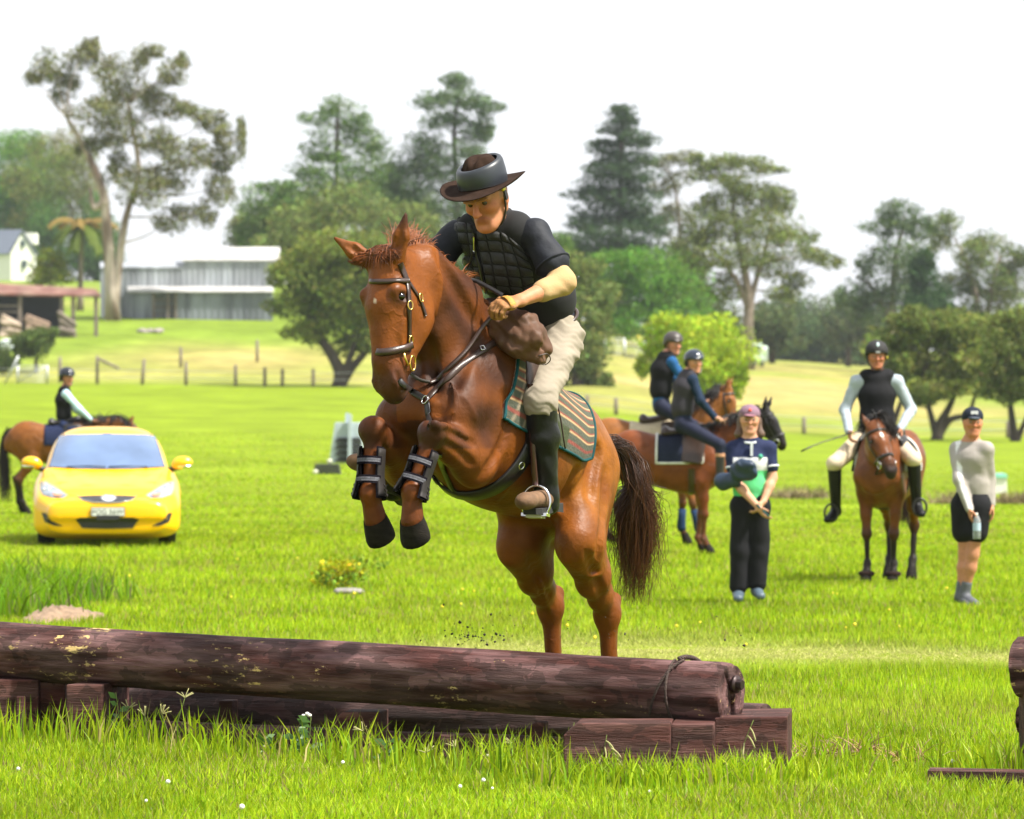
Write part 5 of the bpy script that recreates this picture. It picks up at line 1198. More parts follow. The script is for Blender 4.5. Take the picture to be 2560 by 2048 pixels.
# ------------------------------------------------------------------ people
M_SKIN = mat('skin', rough=.58, vcol=True, var=.1, scale=40, bump=.1, bscale=160, spec=.28, sss=.1)
def cloth(name, color, rough=.85, bump=.35, bscale=22, var=.15, vcol=False, spec=.2):
    return mat(name, color, rough, var=var, scale=12, bump=bump, bscale=bscale, vcol=vcol, spec=spec)
def hframe(front, roll=0.):
    f = unit(front); l = unit(np.cross(A(0, 0, 1), f)); u = np.cross(f, l)
    c, s = math.cos(roll), math.sin(roll)
    return np.stack([f, c * l + s * u, c * u - s * l], 1)
def human_head(S, C, M, sc, skin, lip=None, wide=1.0):
    T = lambda x, y, z: C + M @ (A(x, y * wide, z) * sc)
    L = M[:, 1]; lip = skin * A(.8, .62, .6) if lip is None else lip; q = sc; red = skin * A(1.05, .85, .8)
    S.ell(T(-.012, 0, .03), A(.098, .078 * wide, .092) * q, M, k=.02, col=skin)
    S.cap(T(.022, 0, .02), T(.033, 0, -.072), .062 * q * wide, .055 * q, .043 * q * wide, .044 * q, side=L, k=.03, col=skin)
    S.cap(T(-.01, .055, -.045), T(.05, .022, -.092), .02 * q, k=.03, col=skin).cap(T(-.01, -.055, -.045), T(.05, -.022, -.092), .02 * q, k=.03, col=skin)
    S.ell(T(.062, 0, -.1), A(.021, .026, .019) * q, M, k=.025, col=red)
    for s in (1, -1):
        S.ell(T(.055, .04 * s, -.018), A(.03, .024, .022) * q, M, k=.025, col=red)
        S.ell(T(-.005, .078 * s * 1.0, -.002), A(.022, .009, .034) * q, M, k=.008, col=red)
        S.ell(T(.095, .031 * s, .006), A(.016, .02, .011) * q, M, k=.012, col=skin * .78, sub=True)
    S.cap(T(.076, -.042, .026), T(.076, .042, .026), .012 * q, k=.02, col=skin)
    S.cap(T(.084, 0, .02), T(.116, 0, -.032), .009 * q, .009 * q, .0145 * q, .0135 * q, k=.012, col=red)
    S.ell(T(.1, .012, -.035), A(.011, .009, .008) * q, M, k=.008, col=red).ell(T(.1, -.012, -.035), A(.011, .009, .008) * q, M, k=.008, col=red)
    S.cap(T(.073, -.021, -.066), T(.073, .021, -.066), .008 * q, k=.014, col=lip)
    S.cap(T(.082, -.016, -.059), T(.082, .016, -.059), .006 * q, k=.008, col=lip).cap(T(.08, -.015, -.073), T(.08, .015, -.073), .0065 * q, k=.008, col=lip)
    S.cap(T(.094, -.024, -.0655), T(.094, .024, -.0655), .0075 * q, .005 * q, side=M[:, 0], k=.004, col=lip * .3, sub=True)
    S.cap(T(.088, -.018, -.084), T(.088, .018, -.084), .007 * q, k=.014, col=skin, sub=True)
def human_hand(S, wr, d, pn, sc, skin, curl=.5, side=1, thumb=None, k=.008):
    """palm and five fingers: d = along the hand, pn = palm normal, side = which way the thumb leaves"""
    d = unit(d); pn = unit(np.asarray(pn) - d * (np.asarray(pn) @ d)); x = np.cross(d, pn) * side
    S.cap(wr, wr + d * .05 * sc, .03 * sc, .02 * sc, .04 * sc, .017 * sc, side=x, k=.02, col=skin)
    S.cap(wr + d * .05 * sc, wr + d * .085 * sc, .04 * sc, .015 * sc, .04 * sc, .014 * sc, side=x, k=.015, col=skin)
    for i, (off, L, r) in enumerate(((.030, .078, .0095), (.010, .086, .0098), (-.011, .08, .0092), (-.031, .062, .0082))):
        p = wr + d * (.09 - abs(i - 1) * .004) * sc + x * off * sc; a = 0.; dd = d
        for j, f in enumerate((.45, .32, .26)):
            a = curl * (.75 + j * .95) * (1 + .06 * i)
            dd = d * math.cos(a) + pn * math.sin(a)
            p2 = p + dd * L * f * sc
            S.cap(p, p2, (r - j * .0006) * sc, k=k * .6, col=skin); p = p2
    p = wr + d * .025 * sc + x * .03 * sc
    for (v, L, r) in ((d * .55 + x * .75 + pn * .3, .045, .0125), (d * .85 + x * .35 + pn * (.3 + .5 * curl), .034, .0105), (d * (.9 - .4 * curl) - x * .1 + pn * .6 * curl, .026, .0095)):
        p2 = p + unit(v) * L * sc; S.cap(p, p2, r * sc, k=k, col=skin); p = p2
def body_core(S, J, sc, skin, tor=1.0, legs=True):
    """torso, arms and legs of one continuous body (a little slimmer than the clothes over it)"""
    lr = unit(J['shL'] - J['shR']); hl = unit(J['hipL'] - J['hipR'])
    S.cap(J['pelvis'], J['waist'], .15 * sc * tor, .1 * sc, .125 * sc * tor, .09 * sc, side=hl, k=.05, col=skin)
    S.cap(J['waist'], J['chest'], .125 * sc * tor, .09 * sc, .15 * sc * tor, .105 * sc, side=lr, k=.05, col=skin)
    S.cap(J['chest'], J['neck'], .15 * sc * tor, .1 * sc, .06 * sc, .06 * sc, side=lr, k=.06, col=skin)
    S.cap(J['neck'], J['headb'], .058 * sc, .058 * sc, .054 * sc, .054 * sc, k=.03, col=skin)
    for s in 'LR':
        S.cap(J['neck'] - A(0, 0, .03) * sc, J['sh' + s], .05 * sc, .05 * sc, .055 * sc, .055 * sc, k=.05, col=skin)
        S.cap(J['sh' + s], J['el' + s], .052 * sc, .052 * sc, .041 * sc, .041 * sc, k=.03, col=skin)
        S.cap(J['el' + s], J['el' + s] * .65 + J['wr' + s] * .35, .041 * sc, .041 * sc, .043 * sc, .043 * sc, k=.02, col=skin)
        S.cap(J['el' + s] * .65 + J['wr' + s] * .35, J['wr' + s], .043 * sc, .043 * sc, .027 * sc, .03 * sc, k=.02, col=skin)
        if legs:
            S.cap(J['hip' + s], J['kn' + s], .085 * sc, .085 * sc, .055 * sc, .055 * sc, k=.04, col=skin)
            cm = J['kn' + s] * .68 + J['an' + s] * .32
            S.cap(J['kn' + s], cm, .053 * sc, .053 * sc, .056 * sc, .056 * sc, k=.03, col=skin)
            S.cap(cm, J['an' + s], .056 * sc, .056 * sc, .034 * sc, .034 * sc, k=.03, col=skin)
            S.cap(J['an' + s], J['an' + s] * .3 + J['to' + s] * .7, .03 * sc, .03 * sc, .02 * sc, .018 * sc, k=.02, col=skin)
def top_garment(res, J, sc, tor=1.0, sleeve='short', ex=.016, hem=.06, fold=True, sl_r=.066):
    """shirt over torso and arms"""
    S = Sdf(res); lr = unit(J['shL'] - J['shR']); hl = unit(J['hipL'] - J['hipR'])
    dn = unit(J['pelvis'] - J['waist'])
    S.cap(J['pelvis'] + dn * (hem - .06), J['waist'], (.152 * tor) * sc + ex, .105 * sc + ex, .13 * sc * tor + ex, .095 * sc + ex, side=hl, k=.03)
    S.cap(J['waist'], J['chest'], .13 * sc * tor + ex, .095 * sc + ex, .152 * sc * tor + ex, .108 * sc + ex, side=lr, k=.05)
    S.cap(J['chest'], J['neck'] - A(0, 0, .02), .152 * sc * tor + ex, .1 * sc + ex, .062 * sc + ex * .4, .06 * sc + ex * .4, side=lr, k=.06)
    for s in 'LR':
        S.cap(J['neck'] - A(0, 0, .04) * sc, J['sh' + s], .05 * sc + ex, .05 * sc + ex, .058 * sc + ex, .058 * sc + ex, k=.05)
        e = {'short': J['sh' + s] * .38 + J['el' + s] * .62, 'none': None}.get(sleeve, J['el' + s])
        if e is None: continue
        S.cap(J['sh' + s], e, .056 * sc + ex, .056 * sc + ex, (sl_r if sleeve == 'short' else .05) * sc + ex * .6, None, k=.035)
        if sleeve == 'long':
            S.cap(J['el' + s], J['wr' + s], .052 * sc + ex * .6, .052 * sc + ex * .6, .035 * sc + ex * .5, .037 * sc + ex * .5, k=.025)
    return S
def wrinkle(V, amp=.004, sc=18., seed=0, dirn=(.3, .2, 1.)):
    """soft cloth folds"""
    d = np.asarray(dirn, float); p = V @ unit(d) * sc
    q = V @ unit(np.cross(d, A(.2, 1, .4))) * sc * .55
    w_ = np.sin(p + 1.7 * np.sin(q + seed) + seed) + .6 * np.sin(2.3 * p + 2.1 * np.sin(1.3 * q + seed * 2))
    c = V.mean(0)
    n = V - c; n /= np.linalg.norm(n, axis=1)[:, None] + 1e-9
    return V + n * (w_ * amp)[:, None]
# ------------------------------------------------------------------ the rider in the wide-brimmed hat
SK = A(.46, .2, .105)
RJ = dict(pelvis=W(1378, 820, .22), waist=W(1350, 745, .16), chest=W(1268, 645, .02), neck=W(1235, 560, -.09),
          shL=W(1338, 588, -.14), shR=W(1140, 590, .03), elL=W(1408, 706, -.24), elR=W(1072, 668, -.02), wrL=W(1300, 752, -.42), wrR=W(1150, 760, -.05),
          hipL=W(1408, 850, .12), hipR=W(1332, 845, .36), knL=W(1350, 1002, -.14), knR=W(1085, 985, .2),
          anL=W(1366, 1236, .0), anR=W(990, 1200, .28), toL=W(1322, 1250, -.14), toR=W(905, 1160, .12))
for j_, o_ in (('knL', .075), ('anL', .07), ('toL', .05)):       # the leg lies against the horse's side
    p_ = RJ[j_]; uu = 1280 + p_[0] * FPX / p_[1]; vv = VH + (HC - p_[2]) * FPX / p_[1]
    RJ[j_] = px(uu, vv, drape([(uu, vv)], TREE, 0)[0][0][1] - o_ - (.10 if j_ == 'anL' else .22 if j_ == 'toL' else 0.03))
RC = W(1216, 497, -.22); RM = hframe(A(-.40, -.84, -.34), R(7)); RS = 1.14
RJ['headb'] = RC + RM @ A(-.03, 0, -.07)
S = Sdf(.0062)
body_core(S, RJ, 1.0, SK)
human_head(S, RC, RM, RS, SK, wide=1.03)
T_ = lambda x, y, z: RC + RM @ (A(x, y, z) * RS)
for s in (1, -1):      # lined cheeks and jowls
    S.cap(T_(.1, .02 * s, -.03), T_(.082, .036 * s, -.075), .003, k=.014, col=SK * .75, sub=True)
    S.cap(T_(.1, .012 * s, .016), T_(.09, .05 * s, .019), .007, k=.008, col=SK * .8)
hd = unit(W(1222, 768, -.5) - RJ['wrL'])
human_hand(S, RJ['wrL'], hd, unit(A(.25, .6, -.75)), 1.05, A(.34, .16, .07), curl=.95, side=-1)
human_hand(S, RJ['wrR'], A(.6, -.5, -.3), A(.2, .5, -.6), 1.0, SK, curl=.9, side=1)
V, F = S.mesh(1); C = S.colors(V, SK, .006)
hl2 = (V - RC) @ RM / RS
stub = (hl2[:, 2] > .0) & (hl2[:, 0] < .03) & (np.abs(hl2[:, 1]) > .055) & (hl2[:, 2] < .12)
C[stub] = C[stub] * .6 + A(.22, .18, .15) * .4
rider = mk('person', V, F, M_SKIN, col=C, loc=tuple(RJ['pelvis']))
tag(rider, 'rider in dark wide-brimmed hat, black padded vest and beige breeches jumping the chestnut horse', 'person')
for s in (1, -1):
    v, f = eyeball(T_(.078, .031 * s, .005), .0125); mk('eye', v, f, mat('eye_dark', (.05, .035, .03), .12, var=0), rider)
M_NAVY = cloth('navy_shirt', (.006, .008, .014), .7, .4, 26, spec=.35)
S = top_garment(.009, RJ, 1.0, sleeve='short', ex=.008, hem=.03, sl_r=.072)
V, F = S.mesh(1); V = wrinkle(V, .003, 30, 1); shirt = mk('shirt', V, F, M_NAVY, rider)
v, f = tube([RJ['shL'] * .39 + RJ['elL'] * .61 , RJ['shL'] * .36 + RJ['elL'] * .64], [.086, .085], 24); mk('sleeve_hem', v, f, M_NAVY, shirt)
# elbow support sleeve
S = Sdf(.006)
S.cap(RJ['shL'] * .2 + RJ['elL'] * .8, RJ['elL'], .054, .054, .052, .052, k=.02).cap(RJ['elL'], RJ['elL'] * .52 + RJ['wrL'] * .48, .052, .052, .049, .049, k=.03)
V, F = S.mesh(1); V = wrinkle(V, .0015, 60, 3, A(.2, 0, 1)); mk('elbow_sleeve', V, F, cloth('tan_knit', (.40, .265, .13), .85, .15, 120, .06), rider)
# vest base + padded panels
S = Sdf(.0075); lr = unit(RJ['shL'] - RJ['shR'])
fo = A(-.012, -.022, 0)
S.cap(RJ['waist'] * .8 + RJ['pelvis'] * .2 + fo, RJ['waist'] + fo, .165, .132, .17, .136, side=lr, k=.03)
S.cap(RJ['waist'] + fo, RJ['chest'] + fo, .17, .136, .188, .142, side=lr, k=.05)
S.cap(RJ['chest'], RJ['chest'] * .3 + RJ['neck'] * .7, .19, .14, .135, .108, side=lr, k=.05)
for s in 'LR':
    S.cap(RJ['chest'] * .3 + RJ['neck'] * .7, RJ['neck'] * .45 + RJ['sh' + s] * .55, .092, .092, .084, .08, k=.04)
M_VEST = cloth('black_vest', (.014, .014, .015), .55, .5, 260, .1, spec=.5)
V, F = S.mesh(2); vest = mk('vest', V, F, mat('vest_base', (.006, .006, .007), .9, var=.1), rider)
VT = bvh(V, F)
Z = lambda x, y: (800 + x / 3.08, 340 + y / 3.08)
rows_r = [[(1200, 730), (1210, 805), (1225, 890), (1245, 985), (1262, 1065), (1275, 1140), (1290, 1205)],
          [(1270, 730), (1285, 805), (1303, 890), (1325, 990), (1338, 1075), (1352, 1150), (1365, 1215)],
          [(1385, 730), (1398, 808), (1415, 895), (1430, 995), (1448, 1085), (1460, 1160), (1478, 1225)],
          [(1440, 760), (1470, 830), (1500, 910), (1530, 1005), (1550, 1090), (1562, 1165), (1575, 1225)],
          [(1560, 860), (1590, 920), (1615, 975), (1640, 1030), (1648, 1085), (1652, 1130), (1655, 1180)]]
rows_l = [[(1005, 650), (1015, 740), (1028, 830), (1042, 920), (1072, 1005), (1102, 1070), (1128, 1130)],
          [(1050, 652), (1055, 740), (1065, 830), (1080, 920), (1103, 1005), (1128, 1075), (1152, 1135)],
          [(1130, 665), (1135, 742), (1148, 835), (1160, 925), (1178, 1010), (1192, 1080), (1207, 1140)],
          [(1172, 680), (1182, 745), (1198, 840), (1214, 930), (1230, 1010), (1246, 1085), (1258, 1150)]]
quads = []
for g in (rows_r, rows_l):
    for i in range(len(g) - 1):
        for j in range(6):
            quads.append([g[i][j], g[i + 1][j], g[i + 1][j + 1], g[i][j + 1]])
quads += [[(1292, 645), (1395, 652), (1388, 722), (1275, 722)], [(1325, 560), (1440, 580), (1402, 645), (1297, 638)], [(1012, 585), (1068, 600), (1075, 642), (1008, 643)],
          [(1400, 500), (1500, 530), (1450, 575), (1335, 552)]]
def patch(q, tree, puff, off, n=6, shrink=.06, edge=6):
    q = np.array(q, float); c = q.mean(0); q = c + (q - c) * (1 - shrink)
    pts, hh = [], []
    for i in range(n):
        for j in range(n):
            a, b = i / (n - 1), j / (n - 1)
            pts.append(tuple((q[0] * (1 - a) + q[1] * a) * (1 - b) + (q[3] * (1 - a) + q[2] * a) * b))
            hh.append((1 - abs(2 * a - 1) ** edge) * (1 - abs(2 * b - 1) ** edge))
    P, N = drape(pts, tree, 0)
    Nm = N.mean(0)
    P = P + N * off + N * (puff * np.array(hh))[:, None]
    Fq = [[i * n + j, (i + 1) * n + j, (i + 1) * n + j + 1, i * n + j + 1] for i in range(n - 1) for j in range(n - 1)]
    return P, Fq
for q in quads:
    P, Fq = patch([Z(*p) for p in q], VT, .009, -.001)
    if np.ptp(P[:, 1]) > .25: continue
    mk('panel', P, Fq, M_VEST, vest)
zp = [Z(1188, 745), Z(1195, 830), Z(1215, 930), Z(1240, 1010), Z(1262, 1120), Z(1280, 1200)]
v, f = strap(zp, VT, .014, .006, .004); mk('zip', v, f, mat('zip_black', (.01, .01, .01), .4), vest)
v, f = strap([Z(1196, 770), Z(1199, 820), Z(1200, 880)], VT, .010, .004, .012, 10); mk('zip_teeth', v, f, M_STEEL, vest)
v, f = strap([Z(1196, 895), Z(1190, 935), Z(1170, 985), Z(1160, 1010)], VT, .012, .005, .016, 10); mk('zip_pull', v, f, M_BLACKL, vest)
# breeches
M_BEIGE = cloth('beige_breeches', (.25, .215, .165), .8, .35, 16, .1)
S = Sdf(.0075); hl_d = unit(RJ['hipL'] - RJ['hipR'])
S.cap(RJ['hipL'] * .5 + RJ['hipR'] * .5, RJ['waist'] * .4 + RJ['pelvis'] * .6, .175, .125, .16, .115, side=hl_d, k=.05)
for s in 'LR':
    S.cap(RJ['hip' + s], RJ['kn' + s], .096, .096, .067, .067, k=.05)
    S.cap(RJ['kn' + s], RJ['kn' + s] * .75 + RJ['an' + s] * .25, .072, .072, .062, .062, k=.04)
V, F = S.mesh(1); V = wrinkle(V, .0045, 44, 5, A(.6, .1, 1)); V = wrinkle(V, .002, 110, 2, A(.3, .1, 1)); mk('breeches', V, F, M_BEIGE, rider)
# half chaps and boots
M_CHAP = mat('black_chap', (.007, .007, .008), .45, var=.2, scale=10, bump=.7, bscale=14, spec=.3)
M_TAN = mat('tan_suede', (.13, .07, .035), .85, var=.3, scale=25, bump=.3)
M_SOLE = mat('boot_sole', (.02, .019, .018), .8, var=.3, scale=30)
for s in 'LR':
    kn, an, to = RJ['kn' + s], RJ['an' + s], RJ['to' + s]
    S = Sdf(.0075); top = kn * .9 + an * .1
    S.cap(top, kn * .6 + an * .4, .077, .073, .076, .072, k=.02).cap(kn * .6 + an * .4, an, .074, .07, .05, .05, k=.03).cap(an, an + unit(an - kn) * .045, .05, .05, .056, .056, k=.03)
    V, F = S.mesh(1); V = wrinkle(V, .0026, 40, 2, A(.5, .2, 1)); mk('half_chap', V, F, M_CHAP, rider)
    d = unit(to - an); dn = A(0, 0, -1) - d * (A(0, 0, -1) @ d); dn = unit(dn + A(0, 0, -.2)); x = np.cross(d, dn)
    heel = an + dn * .045 - d * .035
    S = Sdf(.006)
    S.cap(an + dn * .02, to + dn * .0 + d * .02, .045, .045, .042, .034, side=x, k=.03).cap(heel, an, .04, .04, .046, .046, k=.03)
    S.ell(to + d * .035 + dn * .002, (.05, .046, .036), np.stack([d, x, dn], 1), k=.02)
    V, F = S.mesh(1); bt = mk('boot', V, F, M_TAN, rider)
    Vs, Fs = [], []
    prof = [(-.08, .03), (-.06, .04), (0, .034), (.07, .04), (.12, .05), (.16, .047), (.185, .03)]
    Vt = []
    for sgn in (1, -1):
        for (t, w_) in (prof if sgn > 0 else prof[::-1]):
            Vt.append((t, sgn * w_))
    n = len(Vt); c0 = an + dn * .052 - d * .02
    for lay, h in ((0, 0.), (1, .026)):
        for (t, w_) in Vt: Vs.append(c0 + d * t * 1.02 + x * w_ + dn * (h + (.014 if t < -.02 and lay else 0)) + dn * (-.012 * max(0, (t - .1) / .08)))
    Fs = [list(range(n)), [n + k for k in range(n)][::-1]] + [[k, (k + 1) % n, n + (k + 1) % n, n + k] for k in range(n)]
    mk('sole', np.array(Vs), Fs, M_SOLE, bt, smooth=False)
# glove with yellow strap
S = Sdf(.0045)
wr = RJ['wrL']; pn = unit(A(.25, .6, -.75)); 
human_hand(S, wr + hd * .004, hd, pn, 1.09, SK, curl=.93, side=-1)
V, F = S.mesh(1); t_ = (V - wr) @ hd; keepF = F[(t_[F] < .165).all(1) & (t_[F] > -.012).all(1)]
mk('glove', V, keepF, mat('tan_glove', (.30, .135, .045), .75, var=.3, scale=40, bump=.4, bscale=90), rider)
xg = np.cross(hd, pn)
v, f = ring(wr + hd * .062, hd, .034, .0045, 24, 8, sx=1.3, sy=.75, up=xg)
v = (v - (wr + hd * .062)); v = v + np.outer(v @ hd, hd) * 2.6 + (wr + hd * .062)
mk('glove_strap', v, f, mat('yellow_web', (.42, .2, .03), .7, var=.2, scale=60, bump=.3), rider)
# belt pouch and radio aerial
e_, s_, n_ = Fb, Lh, Ub
v, f = box(W(1412, 768, .18), (.028, .035, .05), np.stack([unit(A(.8, -.4, .1)), unit(A(.4, .8, 0)), A(0, 0, 1)], 1))
po = mk('belt_pouch', v, f, mat('maroon_leather', (.035, .010, .009), .3, var=.2, spec=.6), rider, smooth=False)
b = po.modifiers.new('Bevel', 'BEVEL'); b.width = .012; b.segments = 3
v, f = tube(smoothline([W(1405, 720, .15), W(1425, 712, .2), W(1448, 690, .22)], 10), .0028, 6); mk('aerial', v, f, M_BLACKL, rider)
v, f = ring(RJ['waist'] * .3 + RJ['pelvis'] * .7, unit(RJ['waist'] - RJ['pelvis']), .165, .01, 40, 6, sx=1.0, sy=.74, up=hl_d)
mk('belt', v, f, M_LEATHER, rider)
# ---- hat: brim, crown with a crease, hard grey band, cord, straps
HM = hframe(A(-.36, -.9, -.26), R(6)); HCn = RC + RM @ A(-.006, 0, .062)
HT = lambda x, y, z: HCn + HM @ A(x, y, z)
M_FELT = mat('brown_felt', (.026, .015, .0105), .95, var=.25, scale=30, bump=.1, bscale=200, spec=.08)
n = 48; rad = [.078, .105, .135, .165, .185, .19, .185, .15, .1, .078]; zz = [.012, .0, -.006, -.006, .0, -.003, -.006, -.014, -.012, -.008]
V, F = [], []
for i in range(len(rad)):
    for k in range(n):
        a = 2 * math.pi * k / n; r = rad[i]
        curl = (abs(math.sin(a)) ** 2.2) * .03 * max(0, (r - .1) / .09) ** 1.6 - .024 * max(0, math.cos(a)) * max(0, (r - .1) / .09)
        V.append(HT(r * math.cos(a) * 1.12 - .002, r * math.sin(a), zz[i] + curl))
for i in range(len(rad)):
    for k in range(n):
        i2 = (i + 1) % len(rad); F.append([i * n + k, i * n + (k + 1) % n, i2 * n + (k + 1) % n, i2 * n + k])
hat = mk('hat', V, F, M_FELT, rider)
V, F = [], []
prof = [(-.01, .098, .09), (.03, .097, .088), (.07, .093, .082), (.1, .086, .072), (.122, .074, .058), (.132, .056, .04), (.128, .03, .02), (.12, .004, .003)]
for (z, rx, ry) in prof:
    for k in range(n):
        a = 2 * math.pi * k / n; x, y = rx * math.cos(a), ry * math.sin(a)
        dent = -.022 * math.exp(-(y / .02) ** 2) * max(0, (z - .07) / .06) * (.6 + .4 * math.cos(a))
        pin = 1 - .22 * max(0, (z - .03) / .1) * math.exp(-((a if a < math.pi else 2 * math.pi - a) - .75) ** 2 / .09)
        V.append(HT(x * pin, y * pin, z + dent))
for i in range(len(prof) - 1):
    for k in range(n): F.append([i * n + k, i * n + (k + 1) % n, (i + 1) * n + (k + 1) % n, (i + 1) * n + k])
F.append([(len(prof) - 1) * n + k for k in range(n)])
mk('crown', V, F, M_FELT, hat)
V, F = [], []
sec = [(.016, -.002), (.019, .02), (.018, .05), (.014, .085), (.008, .098), (-.002, .103), (-.01, .098)]
for k in range(n):
    a = 2 * math.pi * k / n
    for (o_, z) in sec:
        zs = z * (.98 - .16 * math.cos(a) + .08 * math.sin(a))
        V.append(HT((.1 + o_) * math.cos(a) * 1.02, (.09 + o_) * math.sin(a) * 1.02, zs + .002))
m_ = len(sec)
for k in range(n):
    for i in range(m_ - 1): F.append([k * m_ + i, ((k + 1) % n) * m_ + i, ((k + 1) % n) * m_ + i + 1, k * m_ + i + 1])
mk('hard_band', V, F, mat('grey_shell', (.02, .024, .031), .42, var=.06, spec=.5), hat)
v, f = ring(HT(0, 0, .004), HM[:, 2], .105, .005, 40, 6, sx=1.1, sy=1.0, up=HM[:, 0]); mk('hat_cord', v, f, M_BLACKL, hat)
for s in (1, -1):
    v, f = tube(smoothline([T_(.0, .078 * s, .05), T_(.012, .083 * s, .0), T_(.012, .076 * s, -.05), T_(.025, .05 * s, -.1), T_(.04, .0, -.122)], 14), .0045, 6)
    mk('chin_strap', v, f, M_BLACKL, hat)
v, f = box(T_(.006, .087, .033), (.011, .004, .011), RM); mk('strap_tag', v, f, mat('yellow_tag', (.75, .62, .01), .5, var=0), hat, smooth=False)
v, f = box(T_(.004, .088, .004), (.009, .004, .02), RM); mk('strap_buckle', v, f, M_BLACKL, hat, smooth=False)
# ------------------------------------------------------------------ tack of the jumping horse
def wrap(tree, Bf, x, phi, zc=-.38, off=.006, far=1.2):
    """point on a horse trunk at body station x, angle phi from straight up (left positive)"""
    c = Bf(x, 0, zc); o = Bf(x, math.sin(phi) * far, zc + math.cos(phi) * far)
    d = Vector(c - o).normalized()
    h = tree.ray_cast(Vector(o), d)
    if h[0] is None: return c, unit(o - c)
    return A(*h[0]) + A(*h[1]) * off, A(*h[1])
def saddle_pad(tree, Bf, x0, x1, phi0, phi1, nx, nph, colf, off=.012, name='saddle_pad', m=None, shape=None):
    G, Nn = [], []
    for i in range(nx):
        for j in range(nph):
            a, b = i / (nx - 1), j / (nph - 1)
            ph = phi0 + (phi1 - phi0) * b
            if shape: ph = shape(a, ph)
            p, n_ = wrap(tree, Bf, x0 + (x1 - x0) * a, ph, off=0); G.append(p); Nn.append(n_)
    G = np.array(G).reshape(nx, nph, 3); Nn = np.array(Nn).reshape(nx, nph, 3)
    for _ in range(4):
        for T in (G, Nn):
            T[1:-1, :] = (T[:-2] + 2 * T[1:-1] + T[2:]) / 4; T[:, 1:-1] = (T[:, :-2] + 2 * T[:, 1:-1] + T[:, 2:]) / 4
    Nn /= np.linalg.norm(Nn, axis=2)[..., None]
    outer = G + Nn * (off + .004 * np.sin(np.linspace(0, 40, nx))[:, None, None] * 0); inner = G - Nn * .002
    V = np.vstack([outer.reshape(-1, 3), inner.reshape(-1, 3)]); n = nx * nph; F = []
    for i in range(nx - 1):
        for j in range(nph - 1):
            q = [i * nph + j, (i + 1) * nph + j, (i + 1) * nph + j + 1, i * nph + j + 1]; F.append(q[::-1])
    for i in range(nx - 1):
        for j in (0, nph - 1):
            F.append([i * nph + j, (i + 1) * nph + j, n + (i + 1) * nph + j, n + i * nph + j])
    for j in range(nph - 1):
        for i in (0, nx - 1): F.append([i * nph + j, i * nph + j + 1, n + i * nph + j + 1, n + i * nph + j])
    C = np.array([colf(i / (nx - 1), j / (nph - 1)) for i in range(nx) for j in range(nph)]); C = np.vstack([C, C])
    o = mk(name, V, F, m, col=C)
    edge = [(0, j) for j in range(nph)] + [(i, nph - 1) for i in range(nx)] + [(nx - 1, j) for j in range(nph - 1, -1, -1)] + [(i, 0) for i in range(nx - 1, -1, -1)]
    return o, np.array([outer[e] for e in edge])
HB = lambda x, y, z: Bd(x * .97, y * .97, z * .97)
def plaid(a, b):
    c = A(.075, .08, .06)
    fy = (b * 22) % 1.0; fx = (a * 12) % 1.0
    if fx < .1: c = c * .45 + A(.35, .27, .19) * .55
    if fy < .13: c = A(.42, .28, .15)
    elif fy < .24 or fy > .9: c = A(.22, .05, .04) * .8 + c * .2
    if .3 < a < .62 and (b > .9 or b < .1): c = A(.05, .06, .03)
    return c
pad, edge = saddle_pad(TREE, HB, .13, -.66, R(-112), R(112), 60, 130, plaid, .014, 'saddle_pad',
                       cloth('plaid_wool', (.1, .1, .1), .95, .5, 60, .1, vcol=True), shape=lambda a, p: p * (1.15 - .3 * a - .07 * max(0, (a - .9) / .1)))
tag(pad, 'tartan saddle pad with teal binding under the rider on the chestnut horse', 'saddle pad')
v, f = tube(edge, .0075, 6); mk('binding', v, f, cloth('teal_binding', (.004, .05, .055), .8), pad)
saddle = thing('saddle', 'brown leather saddle with black girth on the chestnut jumping horse', 'saddle', tuple(HB(-.2, 0, 0)))
S = Sdf(.009)
S.cap(HB(.06, 0, .04), HB(-.12, 0, .03), .07, .05, .12, .05, side=Lh, k=.05).cap(HB(-.12, 0, .03), HB(-.42, 0, .04), .12, .05, .15, .045, side=Lh, k=.05)
S.cap(HB(-.42, -.09, .06), HB(-.42, .09, .06), .05, .045, k=.04)
for s in (1, -1):
    S.cap(HB(-.02, .2 * s, -.1), HB(-.1, .29 * s, -.42), .14, .03, .13, .018, side=Fb, k=.03)
V, F = S.mesh(1); mk('seat', V, F, M_LEATHER, saddle)
SAD = bvh(V, F)
def girth_strip(tree, Bf, x, ph0, ph1, wid, n=40, off=.004, th=.012):
    P, N = zip(*[wrap(tree, Bf, x, p, off=off) for p in np.linspace(ph0, ph1, n)])
    return ribbon(np.array(P), np.array(N), wid, th)
v, f = girth_strip(TREE, HB, -.11, R(112), R(248), .085); gir = mk('girth', v, f, M_BLACKL, saddle)
for ph in (R(142), R(205)):
    p, n_ = wrap(TREE, HB, -.11, ph, off=.016); v, f = ring(p, n_, .016, .004, 16, 6); mk('girth_ring', v, f, M_STEEL, gir)
P, N = drape([(1150, 1236), (1130, 1215), (1108, 1165), (1098, 1130)], TREE, .008); v, f = ribbon(P, N, .03, .006); mk('chest_strap', v, f, M_BLACKL, saddle)
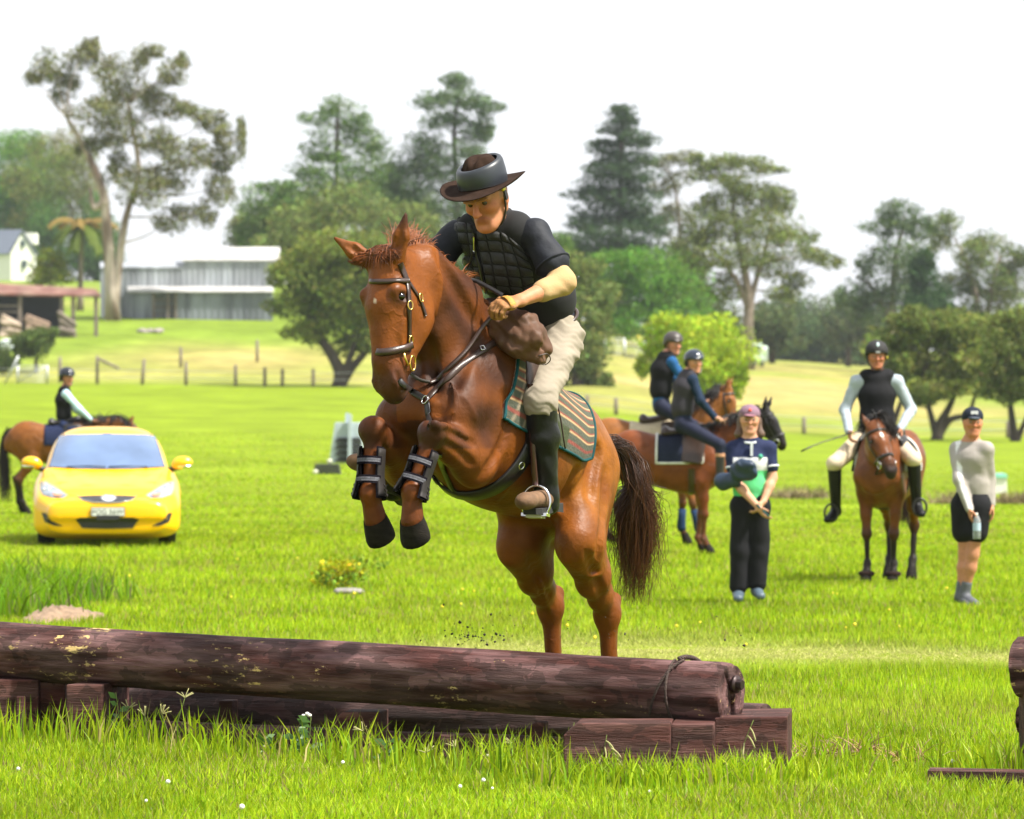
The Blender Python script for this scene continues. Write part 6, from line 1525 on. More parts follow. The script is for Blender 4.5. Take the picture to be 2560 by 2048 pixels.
# stirrup leathers and irons
def stirrup(top, iron, fdir, nm):
    P = smoothline([top, top * .5 + iron * .5 + A(.0, -.012, 0), iron + A(0, 0, .13)], 14)
    v, f = ribbon(P, np.repeat([fdir], 14, 0), .026, .007); mk('stirrup_leather', v, f, mat('oxblood_leather', (.05, .017, .014), .35, var=.2, spec=.6), saddle)
    e = unit(fdir); x = unit(np.cross(e, A(0, 0, 1))); u_ = np.cross(x, e) * -1 if np.cross(x, e)[2] < 0 else np.cross(x, e)
    pts = [iron + x * math.sin(a) * .064 * (1 if abs(a) < 1.9 else 1.0) + u_ * (math.cos(a) * .075 + .055) for a in np.linspace(-2.35, 2.35, 25)]
    v, f = tube(pts, .0065, 8, up=e); st = mk('stirrup', v, f, M_STEEL, saddle)
    c = iron + u_ * .0
    v, f = box(c, (.058, .028, .007), np.stack([x, e, u_], 1)); mk('tread', v, f, M_STEEL, st, smooth=False)
    v, f = box(c - u_ * .004 , (.036, .0295, .010), np.stack([x, e, u_], 1)); mk('tread_pad', v, f, mat('cream_rubber', (.5, .47, .36), .7, var=.15), st, smooth=False)
    return st
soL = RJ['toL'] * .62 + RJ['anL'] * .38 + A(0, 0, -.075)
stirrup(px(1326, 960, RJ['knL'][1] - .02), soL, unit(A(-.3, -.95, .12)), 'L')
soR = RJ['toR'] * .62 + RJ['anR'] * .38 + A(0, 0, -.06)
stirrup(RJ['knR'] + A(.06, -.02, -.05), soR, unit(A(-.85, -.5, .2)), 'R')
# bridle
bridle = thing('bridle', 'brown leather bridle with brass buckles on the chestnut horse', 'bridle', tuple(HP))
def st_(name, pts, wid, th=.005, off=.003, m=M_LEATHER, n=30, par=bridle):
    v, f = strap(pts, TREE, wid, th, off, n); return mk(name, v, f, m, par)
st_('browband', [(899, 700), (925, 704), (962, 705), (1000, 704), (1020, 703)], .024, .01)
st_('headpiece', [(1000, 658), (1008, 680), (1017, 703)], .028)
ck = st_('cheekpiece', [(1017, 703), (1021, 745), (1022, 800), (1022, 840), (1021, 880)], .023, .006)
st_('throatlatch', [(1021, 706), (1034, 726), (1046, 745), (1056, 768), (1063, 790)], .016)
st_('noseband', [(892, 858), (898, 872), (912, 879), (935, 882), (965, 881), (995, 875), (1012, 870), (1026, 862)], .034, .013)
for (u, v_) in ((1047, 745), (1022, 764), (1022, 850)):
    P, N = drape([(u, v_)], TREE, .012); vv, f = ring(P[0], N[0], .0145, .0032, 18, 6, sx=1.3, sy=.85); mk('buckle', vv, f, M_BRASS, bridle)
P, N = drape([(1004, 884), (1012, 910), (1022, 942)], TREE, .014); v, f = tube(P, .0055, 8); mk('bit', v, f, M_BRASS, bridle)
P, N = drape([(1025, 908)], TREE, .014); v, f = ring(P[0], N[0], .026, .004, 20, 6, sx=1.25, sy=.8); mk('bit_ring', v, f, M_BRASS, bridle)
b0 = drape([(1031, 935)], TREE, .014)[0][0]; r1 = drape([(1072, 962)], TREE, .02)[0][0]
v, f = tube(smoothline([b0, b0 * .5 + r1 * .5 + A(0, -.03, -.01), r1], 14), [.007, .009] * 7, 6); mk('rein_clip', v, f, mat('dark_rope', (.03, .025, .02), .7), bridle)
pts = smoothline([(1072, 962), (1100, 945), (1148, 893), (1174, 845), (1195, 812), (1216, 786)], 30)
P, N = drape([tuple(p) for p in pts], TREE, .016); hand = RJ['wrL'] + hd * .1
w_ = np.linspace(0, 1, 30)[:, None] ** 3; P = P * (1 - w_) + (hand + A(-.0, -.02, -.03)) * w_
for _ in range(6): P[1:-1] = (P[:-2] + 2 * P[1:-1] + P[2:]) / 4
v, f = ribbon(P, np.repeat([A(-.3, -.9, .3)], 30, 0), .02, .004); mk('rein', v, f, M_LEATHER, bridle)
P = smoothline([hand + A(.01, -.02, .04), W(1216, 716, -.42), W(1188, 702, -.38), W(1170, 705, -.34), W(1178, 740, -.3), W(1175, 790, -.2)], 20)
v, f = ribbon(P, np.repeat([A(-.5, -.7, .5)], 20, 0), .02, .004); mk('rein', v, f, M_BLACKL, bridle)
# breastplate
bp = thing('breastplate', 'leather breastplate with steel rings across the chest of the chestnut horse', 'breastplate', tuple(Bd(.4, 0, -.59)))
st_('strap', [(1068, 1000), (1092, 972), (1119, 946), (1155, 912), (1191, 887), (1243, 852)], .03, .006, par=bp)
st_('strap', [(1062, 998), (1040, 985), (1009, 964), (995, 950)], .03, .006, m=M_BLACKL, par=bp)
st_('strap', [(1069, 1008), (1072, 1035), (1073, 1068)], .034, .006, m=M_BLACKL, par=bp, n=12)
st_('strap', [(1243, 850), (1236, 836), (1222, 818), (1212, 806)], .016, .005, par=bp, n=12)
for (u, v_, r) in ((1067, 1002, .018), (1245, 848, .014)):
    P, N = drape([(u, v_)], TREE, .012); vv, f = ring(P[0], N[0], r, .003, 20, 6); mk('ring', vv, f, M_STEEL, bp)
P, N = drape([(1204, 874)], TREE, .014); vv, f = ring(P[0], N[0], .014, .003, 4, 6, up=(.3, 0, .7)); mk('buckle', vv, f, M_STEEL, bp)
# tendon boots on the forelegs
M_NEO = cloth('neoprene', (.006, .005, .007), .95, .2, 80, spec=.05)
M_SHELL = mat('grey_boot_shell', (.02, .0165, .016), .6, spec=.25, var=.1, scale=20)
def tendon_boot(g, label):
    kn, ft = g['knee'], g['fetlock']; d = unit(ft - kn); fw = unit(A(-.25, -.95, .1)); e, f_, s_ = frame(d, fw)
    root = thing('tendon_boot', label, 'horse boot', tuple(ft), 'tendon boots on the jumping horse')
    def shell(t0, t1, rr, a0, a1, th, m, nm, par, n=18, mrows=9):
        V = []
        for lay in (0, 1):
            for i in range(mrows):
                t = t0 + (t1 - t0) * i / (mrows - 1)
                base = kn + (ft - kn) * t
                r = rr(t) + lay * th
                for j in range(n):
                    a = a0 + (a1 - a0) * j / (n - 1); V.append(base + (f_ * math.cos(a) + s_ * math.sin(a)) * r)
        q = mrows * n; F = []
        for lay in (0, 1):
            for i in range(mrows - 1):
                for j in range(n - 1):
                    b = lay * q + i * n + j; F.append([b, b + 1, b + n + 1, b + n])
        for i in range(mrows - 1):
            for j in (0, n - 1): b = i * n + j; F.append([b, b + n, q + b + n, q + b])
        for j in range(n - 1):
            for i in (0, mrows - 1): b = i * n + j; F.append([b, b + 1, q + b + 1, q + b])
        return mk(nm, V, F, m, par)
    rr = lambda t: .046 + .002 * math.sin(t * 3) + (.017 * max(0, (t - .72) / .3) ** 1.2 if t > .72 else 0)
    shell(.28, 1.1, rr, R(42), R(318), .007, M_NEO, 'lining', root)
    for (a0, a1) in ((R(48), R(165)), (R(195), R(312))):
        sh = shell(.31, 1.06, lambda t: rr(t) + .007, a0, a1, .006, M_SHELL, 'shell', root)
        for k in range(3):
            tt = .88 + .07 * k; base = kn + (ft - kn) * tt; am = a0 * .62 + a1 * .38 if a0 < 3 else a0 * .38 + a1 * .62
            P = [base + (f_ * math.cos(am + x_) + s_ * math.sin(am + x_)) * (rr(tt) + .014) + d * (.012 * math.cos(x_ * 6)) for x_ in np.linspace(-.3, .3, 7)]
            v, f = tube(P, .003, 5); mk('rib', v, f, M_SHELL, sh)
    for t in (.44, .74):
        so = shell(t, t + .13, lambda q: rr(t) + .011, R(-62), R(62), .004, M_NEO, 'strap', root, 14, 3)
        shell(t + .035, t + .095, lambda q: rr(t) + .0155, R(-55), R(55), .001, mat('strap_print', (.05, .05, .06), .8, var=.5, scale=120), 'strap_band', so, 14, 3)
tendon_boot(fl, 'grey tendon boot on the foreleg nearer the log end, below the raised knee')
tendon_boot(fr, 'grey tendon boot on the leftmost tucked foreleg of the chestnut horse')
# brown coat rolled up in front of the saddle
S = Sdf(.0085); M_OIL = mat('brown_oilskin', (.095, .046, .026), .62, var=.3, scale=9, bump=.6, bscale=16, spec=.3)
oc = [W(1215, 808, -.2), W(1262, 818, -.3), W(1310, 835, -.34), W(1350, 878, -.32)]
S.cap(oc[0], oc[1], .05, .045, .085, .07, k=.03).cap(oc[1], oc[2], .085, .07, .095, .08, k=.03).cap(oc[2], oc[3], .09, .075, .06, .055, k=.03)
S.cap(W(1262, 845, -.36), W(1340, 850, -.42), .05, .03, .045, .03, k=.02).cap(W(1290, 870, -.38), W(1345, 895, -.38), .05, .04, .03, .03, k=.02)
S.cap(W(1330, 880, -.4), W(1358, 885, -.4), .025, .02, .016, .016, k=.012)
S.cap(W(1282, 862, -.43), W(1345, 864, -.47), .006, .02, .006, .02, k=.014, sub=True)
S.cap(W(1298, 885, -.43), W(1312, 905, -.42), .006, k=.014, sub=True).cap(W(1325, 870, -.44), W(1332, 905, -.42), .005, k=.012, sub=True)
V, F = S.mesh(1); V = wrinkle(V, .006, 36, 5, A(.2, .1, 1)); V = wrinkle(V, .003, 80, 1, A(1, .2, .35))
coat = mk('rolled_coat', V, F, M_OIL); tag(coat, 'crumpled brown oilskin coat rolled in front of the saddle', 'coat')
v, f = tube(smoothline([W(1345, 890, -.42), W(1368, 885, -.4), W(1376, 900, -.38), W(1362, 912, -.37), W(1340, 905, -.4)], 16), .0025, 6); mk('tie_cord', v, f, M_LEATHER, coat)
v, f = tube(smoothline([W(1393, 1010, -.12), W(1402, 1050, -.11), W(1408, 1090, -.1), W(1413, 1122, -.08)], 10), .004, 6); mk('saddle_string', v, f, M_LEATHER, saddle)
# ------------------------------------------------------------------ the other horses
def standing_horse(label, uY, zoff, head, sc, c, neckpts, poll, face, hup, legs=None, tailc=A(.012, .009, .008), socks=None, res=.0165, group='horses waiting in the paddock', ears=None, manec=A(.012, .009, .008), earc=None, hsc=.98, tail_len=.9, ear_l=.16):
    """horse standing on the ground; uY = withers column and distance, head = heading angle (0 = right, -90 = towards the camera)"""
    x0 = px(uY[0], 0, uY[1])[0]; pos = A(x0, uY[1], g1(x0, uY[1]) + zoff)
    F_ = A(math.cos(head), math.sin(head), 0); L_ = A(-math.sin(head), math.cos(head), 0); U_ = A(0, 0, 1); M = np.stack([F_, L_, U_], 1)
    Wd = lambda x, y, z: pos + M @ (A(x, y, z) * sc)
    O = Wd(0, 0, 1.58)
    lo = dict(fl=0., fr=.04, hl=0., hr=.1); lo.update(legs or {})
    G = []
    for s, q in ((1, 'fl'), (-1, 'fr')):
        d = lo[q]; G.append(dict(kind='fore', s=s, shoulder=Wd(.25, .15 * s, 1.1), elbow=Wd(.06 + d * .2, .165 * s, .92), knee=Wd(.09 + d * .6, .14 * s, .5), fetlock=Wd(.07 + d, .135 * s, .2), coronet=Wd(.11 + d, .135 * s, .11)))
    for s, q in ((1, 'hl'), (-1, 'hr')):
        d = lo[q]; G.append(dict(kind='hind', s=s, hip=Wd(-.83, .13 * s, 1.27), stifle=Wd(-.66, .17 * s, .97), hock=Wd(-.98 + d * .6, .14 * s, .56), fetlock=Wd(-.96 + d, .135 * s, .2), coronet=Wd(-.92 + d, .135 * s, .11)))
    nk = [(Wd(.1, 0, 1.28), .29 * sc, .17 * sc, A(0, 0, 1) - F_ * .4)] + [(Wd(*p[:3]), p[3] * sc, p[4] * sc, unit(A(0, 0, 1) * (1 - abs(p[2] - 1.4)) - F_ * .7 if len(p) < 6 else A(*p[5]))) for p in neckpts]
    S = Sdf(res); horse_body(S, O, M, sc, c, G, nk)
    HPo = Wd(*poll); z_ = unit(hup); x_ = unit(np.asarray(face) - z_ * (np.asarray(face) @ z_)); MHo = np.stack([x_, np.cross(z_, x_), z_], 1)
    head_prims(S, HPo, MHo, sc * hsc, c.get('head', c['body']), c['muz'], c['muz'])
    for s in (1, -1):
        ed = (MHo @ A(.1, .25 * s, 1)) if ears is None else np.asarray(ears[0 if s > 0 else 1])
        ear_prims(S, HPo + MHo @ (A(-.07, .06 * s, 0) * sc), ed, x_ + MHo[:, 1] * .3 * s, ear_l * sc, earc if earc is not None else c.get('head', c['body']), c['muz'])
    V, F = S.mesh(1); C = S.colors(V, c['body'], .02)
    h = mk('horse', V, F, coat_mat('bay_coat', .42), col=C, loc=tuple(pos)); tag(h, label, 'horse', group); T = bvh(V, F)
    for g in G:
        fwd = F_; tip = g['coronet'] + F_ * .035 * sc + A(0, 0, -.11 * sc); tip[2] = g1(tip[0], tip[1]); v, f = hoof_mesh(g['coronet'], tip, F_, sc, 12); mk('hoof', v, f, M_HOOF, h)
    for s in (1, -1): v, f = eyeball(HPo + MHo @ (A(-.048, .1018 * s, -.164) * sc * hsc), .017 * sc, 6); mk('eye', v, f, M_EYE, h)
    lines, cols = [], []
    base = Wd(-1.09, 0, 1.42)
    for i in range(420):
        p = base + rng.standard_normal(3) * .02 * sc - A(0, 0, .15 * rng.random()); e = Wd(-1.16 + rng.normal(0, .05), rng.normal(0, .05), 1.42 - (.55 + .45 * rng.random()) * tail_len)
        lines.append(smoothline([p, p * .8 + e * .2 - F_ * .09 * sc, p * .4 + e * .6 - F_ * .05 + A(*rng.normal(0, .015, 3)), e], 9)); cols.append(np.clip(tailc * (1 + .4 * rng.standard_normal()), .004, 1))
    v, f, cc = strands(lines, .006, .0015, cols); mk('tail', v, f, M_HAIR, h, col=cc)
    crest = smoothline([HPo + MHo @ (A(-.1, 0, .02) * sc)] + [Wd(p[0] - .08, p[1], p[2] + p[3] * .8) for p in neckpts[::-1]] + [Wd(-.02, 0, 1.58)], 30); lines, cols = [], []
    for i in range(420):
        t = 2.5 + rng.random() * 26.4; j = int(t); p = crest[j] * (1 - t + j) + crest[j + 1] * (t - j); nr = T.find_nearest(Vector(p)); p = A(*nr[0]); side = -1 if rng.random() < .55 else 1
        P = hairline(p, A(*nr[1]) * .5 + L_ * side * .6 + rng.standard_normal(3) * .2 + A(0, 0, .3), .16 + .1 * rng.random(), 3.0, 6)
        for q in range(len(P)):
            hh = T.find_nearest(Vector(P[q])); o = A(*hh[1])
            if (P[q] - A(*hh[0])) @ o < .012: P[q] = A(*hh[0]) + o * .014
        lines.append(P); cols.append(np.clip(manec * (1 + .4 * rng.standard_normal()), .004, 1))
    v, f, cc = strands(lines, .006, .002, cols); mk('mane', v, f, M_HAIR, h, col=cc)
    return dict(h=h, T=T, B=lambda x, y, z: O + M @ (A(x, y, z) * sc), M=M, O=O, HP=HPo, MH=MHo, sc=sc, legs=G, W=Wd)
def simple_bridle(H, label, m=M_BLACKL):
    T, HPo, MHo, sc = H['T'], H['HP'], H['MH'], H['sc']; root = thing('bridle', label, 'bridle', tuple(HPo), 'bridles of the waiting horses')
    def loop(z, zc_x, nm, wid, a0=0., a1=2 * math.pi, tilt=0.):
        P, N = [], []
        for a in np.linspace(a0, a1, 28):
            c = HPo + MHo @ (A(zc_x, 0, z) * sc); d = MHo @ A(math.cos(a), math.sin(a), tilt * math.cos(a)); o = c + unit(d) * .4
            h = T.ray_cast(Vector(o), Vector(-unit(d)))
            if h[0] is None: continue
            P.append(A(*h[0]) + A(*h[1]) * .004); N.append(A(*h[1]))
        if len(P) > 3: mk(nm, *ribbon(P, N, wid, .008), m, root)
    loop(-.36, -.08, 'noseband', .032); loop(-.07, -.1, 'browband', .024, -1.7, 1.7)
    for s in (1, -1):
        P, N = [], []
        for t in np.linspace(0, 1, 10):
            q = HPo + MHo @ (A(-.1 + .0 * t, .3 * s, -.05 - .37 * t) * sc); h = T.ray_cast(Vector(q), Vector(-MHo[:, 1] * s))
            if h[0] is not None: P.append(A(*h[0]) + A(*h[1]) * .004); N.append(A(*h[1]))
        if len(P) > 3:
            mk('cheekpiece', *ribbon(P, N, .02, .006), m, root); mk('bit_ring', *ring(P[-1] + N[-1] * .01, N[-1], .035, .006, 16, 6), M_STEEL, root)
    return root
BAY = dict(body=A(.16, .052, .016), belly=A(.13, .055, .02), leg=A(.014, .010, .008), muz=A(.018, .012, .010), dark=A(.02, .012, .01))
# horse A: bay with black fly hood, profile to the right
HA = standing_horse('bay horse with black ear hood, ridden by the person in navy', (1742, 45.0), 0., R(-4), .93, dict(BAY, body=A(.135, .038, .012), leg=A(.10, .035, .014), head=A(.015, .014, .016)),
    [(.42, 0, 1.5, .2, .11), (.74, -.03, 1.70, .135, .085)], (.93, -.06, 1.84), A(.85, -.35, .4), A(-.42, .08, .9), legs=dict(fl=-.06, fr=.02, hl=.0, hr=.12), earc=A(.012, .012, .014), res=.015, ears=(A(.35, .1, 1), A(.1, -.1, 1)), ear_l=.19)
simple_bridle(HA, 'black bridle with steel bit on the dark hooded horse')
# horse B: brighter bay behind it
HB2 = standing_horse('bright bay horse standing behind the dark hooded one', (1688, 47.6), .02, R(-4), 1.0, dict(BAY, body=A(.21, .078, .02), leg=A(.06, .025, .012)),
    [(.36, 0, 1.55, .2, .11), (.58, 0, 1.78, .14, .085)], (.72, 0, 1.93), A(.9, -.35, .1), A(-.1, .05, 1.), legs=dict(fl=0., fr=.22), res=.017, ears=(A(.3, .2, 1), A(.25, -.1, 1)))
simple_bridle(HB2, 'dark bridle on the bright bay horse behind the hooded one')
# horse C: bay facing the camera
HC_ = standing_horse('bay horse with white star facing the camera', (2206, 38.3), 0., math.atan2(-.93, -.30), .97, dict(BAY, body=A(.13, .042, .013)),
    [(.36, .03, 1.44, .2, .12, (.1, .6, .8)), (.56, .06, 1.55, .15, .09, (.1, .6, .8))], (.62, .08, 1.64), A(.34, -.88, .36), A(-.28, .42, .86), legs=dict(fl=.0, fr=.03, hl=.1, hr=.0), res=.0135, tailc=A(.05, .018, .010), hsc=1.06)
simple_bridle(HC_, 'brown bridle on the bay horse facing the camera')
st = HC_['HP'] + HC_['MH'] @ (A(.05, .0, -.13) * .97); hh = HC_['T'].find_nearest(Vector(st)); P0 = A(*hh[0]); N0 = A(*hh[1])
v, f = eyeball(A(0, 0, 0), 1., 8); Mx = np.stack(frame(N0, A(0, 0, 1)), 1); mk('star_marking', (v * A(.012, .032, .02)) @ Mx.T + P0, f, mat('white_hair', (.7, .66, .6), .8), HC_['h'])
# horse D: behind the car
HD = standing_horse('bay horse standing behind the yellow car', (188, 60.), 0., R(2), .93, dict(BAY, body=A(.17, .06, .015)),
    [(.42, 0, 1.42, .19, .11), (.75, 0, 1.50, .13, .085)], (.98, 0, 1.55), A(.8, -.25, .5), A(-.5, .0, .85), res=.019, tail_len=1.25, tailc=A(.02, .013, .012), ears=(A(.3, .1, 1), A(.3, -.1, 1)))
simple_bridle(HD, 'dark bridle on the horse behind the yellow car')
def wrapboot(H, i, col, label):
    g = H['legs'][i]; kn, ft = g['knee'], g['fetlock']; sc = H['sc']; P = [kn * .75 + ft * .25, kn * .4 + ft * .6, ft, ft * .5 + g['coronet'] * .5]
    o = mk('leg_boot', *tube(P, np.array([.052, .05, .058, .05]) * sc, 14), cloth('boot_' + label[:6], col, .8)); tag(o, label, 'horse boot', 'leg boots of the waiting horses'); return o
wrapboot(HB2, 0, (.01, .03, .08), 'navy boot on the rear standing foreleg of the bright bay'); wrapboot(HB2, 1, (.01, .03, .08), 'navy boot on the forward foreleg of the bright bay')
for i in (0, 1):
    g = HC_['legs'][i]; p = g['coronet']; o = mk('overreach_boot', *ring(p + A(0, 0, -.015), A(0, 0, 1), .058, .026, 20, 8), cloth('brown_fleece', (.02, .010, .008), .95, .6, 80)); tag(o, 'dark fluffy boot around the ' + ('right' if i == 0 else 'left') + ' front hoof in the picture, bay facing camera', 'horse boot', 'fleece boots of the bay')
# saddles and pads
def simple_saddle(H, label, padlabel, padcol, trim, m=M_BLACKL, x0=.08, x1=-.5, ph=100):
    Bf, T, sc, M = H['B'], H['T'], H['sc'], H['M']
    p_, edge = saddle_pad(T, Bf, x0, x1, R(-ph), R(ph), 16, 34, lambda a, b: padcol, .012, 'saddle_pad', cloth('quilted_pad', (.1, .1, .1), .9, .5, 30, .1, vcol=True)); tag(p_, padlabel, 'saddle pad', 'saddle pads of the waiting horses')
    if trim is not None: mk('binding', *tube(edge, .014, 6), cloth('pad_binding', trim, .8), p_)
    root = thing('saddle', label, 'saddle', tuple(Bf(-.2, 0, 0)), 'saddles of the waiting horses'); S = Sdf(.016)
    S.cap(Bf(.05, 0, .02), Bf(-.12, 0, -.02), .07, .05, .12, .05, side=M[:, 1], k=.05).cap(Bf(-.12, 0, -.02), Bf(-.4, 0, -.06), .12, .05, .15, .045, side=M[:, 1], k=.05).cap(Bf(-.4, -.09, -.02), Bf(-.4, .09, -.02), .05, .045, k=.04)
    for s in (1, -1): S.cap(Bf(-.02, .21 * s, -.1), Bf(-.06, .305 * s, -.42), .15, .035, .13, .022, side=M[:, 0], k=.03)
    V, F = S.mesh(1); mk('seat', V, F, m, root); mk('girth', *girth_strip(T, Bf, -.06, R(115), R(245), .08), m, root)
    return root
simple_saddle(HA, 'dark brown saddle under the person in navy', 'navy saddle pad with white binding on the hooded bay', A(.012, .016, .035), (.6, .6, .58), M_LEATHER)
simple_saddle(HB2, 'brown saddle on the bright bay horse', 'cream saddle pad on the bright bay horse', A(.45, .38, .26), None, M_LEATHER, x1=-.56)
simple_saddle(HC_, 'black saddle on the bay facing the camera', 'black saddle pad with grey edge on the bay facing the camera', A(.012, .012, .013), (.35, .36, .38))
simple_saddle(HD, 'dark saddle on the horse behind the car', 'navy saddle pad on the horse behind the car', A(.012, .018, .05), None)
# ------------------------------------------------------------------ the other people
def mkmesh(name, S, m, par, sm=1, wr=None, colf=None):
    V, F = S.mesh(sm)
    if wr: V = wrinkle(V, *wr)
    return mk(name, V, F, m, par, col=None if colf is None else colf(V))
def person(label, Y, J, face, sc=.95, skin=A(.42, .2, .12), hair=A(.05, .03, .02), head=None, roll=0., hand=(A(0, -.2, -1), A(0, -.2, -1)), curl=.45, group='people in the paddock', hsc=1.0, bare=()):
    P = {k: px(v[0], v[1], Y + (v[2] if len(v) > 2 else 0)) for k, v in J.items()}
    C0 = P.pop('head'); M = hframe(face, roll); P['headb'] = C0 + M @ A(-.02, 0, -.07)
    S = Sdf(.0125); body_core(S, P, sc, skin); human_head(S, C0, M, 1.0 * hsc, skin)
    human_hand(S, P['wrL'], hand[0], A(-1, 0, 0), sc, skin, curl, -1); human_hand(S, P['wrR'], hand[1], A(1, 0, 0), sc, skin, curl, 1)
    V, F = S.mesh(1); C = S.colors(V, skin, .007)
    o = mk('person', V, F, M_SKIN, col=C, loc=tuple(P['pelvis'])); tag(o, label, 'person', group)
    for s in (1, -1): mk('eye', *eyeball(C0 + M @ (A(.08, .031 * s, .005) * hsc), .012, 6), mat('eye_soft', (.2, .15, .12), .2, var=0), o)
    return o, P, C0, M
def helmet(o, C0, M, col, rough=.35, peak=True, hs=1.0, badge=None):
    T = lambda x, y, z: C0 + M @ (A(x, y, z) * hs); S = Sdf(.008)
    S.ell(T(-.012, 0, .055), A(.128, .108, .105) * hs, M, k=.02); S.ell(T(-.03, 0, .0), A(.10, .1, .07) * hs, M, k=.03)
    S.ell(T(.06, 0, -.045), A(.13, .2, .085) * hs, M, k=.015, sub=True)
    if peak: S.cap(T(.075, -.05, .045), T(.075, .05, .045), .012 * hs, .06 * hs, side=M[:, 2], k=.02)
    h = mkmesh('helmet', S, mat('helmet_' + str(round(col[0], 3)) + str(rough), tuple(col), rough, var=.08, spec=.5), o)
    for s in (1, -1): mk('chin_strap', *tube(smoothline([T(.01, .092 * s, .02), T(.02, .085 * s, -.05), T(.05, .04 * s, -.11), T(.06, 0, -.125)], 10), .007, 6), M_BLACKL, h)
    return h, T
def cap_(o, C0, M, col, peakc, hs=1.0):
    T = lambda x, y, z: C0 + M @ (A(x, y, z) * hs); S = Sdf(.008); S.ell(T(-.012, 0, .055), A(.11, .092, .085) * hs, M, k=.02); S.ell(T(0, 0, -.06), A(.3, .3, .088) * hs, M, k=.012, sub=True)
    h = mkmesh('cap', S, cloth('cap_' + str(round(col[0], 3)), tuple(col), .8), o); S = Sdf(.007); S.cap(T(.08, -.045, .04), T(.08, .045, .04), .010, .07, side=M[:, 2], k=.02); S.cap(T(.12, -.03, .033), T(.12, .03, .033), .010, .055, side=M[:, 2], k=.02)
    mkmesh('peak', S, cloth('peak_' + str(round(peakc[0], 3)), tuple(peakc), .8), h); return h, T
def hairmass(o, C0, M, col, kind, hs=1.0):
    S = Sdf(.01); T = lambda x, y, z: C0 + M @ (A(x, y, z) * hs)
    S.ell(T(-.03, 0, .03), A(.09, .086, .09) * hs, M, k=.02)
    if kind == 'bob':
        for s in (1, -1): S.cap(T(-.03, .07 * s, .0), T(-.01, .085 * s, -.12), .04, .03, .035, .025, k=.03).ell(T(.0, .1 * s, -.115), A(.03, .025, .03), k=.03)
        S.cap(T(-.06, 0, .0), T(-.06, 0, -.1), .08, .04, side=M[:, 1], k=.03)
    elif kind == 'pony': S.cap(T(-.1, 0, .0), T(-.13, 0, -.1), .03, .025, .035, k=.02).cap(T(-.13, 0, -.1), T(-.13, 0, -.2), .035, .03, .012, k=.02)
    elif kind == 'short': pass
    S.ell(T(.1, 0, -.01), A(.075, .075, .11) * hs, M, k=.015, sub=True)
    return mkmesh('hair', S, mat('hair_' + str(round(col[0], 3)), tuple(col), .55, var=.3, scale=30, stretch=(3, 3, .5), bump=.6, bscale=60), o)
def vest(o, P, sc, m, ex=.03):
    S = Sdf(.012); lr = unit(P['shL'] - P['shR']); hl = unit(P['hipL'] - P['hipR']); w_ = P['waist'] * .75 + P['pelvis'] * .25
    S.cap(w_, P['waist'], .135 * sc + ex, .1 * sc + ex, .13 * sc + ex, .095 * sc + ex, side=hl, k=.03).cap(P['waist'], P['chest'], .13 * sc + ex, .095 * sc + ex, .15 * sc + ex, .105 * sc + ex, side=lr, k=.05)
    S.cap(P['chest'], P['chest'] * .35 + P['neck'] * .65, .15 * sc + ex, .1 * sc + ex, .09 * sc + ex, .07 * sc + ex, side=lr, k=.05)
    for s in 'LR': S.cap(P['chest'] * .35 + P['neck'] * .65, P['neck'] * .5 + P['sh' + s] * .5, .06 * sc + ex, None, .05 * sc + ex, None, k=.04)
    return mkmesh('vest', S, m, o)
def legs_(o, P, sc, m, name, r=(.1, .07, .065), to=1.0, res=.012, wr=None, seat=True):
    S = Sdf(res); hl = unit(P['hipL'] - P['hipR'])
    if seat: S.cap(P['hipL'] * .5 + P['hipR'] * .5, P['pelvis'] * .5 + P['waist'] * .5, .165 * sc, .12 * sc, .14 * sc, .105 * sc, side=hl, k=.04)
    for s in 'LR':
        k1 = P['kn' + s] if to >= .5 else P['hip' + s] * (1 - to * 2) + P['kn' + s] * to * 2
        S.cap(P['hip' + s], k1, r[0] * sc, None, r[1] * sc, None, k=.04)
        if to > .5: S.cap(k1, P['kn' + s] * (2 - 2 * to) + P['an' + s] * (2 * to - 1), r[1] * sc, None, r[2] * sc, None, k=.03)
    return mkmesh(name, S, m, o, 1, wr)
def boots_(o, P, sc, m, top=.35, rt=.062, name='boot'):
    for s in 'LR':
        S = Sdf(.012); kn, an, to = P['kn' + s], P['an' + s], P['to' + s]; t = an * (1 - top) + kn * top; d = unit(to - an)
        S.cap(t, an, rt * sc, None, .05 * sc, None, k=.02).cap(an + A(0, 0, -.015), to + d * .03, .05 * sc, .05 * sc, .044 * sc, .036 * sc, side=np.cross(d, A(0, 0, 1)), k=.03).cap(an + A(0, 0, -.035) - d * .03, an, .042 * sc, k=.02)
        mkmesh(name, S, m, o)
M_BLKCL = cloth('black_cloth', (.009, .009, .011), .85, .3, 30)
M_NAVYB = cloth('navy_breeches', (.012, .015, .034), .75, .3, 20); M_CREAM = cloth('cream_breeches', (.52, .43, .31), .8, .2, 18)
